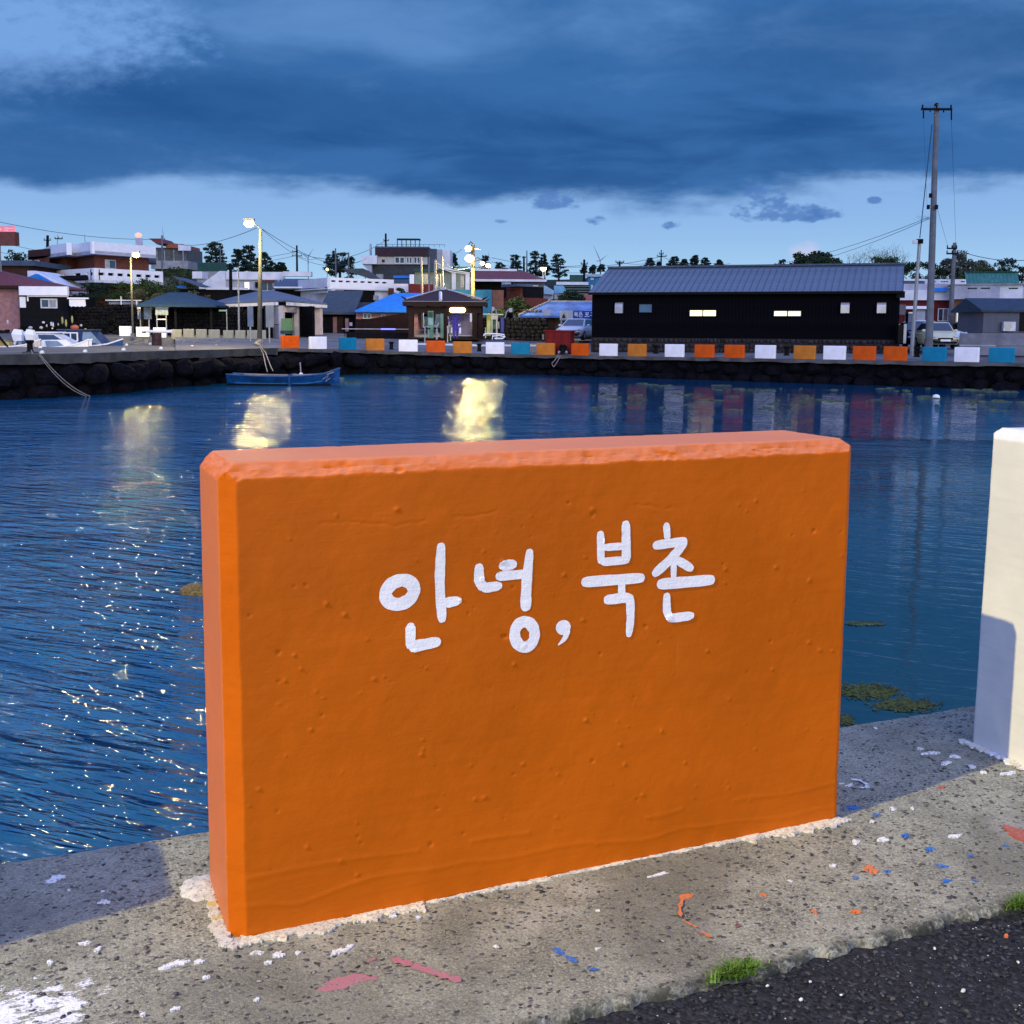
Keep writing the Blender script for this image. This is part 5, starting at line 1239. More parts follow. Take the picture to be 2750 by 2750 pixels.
mb = MB()
for i in range(6):
    x = h.p(1067+i*12, 660, 3)[0]; mb.box(x-.05, x+.05, 3, 3.1, h.p(1070, 662, 3)[1], h.p(1070, 642, 3)[1])
a, b, c_, e = h.r(1066, 641, 1128, 643, 3); mb.box(a, b, 2.6, 4.5, c_, e); mb.build('roof_frame', GREENP, h.root)
mb = MB()
for i in range(14):
    x = h.p(1012+i*14, 660, .3)[0]; mb.box(x-.02, x+.02, .3, .34, h.p(1070, 663, .3)[1], h.p(1070, 656, .3)[1])
a, b, c_, e = h.r(1010, 656, 1194, 657, .3); mb.box(a, b, .3, .34, c_, e); mb.build('railing', SLATE, h.root)
h.box('terrace_blue_sheet', BLUER, 1056, 740, 1100, 747, -8, -4); h.box('low_wall', SLATE, 1056, 750, 1110, 762, -8, -7.5); h.box('planter', GREYC, 1010, 736, 1028, 752, -7, -6)
# greenish shop house
GRN = mat('grey_green_render', (.20, .26, .24), .85, .15)
h = House('green_house', 'grey green flat roofed house with tall windows and white piers', 'house', 1112, 102, 1262, 102)
h.box('roof_slab', GREENP, 1110, 722, 1262, 729, -.6, 7); h.wall(GRN, 1114, 730, 1260, 0, 7)
h.win(1131, 735, 1150, 772, 2, FRAME, PANE, .0, .06); h.win(1172, 735, 1186, 772, 1, FRAME, PANE, 0, .06); h.win(1237, 741, 1246, 772, 1, FRAME, PANE, 0, .06)
for u in (1213, 1250): h.box('white_pier', WHITE2, u, 733, u+11, 790, -.3, -.02)
h.box('white_fin', WHITE, 1100, 737, 1112, 762, -.4, -.1)
mb = MB(); P = [h.p(1172, 706, -3), h.p(1200, 722, -3), h.p(1262, 734, -3)]; mb.tube([(p[0], -3, p[1]) for p in P], .07, 6); P = [h.p(1175, 716, -3), h.p(1210, 730, -3), h.p(1256, 736, -3)]; mb.tube([(p[0], -3, p[1]) for p in P], .05, 6); mb.build('lit_tube', mat('pale_pipe', (.6, .6, .55), .5), h.root)
h = House('red_container', 'dark red steel container on a roof behind the white poles', 'container', 1097, 97, 1150, 97, zb=3.5); h.box('container_body', mat('dark_red_steel', (.11, .008, .010), .6), 1097, 763, 1162, 791, 0, 2.4); h.box('support', DARK, 1099, 791, 1160, 850, .2, 2.2)
h = House('white_terrace', 'pale mottled terrace wall between the white house and the red container', 'wall', 1052, 101, 1098, 101); h.wall(WHITE2, 1058, 762, 1096, 0, 2)
# blue roofed house
h = House('blue_roof_house', 'small pink walled house under a vivid blue hip roof', 'house', 958, 89, 1125, 89)
h.wall(PINK, 956, 834, 1122, .4, 6); h.hip('hip_roof', BLUER, 953, 834, 1190, 1062, 1160, 787, -.4, 7.5)
h.win(975, 841, 997, 856, 2, FRAME, PANE, .38, .06); h.win(1023, 843, 1035, 853, 1, FRAME, PANE, .38, .05)
h = House('dark_house', 'house with a plain dark slate roof slope and unlit brown front', 'house', 858, 92, 958, 92)
x0, x1, z0, z1 = h.r(858, 806, 956, 838); MB().prismx([(-.8, z0), (4.5, z1+.9), (4.5, z1+.7), (-.8, z0-.2)], x0, x1).build('roof_slope', mat('slate_roof', (.045, .065, .085), .7), h.root)
h.wall(DARK, 860, 838, 955, 0, 4); h.box('door_post', PINK, 894, 851, 905, 896, -.1, .02); h.box('door', WOODB, 906, 850, 922, 896, -.05, .02); h.box('gatepost', PINK, 927, 855, 936, 890, -1.2, -.9); h.box('lit_pane', emat('faint_pane', (.4, .45, .6), .3), 938, 866, 946, 875, -.06, .02)
h = House('slate_side_house', 'low blue grey gable to the right of the dark house', 'house', 952, 98, 1010, 98); h.wall(mat('dusk_blue_wall', (.05, .07, .10), .9), 952, 812, 1010, 0, 4)
# dark garden wall with strip light
h = House('garden_wall', 'long dark brown garden wall rising toward the pavilion', 'wall', 942, 84.5, 1105, 84.5, zb=1.7)
MB().prismy([(h.p(950, 900)[0], 0), (h.p(1104, 900)[0], 0), h.p(1104, 838), h.p(1040, 848), h.p(1000, 855), h.p(955, 857)], 0, .4).build('wall', mat('dark_red_brown_wall', (.012, .005, .006), .9, .4, 2), h.root)
h = House('quay_railing', 'low platform with a pale handrail carrying a blue light strip', 'railing', 925, 79.5, 1100, 79.5, zb=1.75)
h.box('platform', DARK, 930, 893, 1100, 916, 0, 1.2); h.box('handrail', mat('pale_rail', (.4, .42, .5), .4), 918, 882.5, 1098, 884.5, -.03, .03)
h.box('light_strip', emat('blue_light_strip', (.10, .12, 1), 3.5), 1023, 882, 1062, 885.5, -.06, -.035)
for u in (925, 960, 1000, 1040, 1080): h.box('rail_post', BLACK, u, 884, u+2, 910, -.02, .04)
# ================================================================== PAVILION
h = House('pavilion', 'brown timber pavilion with hip roof, white ridge lines and a fluorescent lamp', 'pavilion', 1095, 76.5, 1288, 76.5, zb=1.93)
x0, x1, z0, z1 = h.r(1095, 815, 1288, 912); dd_ = 4.6; zt_ = h.p(1190, 815, 0)[1]
rx0 = h.p(1081, 810, -.5)[0]; rx1 = h.p(1305, 810, -.5)[0]; zr = h.p(1190, 777, dd_/2)[1]; cx = h.p(1190, 780, dd_/2)[0]; ze2 = h.p(1190, 808, -.5)[1]
RB = mat('maroon_shingle', (.042, .014, .014), .6, .2, 8, .4)
MB().hip(rx0, rx1, -.5, dd_+.5, ze2, cx-.05, cx+.05, dd_/2-.05, dd_/2+.05, zr, .02).build('hip_roof', RB, h.root)
MB().box(rx0, rx1, -.53, -.40, ze2-.34, ze2-.022).box(rx0, rx0+.12, -.398, dd_+.5, ze2-.33, ze2-.024).box(rx1-.12, rx1, -.398, dd_+.5, ze2-.33, ze2-.024).build('eave_board', WOODB, h.root)
MB().box(rx0+.02, rx1-.02, -.56, -.532, ze2-.05, ze2-.02).build('eave_trim', PALEG, h.root)
for (xa, ya_) in ((rx0, -.5), (rx1, -.5), (rx0, dd_+.5), (rx1, dd_+.5)):
    MB().tube([(cx+(xa-cx)*.06, dd_/2+(ya_-dd_/2)*.06, zr-.02+.03), (cx+(xa-cx)*.93, dd_/2+(ya_-dd_/2)*.93, ze2+(zr-ze2)*.07+.06)], .05, 6).build('ridge_tile', PALEG, h.root)
    MB().tube([(cx+(xa-cx)*.93, dd_/2+(ya_-dd_/2)*.93, ze2+.12), (cx+(xa-cx)*1.03, dd_/2+(ya_-dd_/2)*1.03, ze2+.28)], .07, 6, .03).build('eave_horn', WOODB, h.root)
MB().tube([(cx, -.52, ze2+.05), (cx-.12, dd_/2*.55, zr-.25)], .11, 6).build('ridge_gutter', WHITE2, h.root)
MB().box(cx-.18, cx+.18, dd_/2-.18, dd_/2+.18, zr-.05, zr+.18).build('finial', PALEG, h.root)
pw_ = .32
for u_, y_ in ((1097, 0), (1192, -.05), (1268, 0), (1284, .4), (1099, dd_-.3), (1280, dd_-.3), (1186, dd_-.3)):
    x = h.p(u_, 860, y_)[0]; MB().box(x, x+pw_, y_, y_+pw_, 0, zt_+.1).build('post', WOODB, h.root)
x = h.p(1263, 860, .2)[0]
MB().box(x0-.1, x1+.1, .02, .22, zt_-.62, zt_-.10).build('beam', WOODB, h.root); MB().box(x0-.1, x1+.1, dd_-.3, dd_-.1, zt_-.5, zt_).build('rear_beam', WOODB, h.root)
MB().box(x0, x1, .25, dd_, zt_-.06, zt_-.01).build('ceiling', WOODB, h.root)
GLD = mat('gold_carving', (.5, .38, .2), .5); mb = MB(); rg = random.Random(2)
for k in range(17):
    if k in (8, 9): continue
    a, b, c_, e = h.r(1109+k*4.7, 820, 1111.8+k*4.7, 823.5, -.0); s = rg.uniform(-.03, .04); mb.prismy([(a, c_+s), (b, c_-s*.5), (b+.03, e), (a+.02, e+s)], -.01, .018)
tag(mb.build('carved_inscription', GLD, h.root), kind='stuff')
a, b, c_, e = h.r(1207, 826, 1250, 839.5, -.1)
r_ = (e-c_)/2; n = 8; mb = MB(); ring = [(a+r_+r_*cos(q), (c_+e)/2+r_*sin(q)) for q in [pi/2+pi*k/n for k in range(n+1)]]+[(b-r_+r_*cos(q), (c_+e)/2+r_*sin(q)) for q in [-pi/2+pi*k/n for k in range(n+1)]]
mb.prismy(ring, -.12, -.02); mb.build('fluorescent_lamp', emat('fluorescent', (1, .60, .16), 11), h.root)
MB().box(x0, x1, -.3, dd_, 0, .12).build('floor', WOODB, h.root)
h.box('bench', WOODB, 1202, 903, 1268, 909, .8, 1.4); h.box('bench_top', mat('pale_bench', (.5, .48, .44), .6), 1178, 899.5, 1268, 902, .7, 1.4)
h.box('side_rail', mat('pale_rail2', (.4, .4, .42), .5), 1111, 885.5, 1172, 887, 3.9, 3.95)
h.box('lit_screen', mat('lilac_panel', (.50, .42, .55), .7, .15), 1202, 842, 1265, 901, 4.0, 4.05)
h.box('speaker', WHITE, 1262, 842, 1267, 864, -.12, -.02)
# lights inside poles & vending silhouettes
def exer(name, label, parts, d, u0, u1, zb=1.95):
    hh = House(name, label, 'exercise machine', u0, d, u1, d, zb=zb)
    for (nm, m, *g) in parts:
        if nm == 'bar':
            pts = g[0]; r = g[1]; MB().tube([(hh.p(a, b)[0], (g[2] if len(g) > 2 else 0), hh.p(a, b)[1]) for a, b in pts], r, 7).build('bar', m, hh.root)
        else: hh.box(nm, m, *g)
    return hh
MINT = mat('mint_green_paint', (.16, .30, .17), .6, .3, 3); PURP = mat('purple_paint', (.06, .04, .28), .5); CRM = mat('cream_metal', (.55, .52, .38), .5); YG = mat('yellow_green_panel', (.36, .36, .05), .6, .2, 3); GRYP = mat('grey_metal', (.32, .34, .33), .5)
exer('exercise_board', 'mint green exercise notice panel behind the orange block of the pavilion', [('panel', MINT, 1149, 835, 1164, 908, 0, .08), ('panel_header', mat('dark_green_panel', (.04, .10, .05), .6), 1150, 838, 1162, 852, -.03, -.002), ('panel_picture', mat('pale_mint', (.3, .45, .38), .6), 1150, 854, 1163, 872, -.02, -.003)], 75, 1149, 1164)
exer('exercise_board', 'narrow pale green panel right beside the middle pavilion post', [('panel', MINT, 1183, 842, 1191, 908, 0, .08)], 75.2, 1183, 1192)
exer('waist_twister', 'grey steel exercise frame left of the mint green panel', [('bar', GRYP, [(1141, 920), (1141, 877), (1150, 877)], .05), ('bar', GRYP, [(1150, 880), (1150, 906)], .035), ('bar', BLACK, [(1147, 884), (1156, 882)], .05)], 74.2, 1139, 1152)
exer('air_walker', 'grey exercise stand with a tilted seat, centre of the pavilion', [('bar', GRYP, [(1173, 912), (1173, 872)], .07), ('bar', GRYP, [(1166, 876), (1175, 875), (1178, 866)], .05), ('bar', CRM, [(1173, 896), (1179, 898), (1174, 908)], .05), ('bar', BLACK, [(1166, 884), (1176, 880)], .07)], 74.2, 1166, 1180)
exer('exercise_bike', 'cream exercise frame with white padded arms left of the purple machine', [('bar', CRM, [(1202, 920), (1202, 876), (1212, 875)], .045), ('bar', CRM, [(1210, 900), (1210, 915)], .04), ('pad', WHITE, 1211, 878, 1215, 894, -.1, .05), ('bar', CRM, [(1204, 895), (1206, 866), (1203, 850)], .03)], 74.4, 1200, 1216)
exer('purple_exercise_machine', 'purple arched exercise machine in the lit bay of the pavilion', [('back_panel', PURP, 1216, 851, 1230, 868, .0, .1), ('bar', PURP, [(1203, 868), (1206, 856), (1215, 848), (1226, 847), (1235, 852), (1239, 864)], .03), ('bar', PURP, [(1211, 868), (1232, 868)], .05), ('bar', PURP, [(1219, 908), (1219, 850)], .06), ('bar', PURP, [(1228, 908), (1228, 850)], .06), ('bar', PURP, [(1213, 877), (1238, 877)], .045), ('pad', WHITE, 1233, 880, 1238, 896, -.15, .0), ('bar', WHITE, [(1231, 868), (1232, 877), (1235, 876), (1235, 869)], .025), ('hub', PURP, 1216, 876, 1232, 888, -.05, .12)], 74.2, 1203, 1240)
exer('exercise_station', 'yellow and cream outdoor exercise station right of the pavilion', [('panel', YG, 1307, 846, 1318, 902, 0, .1), ('panel_text', mat('pale_yellow_panel', (.5, .5, .18), .6), 1308, 860, 1317, 894, -.02, -.003), ('frame_top', CRM, 1319, 844, 1337, 858, 0, .12), ('bar', CRM, [(1321, 858), (1321, 896)], .05), ('bar', CRM, [(1334, 858), (1334, 912)], .06), ('bar', CRM, [(1339, 864), (1340, 882)], .03), ('picture', mat('green_picture', (.05, .12, .06), .6, .5, 3), 1323, 861, 1332, 884, .02, .06), ('bar', CRM, [(1298, 844), (1352, 845)], .05)], 74.6, 1300, 1352)
exer('exercise_step_frame', 'white rounded exercise step rails at the foot of the yellow station', [('bar', WHITE, [(1299, 902), (1301, 897), (1308, 896), (1340, 897), (1354, 899), (1356, 904), (1350, 909), (1328, 909)], .05), ('bar', WHITE, [(1322, 903), (1340, 901), (1354, 904)], .04), ('bar', CRM, [(1304, 908), (1304, 880), (1303, 892)], .04), ('bar', WHITE, [(1322, 912), (1323, 900)], .03)], 73.4, 1298, 1356)
exer('blue_post_machine', 'violet blue exercise post with curled white arm', [('bar', mat('violet_post', (.07, .08, .28), .5), [(1349, 893), (1349, 852)], .12), ('bar', PALEG, [(1352, 853), (1357, 852), (1360, 838), (1366, 832), (1372, 831)], .035), ('head', PALEG, 1367, 827, 1376, 838, -.1, .1)], 74.8, 1343, 1376)
exer('curved_lamp', 'small curled white lamp arm over the cream station', [('bar', PALEG, [(1320, 846), (1322, 832), (1327, 829), (1332, 832), (1334, 842)], .03), ('head', PALEG, 1321, 824, 1327, 835, -.1, .1)], 74.9, 1318, 1336)

# ================================================================== MID-RIGHT HOUSES
h = House('teal_wall', 'long teal painted boundary wall turning brown at its right end', 'wall', 1215, 92, 1350, 92); h.wall(TEALW, 1215, 778, 1321, 0, .4); h.box('brown_section', mat('brown_wall', (.14, .07, .055), .9), 1322, 779, 1352, 860, .0, .4)
h.box('blue_column', WHITE2, 1291, 822, 1297, 848, -2.2, -2); h.box('blue_door', mat('deep_blue_door', (.02, .06, .15), .6), 1283, 822, 1291, 850, -2.2, -2)
h = House('red_tile_house', 'house with a wide red tile roof, white eave and shuttered window', 'house', 1262, 110, 1466, 110)
h.hip('tiled_roof', REDT, 1255, 751, 1470, 1262, 1405, 727, -.6, 8); h.box('white_ridge', WHITE2, 1282, 722, 1388, 728, 3.2, 4.0); h.box('eave_board', WHITE2, 1256, 750, 1468, 756, -.75, -.62)
h.wall(mat('dusk_grey_wall', (.13, .15, .19), .9), 1378, 757, 1464, .3, 7); h.wall(DARK, 1262, 757, 1378, 1.5, 7, 'porch_wall'); h.box('parapet_left', WHITE2, 1257, 757, 1262, 778, -.2, .2)
h.win(1397, 769, 1443, 803, 3, FRAME, PANE, .28, .13, pms=[PANE, PANE, mat('white_shutter', (.36, .38, .42), .8)]); h.box('window_hood', FRAME, 1384, 765, 1446, 769, -.1, .28); h.box('sill_slab', PALEG, 1400, 806, 1466, 809, -.2, .28)
h = House('brick_shed', 'low red brown brick shed with small square vent holes', 'shed', 1350, 99, 1396, 97)
h.slotted('brick_wall', mat('red_shed_brick', (.12, .035, .03), .9, .2, 3), 1350, 769, 1396, 800, [(1361+k*7.6, 1364.5+k*7.6) for k in range(5)], 777, 781, 0, .3); h.box('backing', DARK, 1350, 770, 1396, 800, .45, 3); h.box('chimney', PALEG, 1347, 758, 1357, 768, -.1, .5)
h.box('lower_wall', mat('red_shed_brick', (.12, .035, .03)), 1350, 800, 1396, 840, 0, 3); h.box('door', DARK, 1347, 770, 1357, 800, -.1, -.01)
h.box('lean_to_roof', SLATE, 1346, 763, 1392, 770, -1, .5)
h = House('blue_canopy_house', 'small house with white and blue sheet roofs right of the red tiled house', 'house', 1458, 108, 1524, 108)
h.wall(PALEG, 1460, 790, 1486, 0, 4); MB().prismy([h.p(1460, 768), h.p(1464, 768), h.p(1487, 781), h.p(1486, 792), h.p(1460, 790)], -.8, -.1).build('white_roof', mat('light_blue_sheet', (.22, .36, .5), .5), h.root)
MB().prismy([h.p(1488, 767, 1), h.p(1514, 767, 1), h.p(1522, 786, 1), h.p(1489, 789, 1)], .9, 3).build('blue_roof', mat('sky_blue_sheet', (.12, .32, .5), .5), h.root); h.wall(PALEG, 1489, 789, 1520, 1.1, 4)
h = House('terrace_house', 'flat roofed house with white parapet and slatted dark green front', 'house', 1494, 118, 1582, 118)
h.box('parapet', WHITE2, 1494, 757, 1580, 765, -.2, .2); h.wall(DARK, 1516, 766, 1584, .3, 6)
for k in range(5): h.box('slat', mat('grey_green_slat', (.10, .15, .15), .8), 1517, 768+k*6.5, 1584, 771+k*6.5, .1, .28)
h.box('green_net', GREENP, 1530, 738, 1568, 756, 2, 2.2)
h = House('pink_roof_shed', 'small shed with a faded red sheet roof by the warehouse corner', 'shed', 1556, 96, 1600, 96); MB().prismy([h.p(1556, 810), h.p(1572, 790), h.p(1605, 787), h.p(1605, 812)], 0, 3).build('sheet_roof', mat('faded_red_sheet', (.26, .10, .11), .7), h.root); h.wall(DARK, 1560, 812, 1602, .2, 3)
h = House('blue_house', 'blue rendered house with a pale parapet just behind the warehouse roof', 'house', 1577, 124, 1640, 124); h.wall(mat('mid_blue_render', (.03, .16, .32), .8), 1579, 743, 1640, 0, 6); h.box('parapet', mat('pale_blue_trim', (.3, .4, .5), .7), 1574, 736, 1640, 743, -.3, .1)
h.win(1586, 746, 1594, 752, 1, FRAME, PANE, -.02, .1); h.win(1587, 765, 1592, 780, 1, FRAME, PANE, -.02, .1)
# stone house
h = House('stone_house', 'old stone cottage with a weathered blue sheet roof and rope edged eaves', 'cottage', 1400, 82, 1610, 82, zb=1.9)
h.wall(mat('brown_mortar_wall', (.075, .06, .035), .9, .3, 2), 1404, 849, 1610, .5, 6)
h.hip('hip_roof', mat('weathered_blue_sheet', (.09, .17, .40), .6, .35, 1.2, .3, 3), 1393, 848, 1640, 1476, 1620, 810, -.3, 7)
a, z = h.p(1393, 848, -.3); b, z2 = h.p(1476, 811, 3.3)
MB().tube([(a, -.32, z+.03), (b, 3.35, z2+.05)], .09, 6).build('hip_rope', mat('grey_thatch_rope', (.24, .25, .25), .9), h.root); MB().tube([(b, 3.35, z2+.04), (h.p(1620, 810, 3.35)[0], 3.35, z2+.04)], .08, 6).build('ridge_rope', mat('grey_thatch_rope', (.24, .25, .25)), h.root)
h.box('roof_patch', PALEG, 1460, 832, 1478, 847, -.36, -.31); h.box('eave_board', DARK, 1394, 848, 1612, 852, -.28, -.2)
STN = mat('brown_field_stone', (.16, .125, .07), .95, .5, 3, .5, 10, .03); mb = MB(); rg = random.Random(12)
for r_ in range(9):
    x = h.p(1404, 860, .5)[0]; z = .15+r_*.24
    while x < h.p(1450, 860, .5)[0]:
        w = rg.uniform(.2, .42); mb.ball((x+w/2, .5, z), 1, w*.46, .09, .105, 6, 4); x += w
tag(mb.build('stones', STN, h.root), kind='stuff'); h.box('corner_post', WOODB, 1451, 852, 1455, 905, .3, .5); h.box('shutter', WOODB, 1456, 853, 1490, 912, .35, .48)
lava_wall('curving rubble stone wall right of the exercise machines', 1283, 79.5, 1362, 78, 852, 1.9, .7, m=LAVAW, sz=.30)
lava_wall('rounded heap like rubble wall before the stone cottage', 1356, 78, 1462, 77, 852, 1.9, .7, m=LAVAW, sz=.34)
# banner
h = House('harbour_sign', 'blue harbour banner with white Korean letters beside the warehouse corner', 'banner', 1503, 78, 1600, 78, zb=1.9)
h.box('white_panel', mat('banner_white', (.45, .48, .48), .6, .15), 1504, 834, 1538.5, 857, 0, .05); h.box('blue_panel', mat('banner_blue', (.01, .06, .30), .5, .1), 1539, 835, 1605, 857, 0, .05)
mb = MB()
S_ = [[(1544, 838), (1544, 843), (1550, 843), (1550, 838)], [(1544, 840.5), (1550, 840.5)], [(1542, 845), (1552, 845)], [(1544, 848), (1551, 848), (1551, 851)],
      [(1557, 838), (1561, 838)], [(1555, 840.5), (1563, 840.5)], [(1556, 844), (1559, 841), (1563, 844)], [(1554, 846), (1565, 846)], [(1556, 848), (1556, 851), (1564, 851)],
      [(1572, 840), (1581, 840)], [(1574, 840), (1574, 845)], [(1579, 840), (1579, 845)], [(1572, 845), (1581, 845)], [(1576.5, 845), (1576.5, 849)], [(1570, 850), (1583, 850)],
      [(1587, 840), (1595, 840), (1595, 845)], [(1585, 847), (1598, 847)], [(1591, 847), (1591, 851)]]
for k, s_ in enumerate(S_): stk(mb, h, s_, .020, -.005-k*.002, .02)
mb.build('banner_letters', WHITE, h.root)
mb = MB(); stk(mb, h, [(1510, 853), (1518, 853)], .03, -.01, .02); stk(mb, h, [(1514, 843), (1514, 852)], .015, -.015, .02); stk(mb, h, [(1511, 850), (1514, 845), (1517, 851)], .03, -.02, .02); mb.build('boat_emblem', DARK, h.root)
for u in (1506, 1600): h.box('banner_post', STEEL, u, 834, u+3, 912, .06, .14)
h.box('lower_strip', PALEG, 1503, 857.5, 1600, 860, -.0, .05)
h = House('timber_screen', 'dim olive timber screen beneath the harbour banner', 'screen', 1570, 78.8, 1602, 78.8, zb=1.9)
for k in range(5): h.box('board', mat('olive_timber', (.05, .045, .018), .9), 1570+k*6, 861, 1575.4+k*6, 912, 0, .1)
# red skip
h = House('red_skip', 'dark red steel skip box standing on the quay between two blocks', 'skip', 1460, 67.6, 1534, 67.2, zb=1.17)
SKR = mat('dark_red_skip_paint', (.16, .006, .006), .5, .2, 1.5)
x0, x1, z0, z1 = h.r(1463, 889, 1531, 946, 0)
MB().box(x0, x1, .1, 1.3, .0, z1-.03).build('skip_body', SKR, h.root); MB().box(x0-.08, x1+.1, .02, 1.38, z1-.028, z1+.05).build('rim', SKR, h.root)
for k in range(4): a = x0+(x1-x0)*(.02+.31*k); MB().box(a, a+.07, .04, .098, .05, z1-.035).build('rib', SKR, h.root)
h.box('side_hook', STEEL, 1457, 898, 1460, 912, .4, .5)
h = House('dark_crate', 'small black crate with two pale wheels in front of the red skip', 'crate', 1503, 66.9, 1520, 66.9, zb=1.15); h.box('crate_body', BLACK, 1502, 928, 1523, 945, -.2, .05)
for u in (1502, 1521): x, z = h.p(u, 946, -.2); MB().ball((x, -.22, z), .09).build('wheel', PALEG, h.root)
# kerb line along the road
mb = MB(); 
for i in range(14):
    u = 1120+i*33; P = at(u, 885, 73.2+.0*i); Q = at(u+33, 885, 73.2); mb.seg((P.x, P.y), (Q.x-.03, Q.y), 0, .18, gz(u, 73.2)-.05, gz(u, 73.2)+.11)
tag(mb.build('kerb', WHITE2), kind='structure')

# ================================================================== RIGHT SIDE
h = House('brick_terrace_house', 'red brick house with two white parapets, lit window and blue rooftop sheet', 'house', 2412, 88, 2556, 87)
h.box('parapet', WHITE2, 2416, 779, 2549, 806, -.4, -.1); h.box('roof_front', PALEG, 2416, 762, 2549, 779, -.1, 5); h.slotted('upper_parapet', WHITE2, 2484, 750, 2596, 765, [(2502, 2514), (2527, 2547), (2580, 2592)], 755, 758, 4, .3)
h.box('skylight', PANE, 2420, 753, 2482, 771, 3.2, 3.6); h.box('skylight_frame', WHITE2, 2414, 749, 2484, 754, 3, 3.8); h.box('blue_sheet', BLUER, 2506, 773, 2543, 783, -.8, -.45)
DKR = mat('oxblood_brick', (.10, .012, .012), .85, .2, 3); h.wall(DKR, 2416, 806, 2560, .0, 6)
h.win(2519, 828, 2546, 863, 2, FRAME, PANE, -.02, .06, pms=[mat('navy_pane', (.02, .03, .05), .3), mat('mauve_curtain', (.14, .13, .15), .8)])
h.box('shop_band', WHITE, 2432, 822, 2508, 830, -.5, -.02); h.box('shop_shutter', PALEG, 2462, 832, 2484, 866, -.1, -.02); h.box('dark_bay', PANE, 2430, 848, 2460, 880, -.1, -.02); h.box('roof_tank', mat('brown_tank', (.12, .11, .12), .8), 2414, 818, 2432, 845, -1, -.5)
h = House('brown_brick_house', 'brown brick house with a grey slotted parapet and a brightly lit wide window', 'house', 2556, 86, 2770, 84)
h.slotted('parapet', PALEG, 2558, 765, 2684, 803, [(2599, 2624), (2634, 2659)], 772.5, 776.5, -.3, .3); h.slotted('parapet', WHITE2, 2684, 765, 2746, 803, [(2709, 2734)], 772.5, 776.5, -.1, .3); h.box('roof_slab', GREYC, 2548, 762, 2760, 765, -.4, 6)
h.wall(mat('brown_brick', (.14, .07, .045), .85, .2, 3), 2560, 804, 2760, .1, 6)
h.win(2568, 826, 2646, 866, 4, FRAME, PANE, .08, .08, pms=[LITW2, mat('olive_pane', (.10, .11, .07), .3), mat('grey_pane', (.10, .10, .10), .3), emat('warm_pane', (1, .82, .5), .9)])
h.wall(mat('white_side', (.4, .42, .48), .8), 2747, 757, 2800, .2, 6)
h.box('green_roof_frame', GREENP, 2594, 729, 2732, 731.5, 1.0, 1.3)
GS = mat('green_sheet', (.04, .16, .13), .55, .15, 2)
a0, zz0 = h.p(2600, 764, 1); a1, zz1 = h.p(2735, 764, 1)
nn = 14
for k in range(nn):
    ua = 2590+k*10.2; xa, za = h.p(ua, 730, 1.2); xb, zb2 = h.p(ua+9.6, 730, 1.2); xc, zc2 = h.p(ua+9.6+6, 764, -.3); xd, zd = h.p(ua+6, 764, -.3)
    MB().add([(xa, 1.2, za), (xb, 1.2, zb2), (xc, -.3, zc2), (xd, -.3, zd), (xa, 1.25, za-.03), (xb, 1.25, zb2-.03), (xc, -.25, zc2-.03), (xd, -.25, zd-.03)], [(0, 3, 2, 1), (4, 5, 6, 7), (0, 1, 5, 4), (1, 2, 6, 5), (2, 3, 7, 6), (3, 0, 4, 7)]).build('roof_sheet', GS, h.root)
lava_wall('black lava wall under the windows behind the parked van', 2520, 80, 2650, 80, 868, 1.9, .5, sz=.3)
h = House('grey_shed', 'grey weatherboard shed with dark slate roof and an outdoor fan unit', 'shed', 2642, 70, 2790, 70, zb=1.5)
GRS = mat('grey_weatherboard', (.10, .11, .14), .85, .1)
x0, x1, z0, z1 = h.r(2642, 832, 2790, 892)
for k in range(12):
    za = z0+(z1-z0)*k/12; MB().box(x0, x1, -.012*(k % 2), .06, za+.004, za+(z1-z0)/12).build('weatherboard', GRS, h.root)
MB().box(x0, x1, .06, 4, 0, z1).build('wall', GRS, h.root)
MB().prismx([(-.3, h.p(2700, 832, -.3)[1]), (2.3, h.p(2700, 801, 2.3)[1]), (4.6, h.p(2700, 832, -.3)[1]), (4.6, h.p(2700, 832, -.3)[1]-.12), (-.3, h.p(2700, 832, -.3)[1]-.12)], h.p(2636, 830, -.3)[0], h.p(2800, 830)[0]).build('slate_roof', mat('dark_slate', (.03, .05, .075), .7), h.root)
h.box('doorway', BLACK, 2739, 840, 2775, 890, -.03, .0)
ac = h.box('fan_unit', mat('white_appliance', (.55, .55, .56), .5), 2696, 864, 2727, 889, -.35, -.06); a, z = h.p(2707, 876, -.36); c_ = MB()
c_.add([(a, -.365, z)]+[(a+.24*cos(2*pi*k/16), -.365, z+.24*sin(2*pi*k/16)) for k in range(16)], [(0, 1+k, 1+(k+1) % 16) for k in range(16)]); c_.build('fan_grille', PANE, ac)
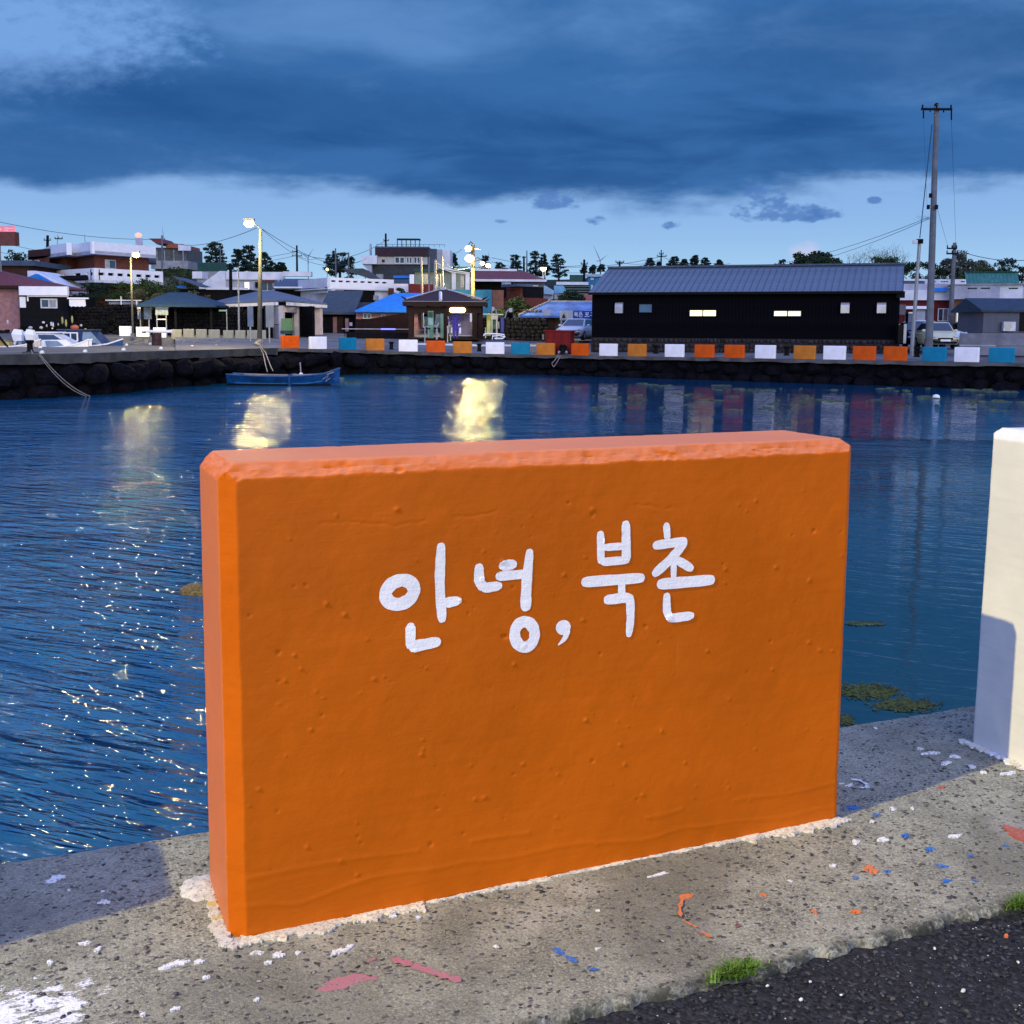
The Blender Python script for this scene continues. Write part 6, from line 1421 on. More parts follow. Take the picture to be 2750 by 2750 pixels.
# concrete walls
GW = mat('grey_wall_panel', (.17, .18, .21), .85, .25, 1.5, .2)
h = House('concrete_wall', 'grey precast concrete wall in two upright panels behind the last blocks', 'wall', 2574, 56.2, 2900, 54, zb=1.18)
for ua, ub in ((2577, 2674), (2676, 2790)):
    a, b, c_, e = h.r(ua, 895, ub, 928, .3); MB().box(a, b, .3, .5, c_, e).build('wall_panel', GW, h.root)
a, b, c_, e = h.r(2577, 929, 2790, 958, .2); MB().box(a, b, .2, .5, 0, e-.005).build('wall_base', GW, h.root); h.box('top_strip', PALEG, 2577, 926.5, 2674, 928.8, .22, .29)
h.box('pipe_rail', DARK, 2630, 955, 2790, 957.5, .05, .1)
h = House('wire_cage', 'black mesh cage leaning by the right end of the warehouse', 'cage', 2412, 62, 2432, 62, zb=1.5)
h.box('cage_mesh', BLACK, 2413, 872, 2427, 922, 0, .5); h.box('cage_post', STEEL, 2428, 870, 2433, 922, -.05, .05)
h = House('waste_drum', 'stack of pale drums and buckets beside the parked dark car', 'drum', 2436, 66, 2468, 66, zb=1.5)
h.box('drum_body', mat('blue_grey_drum', (.10, .13, .2), .6), 2440, 843, 2452, 875, 0, .5); h.box('bucket', WHITE2, 2440, 838, 2452, 842, -.05, .5); h.box('bucket', PALEG, 2438, 866, 2452, 880, -.3, -.05)
# ================================================================== TREES
def leaves(cl, rng, per, s, squash=1.0):
    """cl: list of (x,y,z,rx,ry,rz); returns verts, faces of small random leaf faces"""
    vs = []; tot = sum((c[3]*c[5]) for c in cl)
    for (x, y, z, rx, ry, rz) in cl:
        n = max(6, int(per*(rx*rz)/tot)); d = rng.normal(size=(n, 3)); d /= np.linalg.norm(d, axis=1, keepdims=True); r = rng.random(n)**.45
        p = d*r[:, None]*np.array([rx, ry, rz])+np.array([x, y, z])
        a = rng.normal(size=(n, 3)); a /= np.linalg.norm(a, axis=1, keepdims=True); b = np.cross(a, rng.normal(size=(n, 3))); b /= np.linalg.norm(b, axis=1, keepdims=True)
        k = s*rng.uniform(.5, 1.3, (n, 1)); q = np.stack([p-a*k, p-b*k*.6, p+a*k, p+b*k*.6], 1); vs.append(q.reshape(-1, 3))
    v = np.concatenate(vs); f = np.arange(len(v)).reshape(-1, 4); return v, f
TG = {}
def tree(label, u, vt, vb, d, wpx, kind='pine', seed=0, per=900, leaf=None, m=None, name=None, group=None):
    rng = np.random.default_rng(seed+int(u)); S = d/FPX; B = at(u, vb, d); Hh = (vb-vt)*S; W = wpx*S
    t_ = thing(name or {'pine': 'pine_tree', 'round': 'broadleaf_tree', 'bush': 'bush', 'twig': 'bare_tree'}[kind], label, 'bush' if kind == 'bush' else 'tree', B, 0, group)
    mb = MB(); cl = []; leaf = leaf or S*3.0
    if kind == 'pine':
        lean = rng.uniform(-.15, .15)*W; mb.tube([(0, 0, -2), (lean*.3, 0, Hh*.4), (lean, 0, Hh*.9)], W*.035+.06, 6, W*.012+.03)
        nl = max(5, int(7+W/1.3))
        for i in range(nl):
            s = (i+.6)/nl; zc = Hh*(.08+.88*s); ext = W*.5*(1.0-.50*s**1.5); ang = rng.uniform(0, 6.28)
            for k in range(3):
                x = lean*s+cos(ang+k*2.1)*ext*rng.uniform(.35, .75); y = sin(ang+k*2.1)*ext*.6; z = zc+rng.uniform(-.05, .05)*Hh
                cl.append((x, y, z, ext*rng.uniform(.24, .46), ext*.4, Hh*rng.uniform(.035, .065))); mb.tube([(lean*s*.8, 0, zc-Hh*.1), (x, y, z)], .04+W*.008, 4, .02)
        cl.append((lean, 0, Hh*.95, W*.14, W*.14, Hh*.06))
    elif kind == 'round':
        mb.tube([(0, 0, -2), (0, 0, Hh*.45)], W*.04+.06, 6, W*.02)
        for i in range(int(50+W*4)):
            a = rng.uniform(0, 6.28); r = sqrt(rng.random())*.40*W; zz1 = Hh*(.04+.88*rng.random()*(1-(r/(W*.5))**2)**.5); x, y = r*cos(a), r*sin(a); q = rng.uniform(.055, .11)*W
            cl.append((x, y, zz1, q, q, q*.62)); mb.tube([(0, 0, Hh*.3), (x, y, zz1)], .03+W*.006, 4, .02)
    elif kind == 'bush':
        mb.tube([(0, 0, -1), (0, 0, Hh*.4)], .08, 5)
        for i in range(int(14+W*1.5)):
            x = rng.uniform(-.46, .46)*W; zz1 = Hh*(.15+.75*rng.random()*sqrt(max(0, 1-(x/(W*.5))**2))); q = rng.uniform(.3, .55)*min(Hh, W)*.42
            cl.append((x, rng.uniform(-.8, .8), zz1, q*1.3, q, q*.7))
    elif kind == 'twig':
        for i in range(int(per/14)):
            x0_ = rng.uniform(-.45, .45)*W; top = Hh*rng.uniform(.55, 1)*(1-.5*abs(x0_)/(W*.5)); p = Vector((x0_, rng.uniform(-.8, .8), Hh*.1)); q = [tuple(p)]
            for k in range(4): p = p+Vector((rng.normal(0, .10)*Hh*.5, 0, top/4.5)); q.append(tuple(p))
            mb.tube(q, S*.55, 3, S*.15, cap=False)
            for k in range(3): b = Vector(q[2+k % 3]); mb.tube([b, b+Vector((rng.normal(0, .14)*Hh, 0, rng.uniform(.06, .2)*Hh))], S*.3, 3, S*.1, cap=False)
    mb.build('trunk' if kind != 'twig' else 'branches', BARK if kind != 'twig' else mat('pale_twigs', (.06, .055, .05), .9), t_)
    if cl: v, f = leaves(cl, rng, per, leaf); np_mesh('crown', v, f, m or LEAFD, t_, smooth=False)
    return t_
gp = 'pines standing on the skyline'
for i, (u, vt, w, d, lab) in enumerate([(532, 688, 46, 170, 'low pine at the left end of the left skyline grove'), (585, 653, 92, 168, 'tallest broad pine of the left skyline grove'), (640, 672, 56, 172, 'narrow pine in the middle of the left grove'), (677, 662, 66, 166, 'second tallest pine of the left grove, left of the tall lamp'), (716, 680, 66, 170, 'pine just right of the tall street lamp pole'), (752, 706, 50, 175, 'low pine at the right end of the left grove')]):
    tree(lab, u, vt, 738, d, w, 'pine', i, 2600, group=gp)
tree('dark round tree on the skyline between the wires left of the modern house', 913, 670, 740, 160, 100, 'round', 3, 2600, m=LEAFD)
for i, (u, vt, vb, w, d, lab) in enumerate([(1223, 683, 748, 26, 150, 'narrow conifer right of the modern house'), (1300, 689, 745, 38, 155, 'pine hidden behind the cluster of street lamps'), (1345, 706, 740, 46, 160, 'low bushy pine beside the lamp cluster'), (1384, 686, 742, 48, 158, 'layered pine over the red tiled roof, left one'), (1440, 676, 745, 60, 155, 'tall flat topped pine over the red tiled roof'), (1464, 683, 745, 36, 157, 'slim pine touching the tall flat topped one'), (1502, 684, 748, 60, 150, 'leaning flat topped pine right of the small roof lamp'),
                                            (1567, 714, 735, 24, 180, 'tiny pine left of the wind turbine'), (1590, 713, 735, 24, 180, 'tiny round topped pine at the foot of the turbine'), (1612, 711, 730, 26, 180, 'tiny pine right under the turbine hub'),
                                            (1745, 694, 726, 36, 180, 'small pine over the warehouse roof, first from the left'), (1768, 705, 726, 22, 181, 'lowest pine over the warehouse roof'), (1805, 690, 726, 44, 180, 'pointed pine over the warehouse roof'), (1838, 697, 726, 36, 182, 'pine over the warehouse roof beside the tallest'), (1864, 687, 726, 38, 180, 'tallest pine over the warehouse roof'), (1892, 693, 726, 38, 183, 'pine over the warehouse roof with a flat right branch'), (1930, 699, 722, 30, 184, 'last small pine over the warehouse roof')]):
    tree(lab, u, vt, vb, d, w, 'pine', 20+i, 1100, group=gp)
tree('wide dark green domed tree rising behind the warehouse roof', 2192, 673, 760, 115, 210, 'round', 5, 11000, leaf=.16, m=mat('deep_green_foliage', (.016, .034, .012), .9, .5, .8, 0))
tree('small tree at the left foot of the domed tree', 2100, 695, 745, 118, 60, 'round', 6, 900, m=LEAFG)
tree('bare twiggy trees right of the domed tree, left clump', 2330, 662, 725, 122, 130, 'twig', 1, 700)
tree('bare twiggy trees near the steel pole, right clump', 2395, 655, 722, 124, 90, 'twig', 2, 620)
tree('leafy undergrowth below the bare twiggy trees', 2360, 684, 745, 118, 170, 'bush', 3, 2400, m=LEAFG)
tree('dark hedge behind the terrace house between the poles', 2470, 695, 775, 104, 150, 'bush', 4, 3200, m=mat('deep_green_foliage', (.016, .034, .012)))
tree('big flat crowned tree with pale blossom right of the concrete pole', 2590, 656, 775, 118, 165, 'round', 7, 8000, m=mat('blossom_foliage', (.075, .08, .065), .9, .6, 1.2, 0))
tree('dark evergreen at the right edge beyond the green roof', 2700, 690, 775, 125, 130, 'round', 8, 2600, m=LEAFD)
tree('low green shrub between the flat crowned tree and the roofs', 2625, 715, 780, 112, 120, 'bush', 8, 1500, m=LEAFG)
tree('rounded green tree on the skyline at the far left', 45, 671, 745, 150, 120, 'round', 9, 2200, m=mat('deep_green_foliage', (.016, .034, .012)))
tree('large green bush spilling over the slope below the white parapets', 385, 738, 840, 97, 175, 'bush', 10, 5200, m=LEAFG)
tree('olive grey shrub left of the navy shelter roof', 385, 768, 850, 94, 120, 'bush', 11, 2600, m=LEAFY)
tree('olive grey shrub behind the navy shelter roof', 535, 768, 850, 95, 84, 'bush', 12, 2000, m=LEAFY)
tree('dark shrub under the stair canopy of the brick house', 265, 755, 850, 99, 150, 'bush', 13, 3600, m=LEAFD)
tree('green shrub on the slope under the net fence', 478, 705, 790, 128, 90, 'bush', 14, 1500, m=LEAFG)
tree('dark shrubs on the slope beneath the pine grove', 690, 718, 790, 135, 150, 'bush', 15, 2400, m=LEAFD)
tree('climbing greenery over the rubble wall by the pavilion', 1385, 796, 880, 86, 125, 'bush', 16, 4200, m=mat('mid_green_foliage', (.022, .045, .016), .9, .5, .8, 0))
tree('dark green creeper above the stone cottage roof', 1530, 782, 845, 93, 110, 'bush', 17, 2600, m=LEAFD)
tree('small creeper on the pale terrace wall above the blue roof', 1075, 772, 800, 96, 36, 'bush', 18, 500, m=LEAFG)
tree('bushes along the foot of the stone wall behind the boats', 150, 866, 905, 88.5, 330, 'bush', 19, 4200, m=mat('blackish_scrub', (.008, .010, .008), .95, .5, 1, 0))
tree('dark scrub right of the moored boats under the wall', 290, 850, 905, 87, 120, 'bush', 20, 2400, m=mat('blackish_scrub', (.008, .010, .008)))
# spiky plant
P = at(320, 775, 95); mb = MB()
for k in range(26):
    a = R.uniform(-1.3, 1.3); L = R.uniform(.5, 1.1); y = R.uniform(-.4, .4); q = [(0, 0, 0), (sin(a)*L*.5, y*.5, cos(a)*L*.55), (sin(a)*L, y, cos(a)*L*.7)]; mb.tube(q, .035, 4, .008)
tag(mb.build('palm_plant', LEAFG, None, loc=P), 'spiky green plant on the slope left of the shorter lamp', 'plant')

# ================================================================== UTILITY POLES AND WIRES
pole('utility_pole', 'thick tall concrete utility pole at the right, rising far above the roofs', 'utility pole', 2494, 950, 2516, 281, 55.6, .19, .118, POLEC, [(293, 2474, 2557)])
bp = bpy.data.objects['utility_pole']; B_ = at(2494, 950, 55.6)
for (u, v) in ((2499, 525), (2493, 556), (2515, 556)): p = at(u, v, 55.3)-B_; MB().box(p.x-.06, p.x+.06, p.y-.06, p.y+.06, p.z-.1, p.z+.1).build('bracket', DARK, bp)
p = at(2515, 290, 55.6)-B_; MB().ball(p+Vector((0, 0, .12)), .12).build('pole_cap', DARK, bp)
for ub, vb_ in ((2480, 318), (2498, 300), (2534, 302), (2555, 322)): p = at(ub, 297, 55.4)-B_; q = at(ub, vb_, 55.4)-B_; MB().tube([p, q], .035, 6).build('hanging_insulator', DARK, bp)
pole('camera_pole', 'slim leaning steel pole with a camera box left of the thick concrete pole', 'pole', 2448, 956, 2470, 642, 57, .10, .085, STEEL)
cp = bpy.data.objects['camera_pole']; B_ = at(2448, 956, 57)
p = at(2468, 648, 56.8)-B_; MB().box(p.x-.14, p.x+.14, p.y-.2, p.y+.0, p.z-.12, p.z+.1).build('junction_box', DARK, cp); p = at(2455, 650, 56.8)-B_; MB().box(p.x-.09, p.x+.09, p.y-.25, p.y, p.z-.09, p.z+.09).build('camera', WHITE, cp)
pole('utility_pole', 'grey utility pole with a crossarm before the blossoming tree', 'utility pole', 2552, 880, 2564, 652, 76, .16, .12, POLEC, [(681, 2542, 2572), (667, 2543, 2570)])
pole('utility_pole', 'dark pole with crossarms behind the upper parapet of the faceted brick house', 'utility pole', 127, 700, 128, 632, 130, .18, .14, DARK, [(645, 118, 136)])
pole('utility_pole', 'thin grey pole between the brick house and the workshop', 'utility pole', 436, 760, 435, 632, 132, .12, .1, POLEC)
pole('utility_pole', 'grey pole in front of the pine grove', 'utility pole', 592, 730, 592, 664, 150, .09, .07, POLEC)
pole('utility_pole', 'dark wooden pole before the white gable house', 'utility pole', 620, 800, 619, 707, 100, .16, .13, DARK)
pole('utility_pole', 'dark pole with two crossarms on the skyline right of the tall lamp', 'utility pole', 798, 740, 797, 659, 165, .16, .12, DARK, [(675, 784, 800), (687, 784, 811)])
pole('utility_pole', 'pole standing in front of the dark round tree, left one', 'utility pole', 902, 745, 901, 667, 140, .1, .08, POLEC)
pole('utility_pole', 'pole standing in front of the dark round tree, right one', 'utility pole', 936, 745, 936, 678, 140, .11, .09, POLEC)
pole('utility_pole', 'dark pole with short crossarm behind the roof of the modern house', 'utility pole', 1036, 700, 1036, 627, 150, .15, .12, DARK, [(646, 1030, 1044)])
pole('utility_pole', 'dark pole between pines, left of the red tiled roof ridge', 'utility pole', 1407, 740, 1407, 688, 160, .16, .12, DARK, [(692, 1402, 1412)])
pole('utility_pole', 'thin tall pole between pines right of the short dark one', 'utility pole', 1415, 740, 1415, 673, 165, .1, .06, DARK)
pole('utility_pole', 'dark pole with crossarm left of the wind turbine', 'utility pole', 1569, 770, 1569, 697, 120, .14, .11, DARK, [(709, 1560, 1578)])
pole('utility_pole', 'short T shaped pole above the left end of the warehouse roof', 'utility pole', 1664, 730, 1664, 702, 130, .12, .1, DARK, [(704, 1653, 1676), (708, 1657, 1671)])
pole('utility_pole', 'pole with two crossarms over the middle left of the warehouse roof', 'utility pole', 1775, 730, 1776, 671, 140, .12, .06, DARK, [(688, 1764, 1790), (682, 1770, 1782)])
pole('antenna_mast', 'thin roof aerial on the faceted brick house, left', 'antenna', 154, 660, 155, 629, 118, .05, .03, STEEL, [(641, 147, 168)])
pole('antenna_mast', 'thin roof aerial on the faceted brick house, centre', 'antenna', 229, 660, 227, 630, 116, .04, .03, STEEL)
# white poles by the pavilion
WP = mat('white_steel_pole', (.30, .30, .28), .7, .1)
pole('white_mast', 'white mast left of the pavilion roof, first of three', 'mast', 1136, 880, 1131, 690, 82, .09, .07, WP)
pole('white_mast', 'thick white mast in the middle, second of three by the pavilion', 'mast', 1166, 870, 1169, 698, 81, .10, .09, WP)
pole('white_mast', 'white mast rising behind the pavilion peak, third of three', 'mast', 1193, 860, 1187, 690, 82, .08, .06, WP)
pole('utility_pole', 'dim thin pole behind the white masts', 'utility pole', 1152, 850, 1152, 690, 95, .08, .06, POLEC)
# lamp cluster pole
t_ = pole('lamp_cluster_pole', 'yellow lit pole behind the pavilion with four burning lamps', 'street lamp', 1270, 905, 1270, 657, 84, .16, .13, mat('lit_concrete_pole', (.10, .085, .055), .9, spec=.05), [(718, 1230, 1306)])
B_ = at(1270, 905, 84)
for (u, v, r_, pw_) in ((1258, 667, .24, 0), (1261, 694, .32, 2800), (1296, 707, .16, 0), (1311, 713, .18, 500)):
    p = at(u, v, 83.6)-B_
    if pw_: lampl(t_, p-Vector((0, 1.0, r_+.7)), pw_)
    MB().ball(p, r_, 1.1, 1, .85, 10, 7).build('bulb', LAMPE, t_, True); MB().tube([p+Vector((0, 0, r_)), p+Vector((-p.x*.5, .1, r_+.25)), Vector((0, 0, p.z+r_+.1))], .03, 5).build('lamp_arm', DARK, t_)
p = at(1290, 669, 83.8)-B_; MB().tube([Vector((0, 0, p.z+.05)), p], .05, 5).build('bracket', STEEL, t_)
h = House('roof_lamp', 'hooded lamp on a short double post above the red tiled roof', 'lamp', 1450, 112, 1468, 112); h.box('lamp_post', FRAME, 1457, 726, 1459, 745, 0, .1); h.box('lamp_post', FRAME, 1463, 726, 1465, 745, 0, .1); x, z = h.p(1459, 720); MB().ball((x, -.1, z), .3).build('bulb', emat('hooded_bulb', (1, .85, .5), 9), h.root); x2, z2 = h.p(1460, 713); MB().hip(x-.5, x+.5, -.5, .3, z2-.15, x-.03, x+.03, -.12, -.08, z2+.1, .05).build('hood', DARK, h.root)

def wire(label, a, b, sag=.5, r=.022, group='overhead wires across the sky'):
    r = r*.72
    A = at(*a); Bq = at(*b); q = []
    for i in range(19): s = i/18; p = A.lerp(Bq, s); p.z -= sag*4*s*(1-s); q.append(p)
    tag(MB().tube(q, r, 4).build('overhead_wire', WIRE), label, 'wire', group)
wire('single wire sloping from the upper left edge toward the chimney light', (-60, 583, 95), (420, 643, 120), .5, .03)
wire('wire running from the workshop up to the tall lamp', (440, 642, 135), (690, 612, 60), .8, .025)
wire('upper wire falling from the tall lamp to the dark skyline pole', (704, 615, 58), (1000, 680, 150), 1.6, .022)
wire('lower wire falling from the tall lamp toward the turbine', (704, 616, 58), (860, 690, 150), .8, .022)
wire('upper pair wire rising to the modern house pole, left side', (797, 676, 165), (1034, 647, 150), 1.6, .04)
wire('lower pair wire from the skyline pole toward the round tree', (797, 688, 165), (972, 700, 150), 1.0, .035)
wire('long upper wire crossing the left houses', (-40, 640, 150), (797, 676, 165), 2.5, .035)
wire('long lower wire crossing behind the brick house', (-40, 668, 150), (797, 686, 165), 2.5, .035)
wire('wire between the modern house and the lamp cluster', (1210, 672, 140), (1240, 669, 84), .3, .025)
wire('upper wire from the lamp cluster across to the warehouse', (1320, 692, 140), (1776, 689, 140), 1.2, .035)
wire('second wire crossing the pines on the right', (1320, 703, 140), (1776, 700, 140), 1.4, .03)
wire('third wire crossing low over the red tiled house', (1415, 700, 160), (1569, 712, 120), .4, .028)
wire('wire from the two armed pole to the right over the warehouse', (1776, 689, 140), (1960, 708, 135), .6, .03)
wire('short wire left of the two armed pole', (1664, 704, 130), (1776, 696, 140), .4, .028)
wire('upper of two near wires reaching the thick pole', (1890, 702, 130), (2494, 584, 55.4), 1.3, .018)
wire('lower of two near wires reaching the thick pole', (1890, 706, 130), (2494, 588, 55.4), 1.6, .018)
wire('wire leaving the grey pole to the right edge', (2572, 672, 76), (2800, 694, 70), .35, .028)
wire('thick black service cable bowing down left of the concrete pole', (2503, 335, 55.3), (2470, 640, 55.3), .0, .032)
wire('thin wire dropping behind the concrete pole, left', (2480, 320, 55.3), (2490, 560, 55.4), 0, .008)
wire('thin wire dropping right of the concrete pole', (2555, 322, 55.3), (2567, 655, 75.8), 0, .010)
wire('thin guy wire beside the concrete pole', (2517, 560, 55.4), (2545, 660, 70), 0, .010)
wire('pale wire sagging from the white masts to the lamp cluster', (1190, 702, 82), (1264, 716, 83.8), .35, .03)

# ================================================================== WIND TURBINES
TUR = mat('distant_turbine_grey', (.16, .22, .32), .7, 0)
def turbine(label, hub, base_v, blades, d, k=1.0):
    Hb = at(hub[0], hub[1], d); Bb = at(hub[0]+1, base_v, d); t_ = thing('wind_turbine', label, 'wind turbine', Bb); S = d/FPX
    MB().tube([(0, 0, -20), Hb-Bb], 1.6*S*k, 8, .9*S*k).build('tower', TUR, t_); c = Hb-Bb
    MB().box(c.x-1.5*S*k, c.x+1.5*S*k, c.y-2*S, c.y+3*S, c.z-1.3*S*k, c.z+1.3*S*k).build('nacelle', TUR, t_)
    for (u, v) in blades:
        T = at(u, v, d)-Bb; dv = (T-c); n = Vector((-dv.z, 0, dv.x)).normalized(); y = c.y-2.6*S
        P = [c+n*.5*S*k, c+dv*.18+n*1.5*S*k, T, c+dv*.18-n*1.0*S*k, c-n*.5*S*k]
        MB().prismy([(p.x, p.z) for p in P], y-.3*S, y+.3*S).build('blade', TUR, t_)
turbine('wind turbine with three blades on the skyline left of the warehouse', (1612, 700), 728, [(1592, 655), (1632, 684), (1597, 702)], 900)
turbine('wind turbine half hidden by wires left of the round tree', (827, 692), 730, [(803, 675), (843, 666), (830, 712)], 900, .9)
turbine('tiny distant turbine beside the lamp cluster', (1313, 690), 720, [(1313, 672), (1321, 700), (1305, 699)], 1300, .5)
turbine('slim turbine behind the workshop canopy', (440, 638), 665, [(436, 606), (450, 650), (428, 648)], 1100, .6)

# ================================================================== BOATS
def hull(mb, L, Bm, H, z0=-.25, bow=.35, stern=.05, sheer=.25, n=14, flare=.7):
    rings = []
    for i in range(n+1):
        s = i/n; x = L*(s-.5); w = Bm/2*(1-(max(0, s-.55)/.45)**2.2*.97)*(1-.25*(max(0, .25-s)/.25)**2); zt = H+sheer*(2*s-1)**2*(1 if s > .5 else .35)+bow*max(0, s-.85)/.15*.3
        zb = z0+.32*max(0, s-.75)/.25
        rings.append([(x+.12*max(0, s-.8), -w, zt), (x, -w*flare*1.05, zb+(zt-zb)*.45), (x-.0, -w*.35, zb), (x, w*.35, zb), (x, w*flare*1.05, zb+(zt-zb)*.45), (x+.12*max(0, s-.8), w, zt)])
    return mb.loft(rings, close=False, caps=False), rings
P = on(755, 1036, 0); t_ = thing('rowing_boat', 'blue wooden boat moored by the dark wall with gear lying inside', 'boat', (P.x, P.y+.8, 0), -.03)
BLB = mat('boat_blue_paint', (.004, .055, .19), .5, .35, 2.5, .2, 12); L_b = 5.15
mb, rings = hull(MB(), L_b, 1.5, .42, -.2, .55, .05, .20); n6 = len(rings[0])
mb.f.append(tuple(range(n6))); mb.build('hull', BLB, t_)
mb = MB(); mb.loft([[(r[0][0], r[0][1]*.93, r[0][2]-.16), (r[0][0], -r[0][1]*.93, r[0][2]-.16)] for r in rings], close=False, caps=False).build('deck', mat('grey_boards', (.12, .10, .09), .9, .4, 4), t_)
for sg_ in (0, 5): MB().tube([(r[sg_][0], r[sg_][1], r[sg_][2]+.01) for r in rings], .035, 6).build('gunwale', mat('pale_blue_rail', (.05, .11, .22), .6, .3, 3), t_)
MB().loft([[(r[1][0], r[1][1]-.012, r[1][2]-.02), (r[1][0], r[1][1]-.02, r[1][2]+.05), (r[1][0], r[1][1]+.02, r[1][2]+.05)] for r in rings[1:-2]], close=False, caps=False).build('rubbing_strake', mat('light_blue_stripe', (.02, .11, .28), .6), t_)
MB().loft([[(r[2][0], r[2][1]*2.2, -.02), (r[2][0], r[2][1]*2.25, .07)] for r in rings[:-1]], close=False, caps=False).build('dark_boot', BLACK, t_)
MB().box(.35, .43, -.74, .74, .0, .52).build('thwart', BLB, t_); MB().box(-1.6, 0.3, -.35, .3, .30, .44).build('gear_pile', mat('dull_gear', (.10, .07, .06), .9, .5, 4), t_)
MB().tube([(-1.8, -.3, .50), (.6, -.25, .47)], .03, 6).build('spar', mat('pale_wood', (.32, .28, .26), .8), t_); MB().tube([(.5, -.35, .48), (2.0, -.3, .50), (2.35, -.3, .62)], .035, 6).build('oar', mat('pale_wood', (.32, .28, .26)), t_)
MB().tube([(.78, 0, .4), (.74, 0, 1.05)], .03, 6).build('stub_mast', mat('pale_wood', (.32, .28, .26)), t_); MB().ball((.8, -.1, .5), .09).build('float', WHITE, t_)
MB().tube([(1.9, -.6, .30), (2.15, -.5, .48), (2.05, -.62, .2), (2.2, -.45, .35)], .02, 5).build('bow_rope', ROPE, t_)

def cabin_boat(name, label, u, d, L, rz, hm, parts):
    P = at(u, 900, d); t_ = thing(name, label, 'boat', (P.x, P.y, 0), rz); mb, rings = hull(MB(), L, 1.9, 1.55, -.3, .5, .1, .25); mb.f.append(tuple(range(6))); mb.build('hull', hm, t_)
    MB().loft([[(r[0][0], r[0][1], r[0][2]-.05), (r[0][0], -r[0][1], r[0][2]-.05)] for r in rings], close=False, caps=False).build('deck', WHITE2, t_)
    for sg_ in (0, 5): MB().tube([(r[sg_][0], r[sg_][1], r[sg_][2]+.02) for r in rings], .04, 6).build('gunwale', WHITE, t_)
    return t_
t_ = cabin_boat('cabin_boat', 'white motor boat with slanted dark cabin windows behind the pier', 128, 61.5, 4.6, .05, WHITE, None)
MB().loft([[(-1.7, -.75, 1.5), (-1.7, .75, 1.5), (1.9, .75, 1.5), (1.9, -.75, 1.5)], [(-1.25, -.66, 2.28), (-1.25, .66, 2.28), (.55, .66, 2.28), (.55, -.66, 2.28)]]).build('cabin', mat('boat_white', (.62, .66, .70), .4), t_)
MB().box(-1.5, .75, -.75, .75, 2.29, 2.36).build('cabin_roof', WHITE, t_)
MB().add([(-1.45, -.78, 1.62), (-.25, -.78, 1.62), (-.45, -.71, 2.2), (-1.2, -.71, 2.2)], [(0, 1, 2, 3)]).build('side_window', PANE, t_)
MB().add([(-.1, -.78, 1.62), (1.45, -.78, 1.62), (.55, -.71, 2.2), (-.25, -.71, 2.2)], [(0, 1, 2, 3)]).build('side_window', PANE, t_)
MB().loft([[(1.0, -.7, 1.52), (1.0, .7, 1.52), (2.1, .5, 1.55), (2.1, -.5, 1.55)], [(1.1, -.6, 1.75), (1.1, .6, 1.75), (1.8, .4, 1.7), (1.8, -.4, 1.7)]]).build('foredeck', WHITE, t_)
t_ = cabin_boat('cabin_boat', 'low white boat with rounded windscreen in front of the motor boat', 150, 59.6, 3.4, -.05, WHITE, None)
MB().loft([[(-1.0, -.6, 1.45), (-1.0, .6, 1.45), (1.0, .6, 1.45), (1.0, -.6, 1.45)], [(-.5, -.5, 1.95), (-.5, .5, 1.95), (.3, .5, 1.95), (.3, -.5, 1.95)]]).build('cabin', WHITE, t_)
MB().add([(-.2, -.62, 1.52), (.85, -.62, 1.52), (.32, -.53, 1.9), (-.35, -.53, 1.9)], [(0, 1, 2, 3)]).build('windscreen', mat('pale_boat_glass', (.20, .27, .34), .2), t_)
t_ = cabin_boat('cabin_boat', 'blue cabin fishing boat with white framed windows and floats on its roof', 222, 63.5, 4.4, -.03, mat('deep_blue_hull', (.02, .07, .22), .5), None)
NB_ = mat('navy_cabin', (.02, .04, .11), .5)
MB().loft([[(-1.1, -.7, 1.55), (-1.1, .7, 1.55), (1.5, .7, 1.55), (1.5, -.7, 1.55)], [(-1.05, -.65, 2.46), (-1.05, .65, 2.46), (.7, .65, 2.42), (.7, -.65, 2.42)]]).build('cabin', NB_, t_)
f_ = MB().box(-.78, .04, -.76, -.70, 1.84, 1.90).box(-.78, .04, -.76, -.70, 2.27, 2.33).box(-.78, -.71, -.757, -.703, 1.9, 2.27).box(-.03, .04, -.757, -.703, 1.9, 2.27).box(-.40, -.34, -.757, -.703, 1.9, 2.27).build('window_frame', WHITE, t_)
MB().box(-.71, -.40, -.74, -.71, 1.9, 2.27).build('pane', PANE, f_); MB().box(-.34, -.03, -.74, -.71, 1.9, 2.27).build('pane', PANE, f_)
MB().add([(.25, -.73, 1.9), (1.42, -.72, 1.62), (.75, -.68, 2.35), (.3, -.68, 2.35)], [(0, 1, 2, 3)]).build('front_window', mat('pale_boat_glass', (.20, .27, .34)), t_)
MB().box(-1.15, .8, -.72, .72, 2.44, 2.5).build('cabin_roof', SLATE, t_)
MB().ball((-.35, -.2, 2.6), .2, 1.2, 1, .7).build('orange_float', mat('orange_float', (.5, .13, .07), .6), t_)
for x, hgt in ((-1.0, 3.3), (-.8, 3.15), (-.45, 3.35)):
    MB().tube([(x, -.3, 2.45), (x+.04, -.3, hgt)], .018, 5).build('pole_shaft', DARK, t_); MB().ball((x+.02, -.3, hgt-.32), .06, 1, 1, 3.6).build('yellow_float', mat('yellow_float', (.35, .34, .12), .7), t_)
t_ = cabin_boat('outboard_boat', 'white open boat with raised outboard motor and black pole, left edge', -8, 58.5, 4.2, .1, mat('weathered_boat_white', (.5, .47, .42), .6, .4, 2), None)
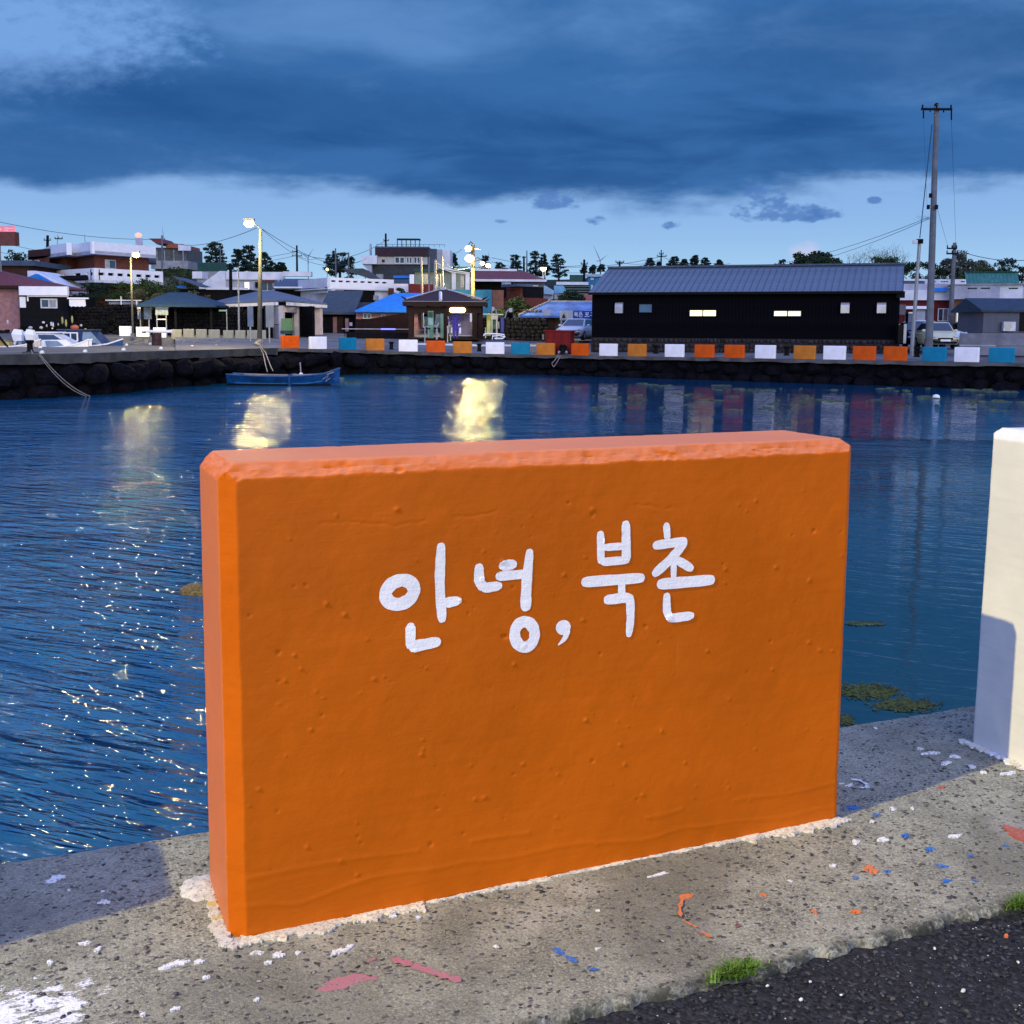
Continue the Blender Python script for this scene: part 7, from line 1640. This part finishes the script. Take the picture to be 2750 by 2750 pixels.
for x_, s_ in ((1.15, 1.0), (1.75, .85)):
    MB().loft([[(x_-.2*s_, -.5, 1.9), (x_+.2*s_, -.5, 1.9), (x_+.2*s_, -.15, 1.9), (x_-.2*s_, -.15, 1.9)], [(x_-.26*s_, -.6, 2.25), (x_+.24*s_, -.55, 2.2), (x_+.24*s_, -.1, 2.2), (x_-.26*s_, -.1, 2.25)], [(x_-.15*s_, -.5, 2.5), (x_+.2*s_, -.5, 2.45), (x_+.2*s_, -.2, 2.45), (x_-.15*s_, -.2, 2.5)]]).build('outboard_motor', WHITE, t_)
    MB().tube([(x_, -.3, 2.0), (x_+.15, -.4, 1.5)], .08, 6).build('motor_leg', mat('motor_grey', (.3, .3, .32), .5), t_)
MB().loft([[(.2, -.6, 1.5), (.9, -.6, 1.5), (.9, .3, 1.5), (.2, .3, 1.5)], [(.3, -.5, 1.95), (.7, -.5, 1.8), (.7, .2, 1.8), (.3, .2, 1.95)]]).build('gear_cover', mat('yellow_net_pile', (.45, .32, .10), .9, .5, 4), t_)
MB().tube([(-.1, -.7, 2.7), (.9, -.9, 1.45)], .06, 6).build('black_pole', BLACK, t_); MB().tube([(-.05, -.2, 1.5), (.0, -.2, 3.6)], .05, 6).build('stub_mast', mat('green_grey_pole', (.2, .24, .2), .7), t_); MB().ball((.02, -.3, 2.45), .17, 1, .7, 1.3).build('float', PALEG, t_)
# clutter on the basin edge: floats and bottles hung along the low rail
h = House('basin_rail', 'low rail with floats and bottles hung along the foot of the stone wall', 'rail', 60, 84, 290, 84, zb=1.9)
h.box('rail_beam', DARK, 60, 856, 180, 859, -.05, .05)
for i, (u, v, w_, hh_, m_) in enumerate([(22, 865, 6, 12, PALEG), (118, 866, 8, 6, WHITE2), (127, 875, 4, 8, PALEG), (139, 870, 4, 12, WHITE2), (144, 872, 4, 14, WHITE2), (158, 871, 3, 8, PALEG), (112, 880, 10, 8, mat('cream_box', (.45, .42, .34), .7)), (83, 880, 12, 8, PALEG), (142, 882, 4, 4, WHITE), (219, 874, 7, 7, PALEG), (231, 886, 7, 9, mat('yellow_float', (.35, .34, .12)))]):
    x, z = h.p(u, v); MB().ball((x, -.1, z), 1, w_*.5*84/FPX, .1, hh_*.5*84/FPX, 8, 6).build('float', m_, h.root)
# boom on the pier
h = House('mooring_winch', 'dark rusty winch drum carrying a long white boom at the pier back edge', 'winch', 385, 66, 463, 66, zb=1.58)
x, z = h.p(421, 905); MB().tube([(x, 0, 0), (x, 0, h.p(421, 894)[1])], .28, 12).build('drum', mat('rusty_drum', (.05, .028, .03), .8, .4, 4), h.root)
q = [h.p(u, v) for u, v in ((388, 892), (398, 889.5), (425, 890.5), (463, 890))]; MB().tube([(a, -.05, b) for a, b in q], .06, 8, .09).build('boom', WHITE, h.root); h.box('boom_tip', BLACK, 381, 890, 391, 894, -.12, .02)
h.box('drum_rope', ROPE, 388, 911, 398, 922, -.4, -.1)
for k, (u0, v0, u1, v1) in enumerate([(325, 923, 380, 911), (345, 924, 395, 918), (430, 922, 462, 908), (487, 921, 500, 910), (498, 923, 530, 915), (560, 921, 590, 916), (455, 909, 470, 921)]):
    rope([at(u0, v0, 66+k*.3), at((u0+u1)/2, (v0+v1)/2+2, 66.1+k*.3), at(u1, v1, 66.6+k*.3)], .035, ['pale spar lying on the pier edge right of the blue boat', 'second pale spar lying beside the first', 'rope trailing right of the winch drum', 'short rope end below the beige blocks', 'rope heap under the third beige block', 'rope heap left of the tall lamp', 'rope hanging from the white boom'][k], cat='rope')
tree('heap of dark nets lying before the beige blocks', 600, 913, 922, 73, 120, 'bush', 40, 900, m=mat('net_heap', (.03, .03, .05), .95, .5, 2), name='net_heap')

# ================================================================== CARS
def car(name, label, u, v, d, rz, L=4.4, W=1.8, H=1.45, col=None, hood=.90, cowl=1.15, roof0=1.9, roof1=3.3, rear=4.1, glassm=None):
    P = at(u, v, d); t_ = thing(name, label, 'car', P, rz); w = W/2
    st = [(0.0, .40, .58, .80), (.12, .26, .70, .94), (.45, .24, hood-.10, 1.0), (cowl, .24, hood+.04, 1.0), (L*.5, .24, .96, 1.0), (L*.85, .26, .96, .98), (L*.97, .30, .88, .92), (L, .42, .70, .82)]
    rings = []
    for (y, zb_, zt_, k) in st:
        a = w*k; rings.append([(-a*.9, y, zb_), (-a, y, zb_+.14), (-a, y, zt_-.22), (-a*.95, y, zt_-.07), (-a*.72, y, zt_), (a*.72, y, zt_), (a*.95, y, zt_-.07), (a, y, zt_-.22), (a, y, zb_+.14), (a*.9, y, zb_)])
    bd = MB().loft(rings).build('body', col, t_, True)
    zb_ = hood+.02
    c0_ = [(-w*.86, cowl-.05, zb_), (w*.86, cowl-.05, zb_), (w*.88, rear, .95), (-w*.88, rear, .95)]; c1_ = [(-w*.66, roof0, H-.03), (w*.66, roof0, H-.03), (w*.66, roof1, H-.03), (-w*.66, roof1, H-.03)]; c2_ = [(-w*.55, roof0+.2, H), (w*.55, roof0+.2, H), (w*.55, roof1-.2, H), (-w*.55, roof1-.2, H)]
    MB().loft([c0_, c1_, c2_]).build('cabin', col, t_)
    G = glassm or mat('car_glass', (.02, .035, .06), .08, .2, 1, 0, spec=.9)
    def lp(a, b, s): return tuple(a[i]+(b[i]-a[i])*s for i in range(3))
    def pane(a, b, c, e, off, nm):
        q = [a, b, c, e]; cx_ = [sum(p[i] for p in q)/4 for i in range(3)]; MB().add([tuple(p[i]+off[i] for i in range(3)) for p in q]+[tuple(p[i]+off[i]*.2 for i in range(3)) for p in q], [(0, 1, 2, 3), (4, 7, 6, 5), (0, 4, 5, 1), (1, 5, 6, 2), (2, 6, 7, 3), (3, 7, 4, 0)]).build(nm, G, t_)
    a, b, c, e = c0_[0], c0_[1], c1_[1], c1_[0]
    pane(lp(lp(a, e, .06), lp(b, c, .06), .05), lp(lp(b, c, .06), lp(a, e, .06), .05), lp(lp(c, b, .08), lp(e, a, .08), .05), lp(lp(e, a, .08), lp(c, b, .08), .05), (0, -.025, .012), 'windscreen')
    for sg_, (p0, p1, p2, p3) in ((1, (c0_[1], c0_[2], c1_[2], c1_[1])), (-1, (c0_[3], c0_[0], c1_[0], c1_[3]))):
        m0 = lp(lp(p0, p1, .08), lp(p3, p2, .08), .12); m1 = lp(lp(p0, p1, .92), lp(p3, p2, .92), .12); m2 = lp(lp(p0, p1, .90), lp(p3, p2, .90), .88); m3 = lp(lp(p0, p1, .10), lp(p3, p2, .10), .88)
        pane(m0, m1, m2, m3, (.02*sg_, 0, .01), 'side_window')
    for sg_ in (-1, 1):
        MB().ball((sg_*w*.72, .10, .66), .13, 1.35, .9, .62, 10, 6).build('headlight', mat('headlight_lens', (.45, .5, .55), .15, .1, 4, 0), t_)
        MB().ball((sg_*w*1.08, cowl+.28, .98), .10, 1.1, .6, .75, 8, 6).build('mirror', col, t_)
        for yy in (.78, L-.8):
            wh_ = MB().tube([(sg_*(w-.20), yy, .31), (sg_*(w+.01), yy, .31)], .31, 14).build('wheel', RUBBER, t_); MB().tube([(sg_*(w-.1), yy, .31), (sg_*(w+.025), yy, .31)], .19, 10).build('rim', STEEL, wh_)
    MB().box(-w*.5, w*.5, -.015, .10, .50, .60).build('grille', BLACK, t_); MB().box(-w*.78, w*.78, -.04, .14, .30, .41).build('lower_bumper', DARK, t_)
    MB().box(-.26, .26, -.03, -.012, .41, .52).build('number_plate', WHITE, t_)
    return t_
WC = mat('white_car_paint', (.62, .66, .72), .25, .05, 1, 0, spec=.7)
car('parked_car', 'white sedan facing the water between the harbour banner and the red skip', 1524, 914, 74.0, radians(-20), 4.4, 1.82, 1.42, WC)
car('parked_car', 'pale yellowish small car parked right of the thick concrete pole', 2538, 938, 60.5, radians(-4), 3.6, 1.55, 1.44, mat('pale_yellow_car_paint', (.55, .53, .34), .3, .05, 1, 0, spec=.6), .92, .80, 1.25, 2.7, 3.4)
car('parked_car', 'dark navy car mostly hidden behind the thick concrete pole', 2478, 938, 63.5, radians(-8), 4.2, 1.8, 1.5, mat('navy_car_paint', (.006, .012, .035), .25, .05, 1, 0, spec=.7), 1.0, 1.0, 1.5, 3.3, 4.0)
car('parked_car', 'white car whose roof shows above the grey wall beside the pale one', 2592, 925, 68, radians(60), 4.3, 1.75, 1.42, WC)
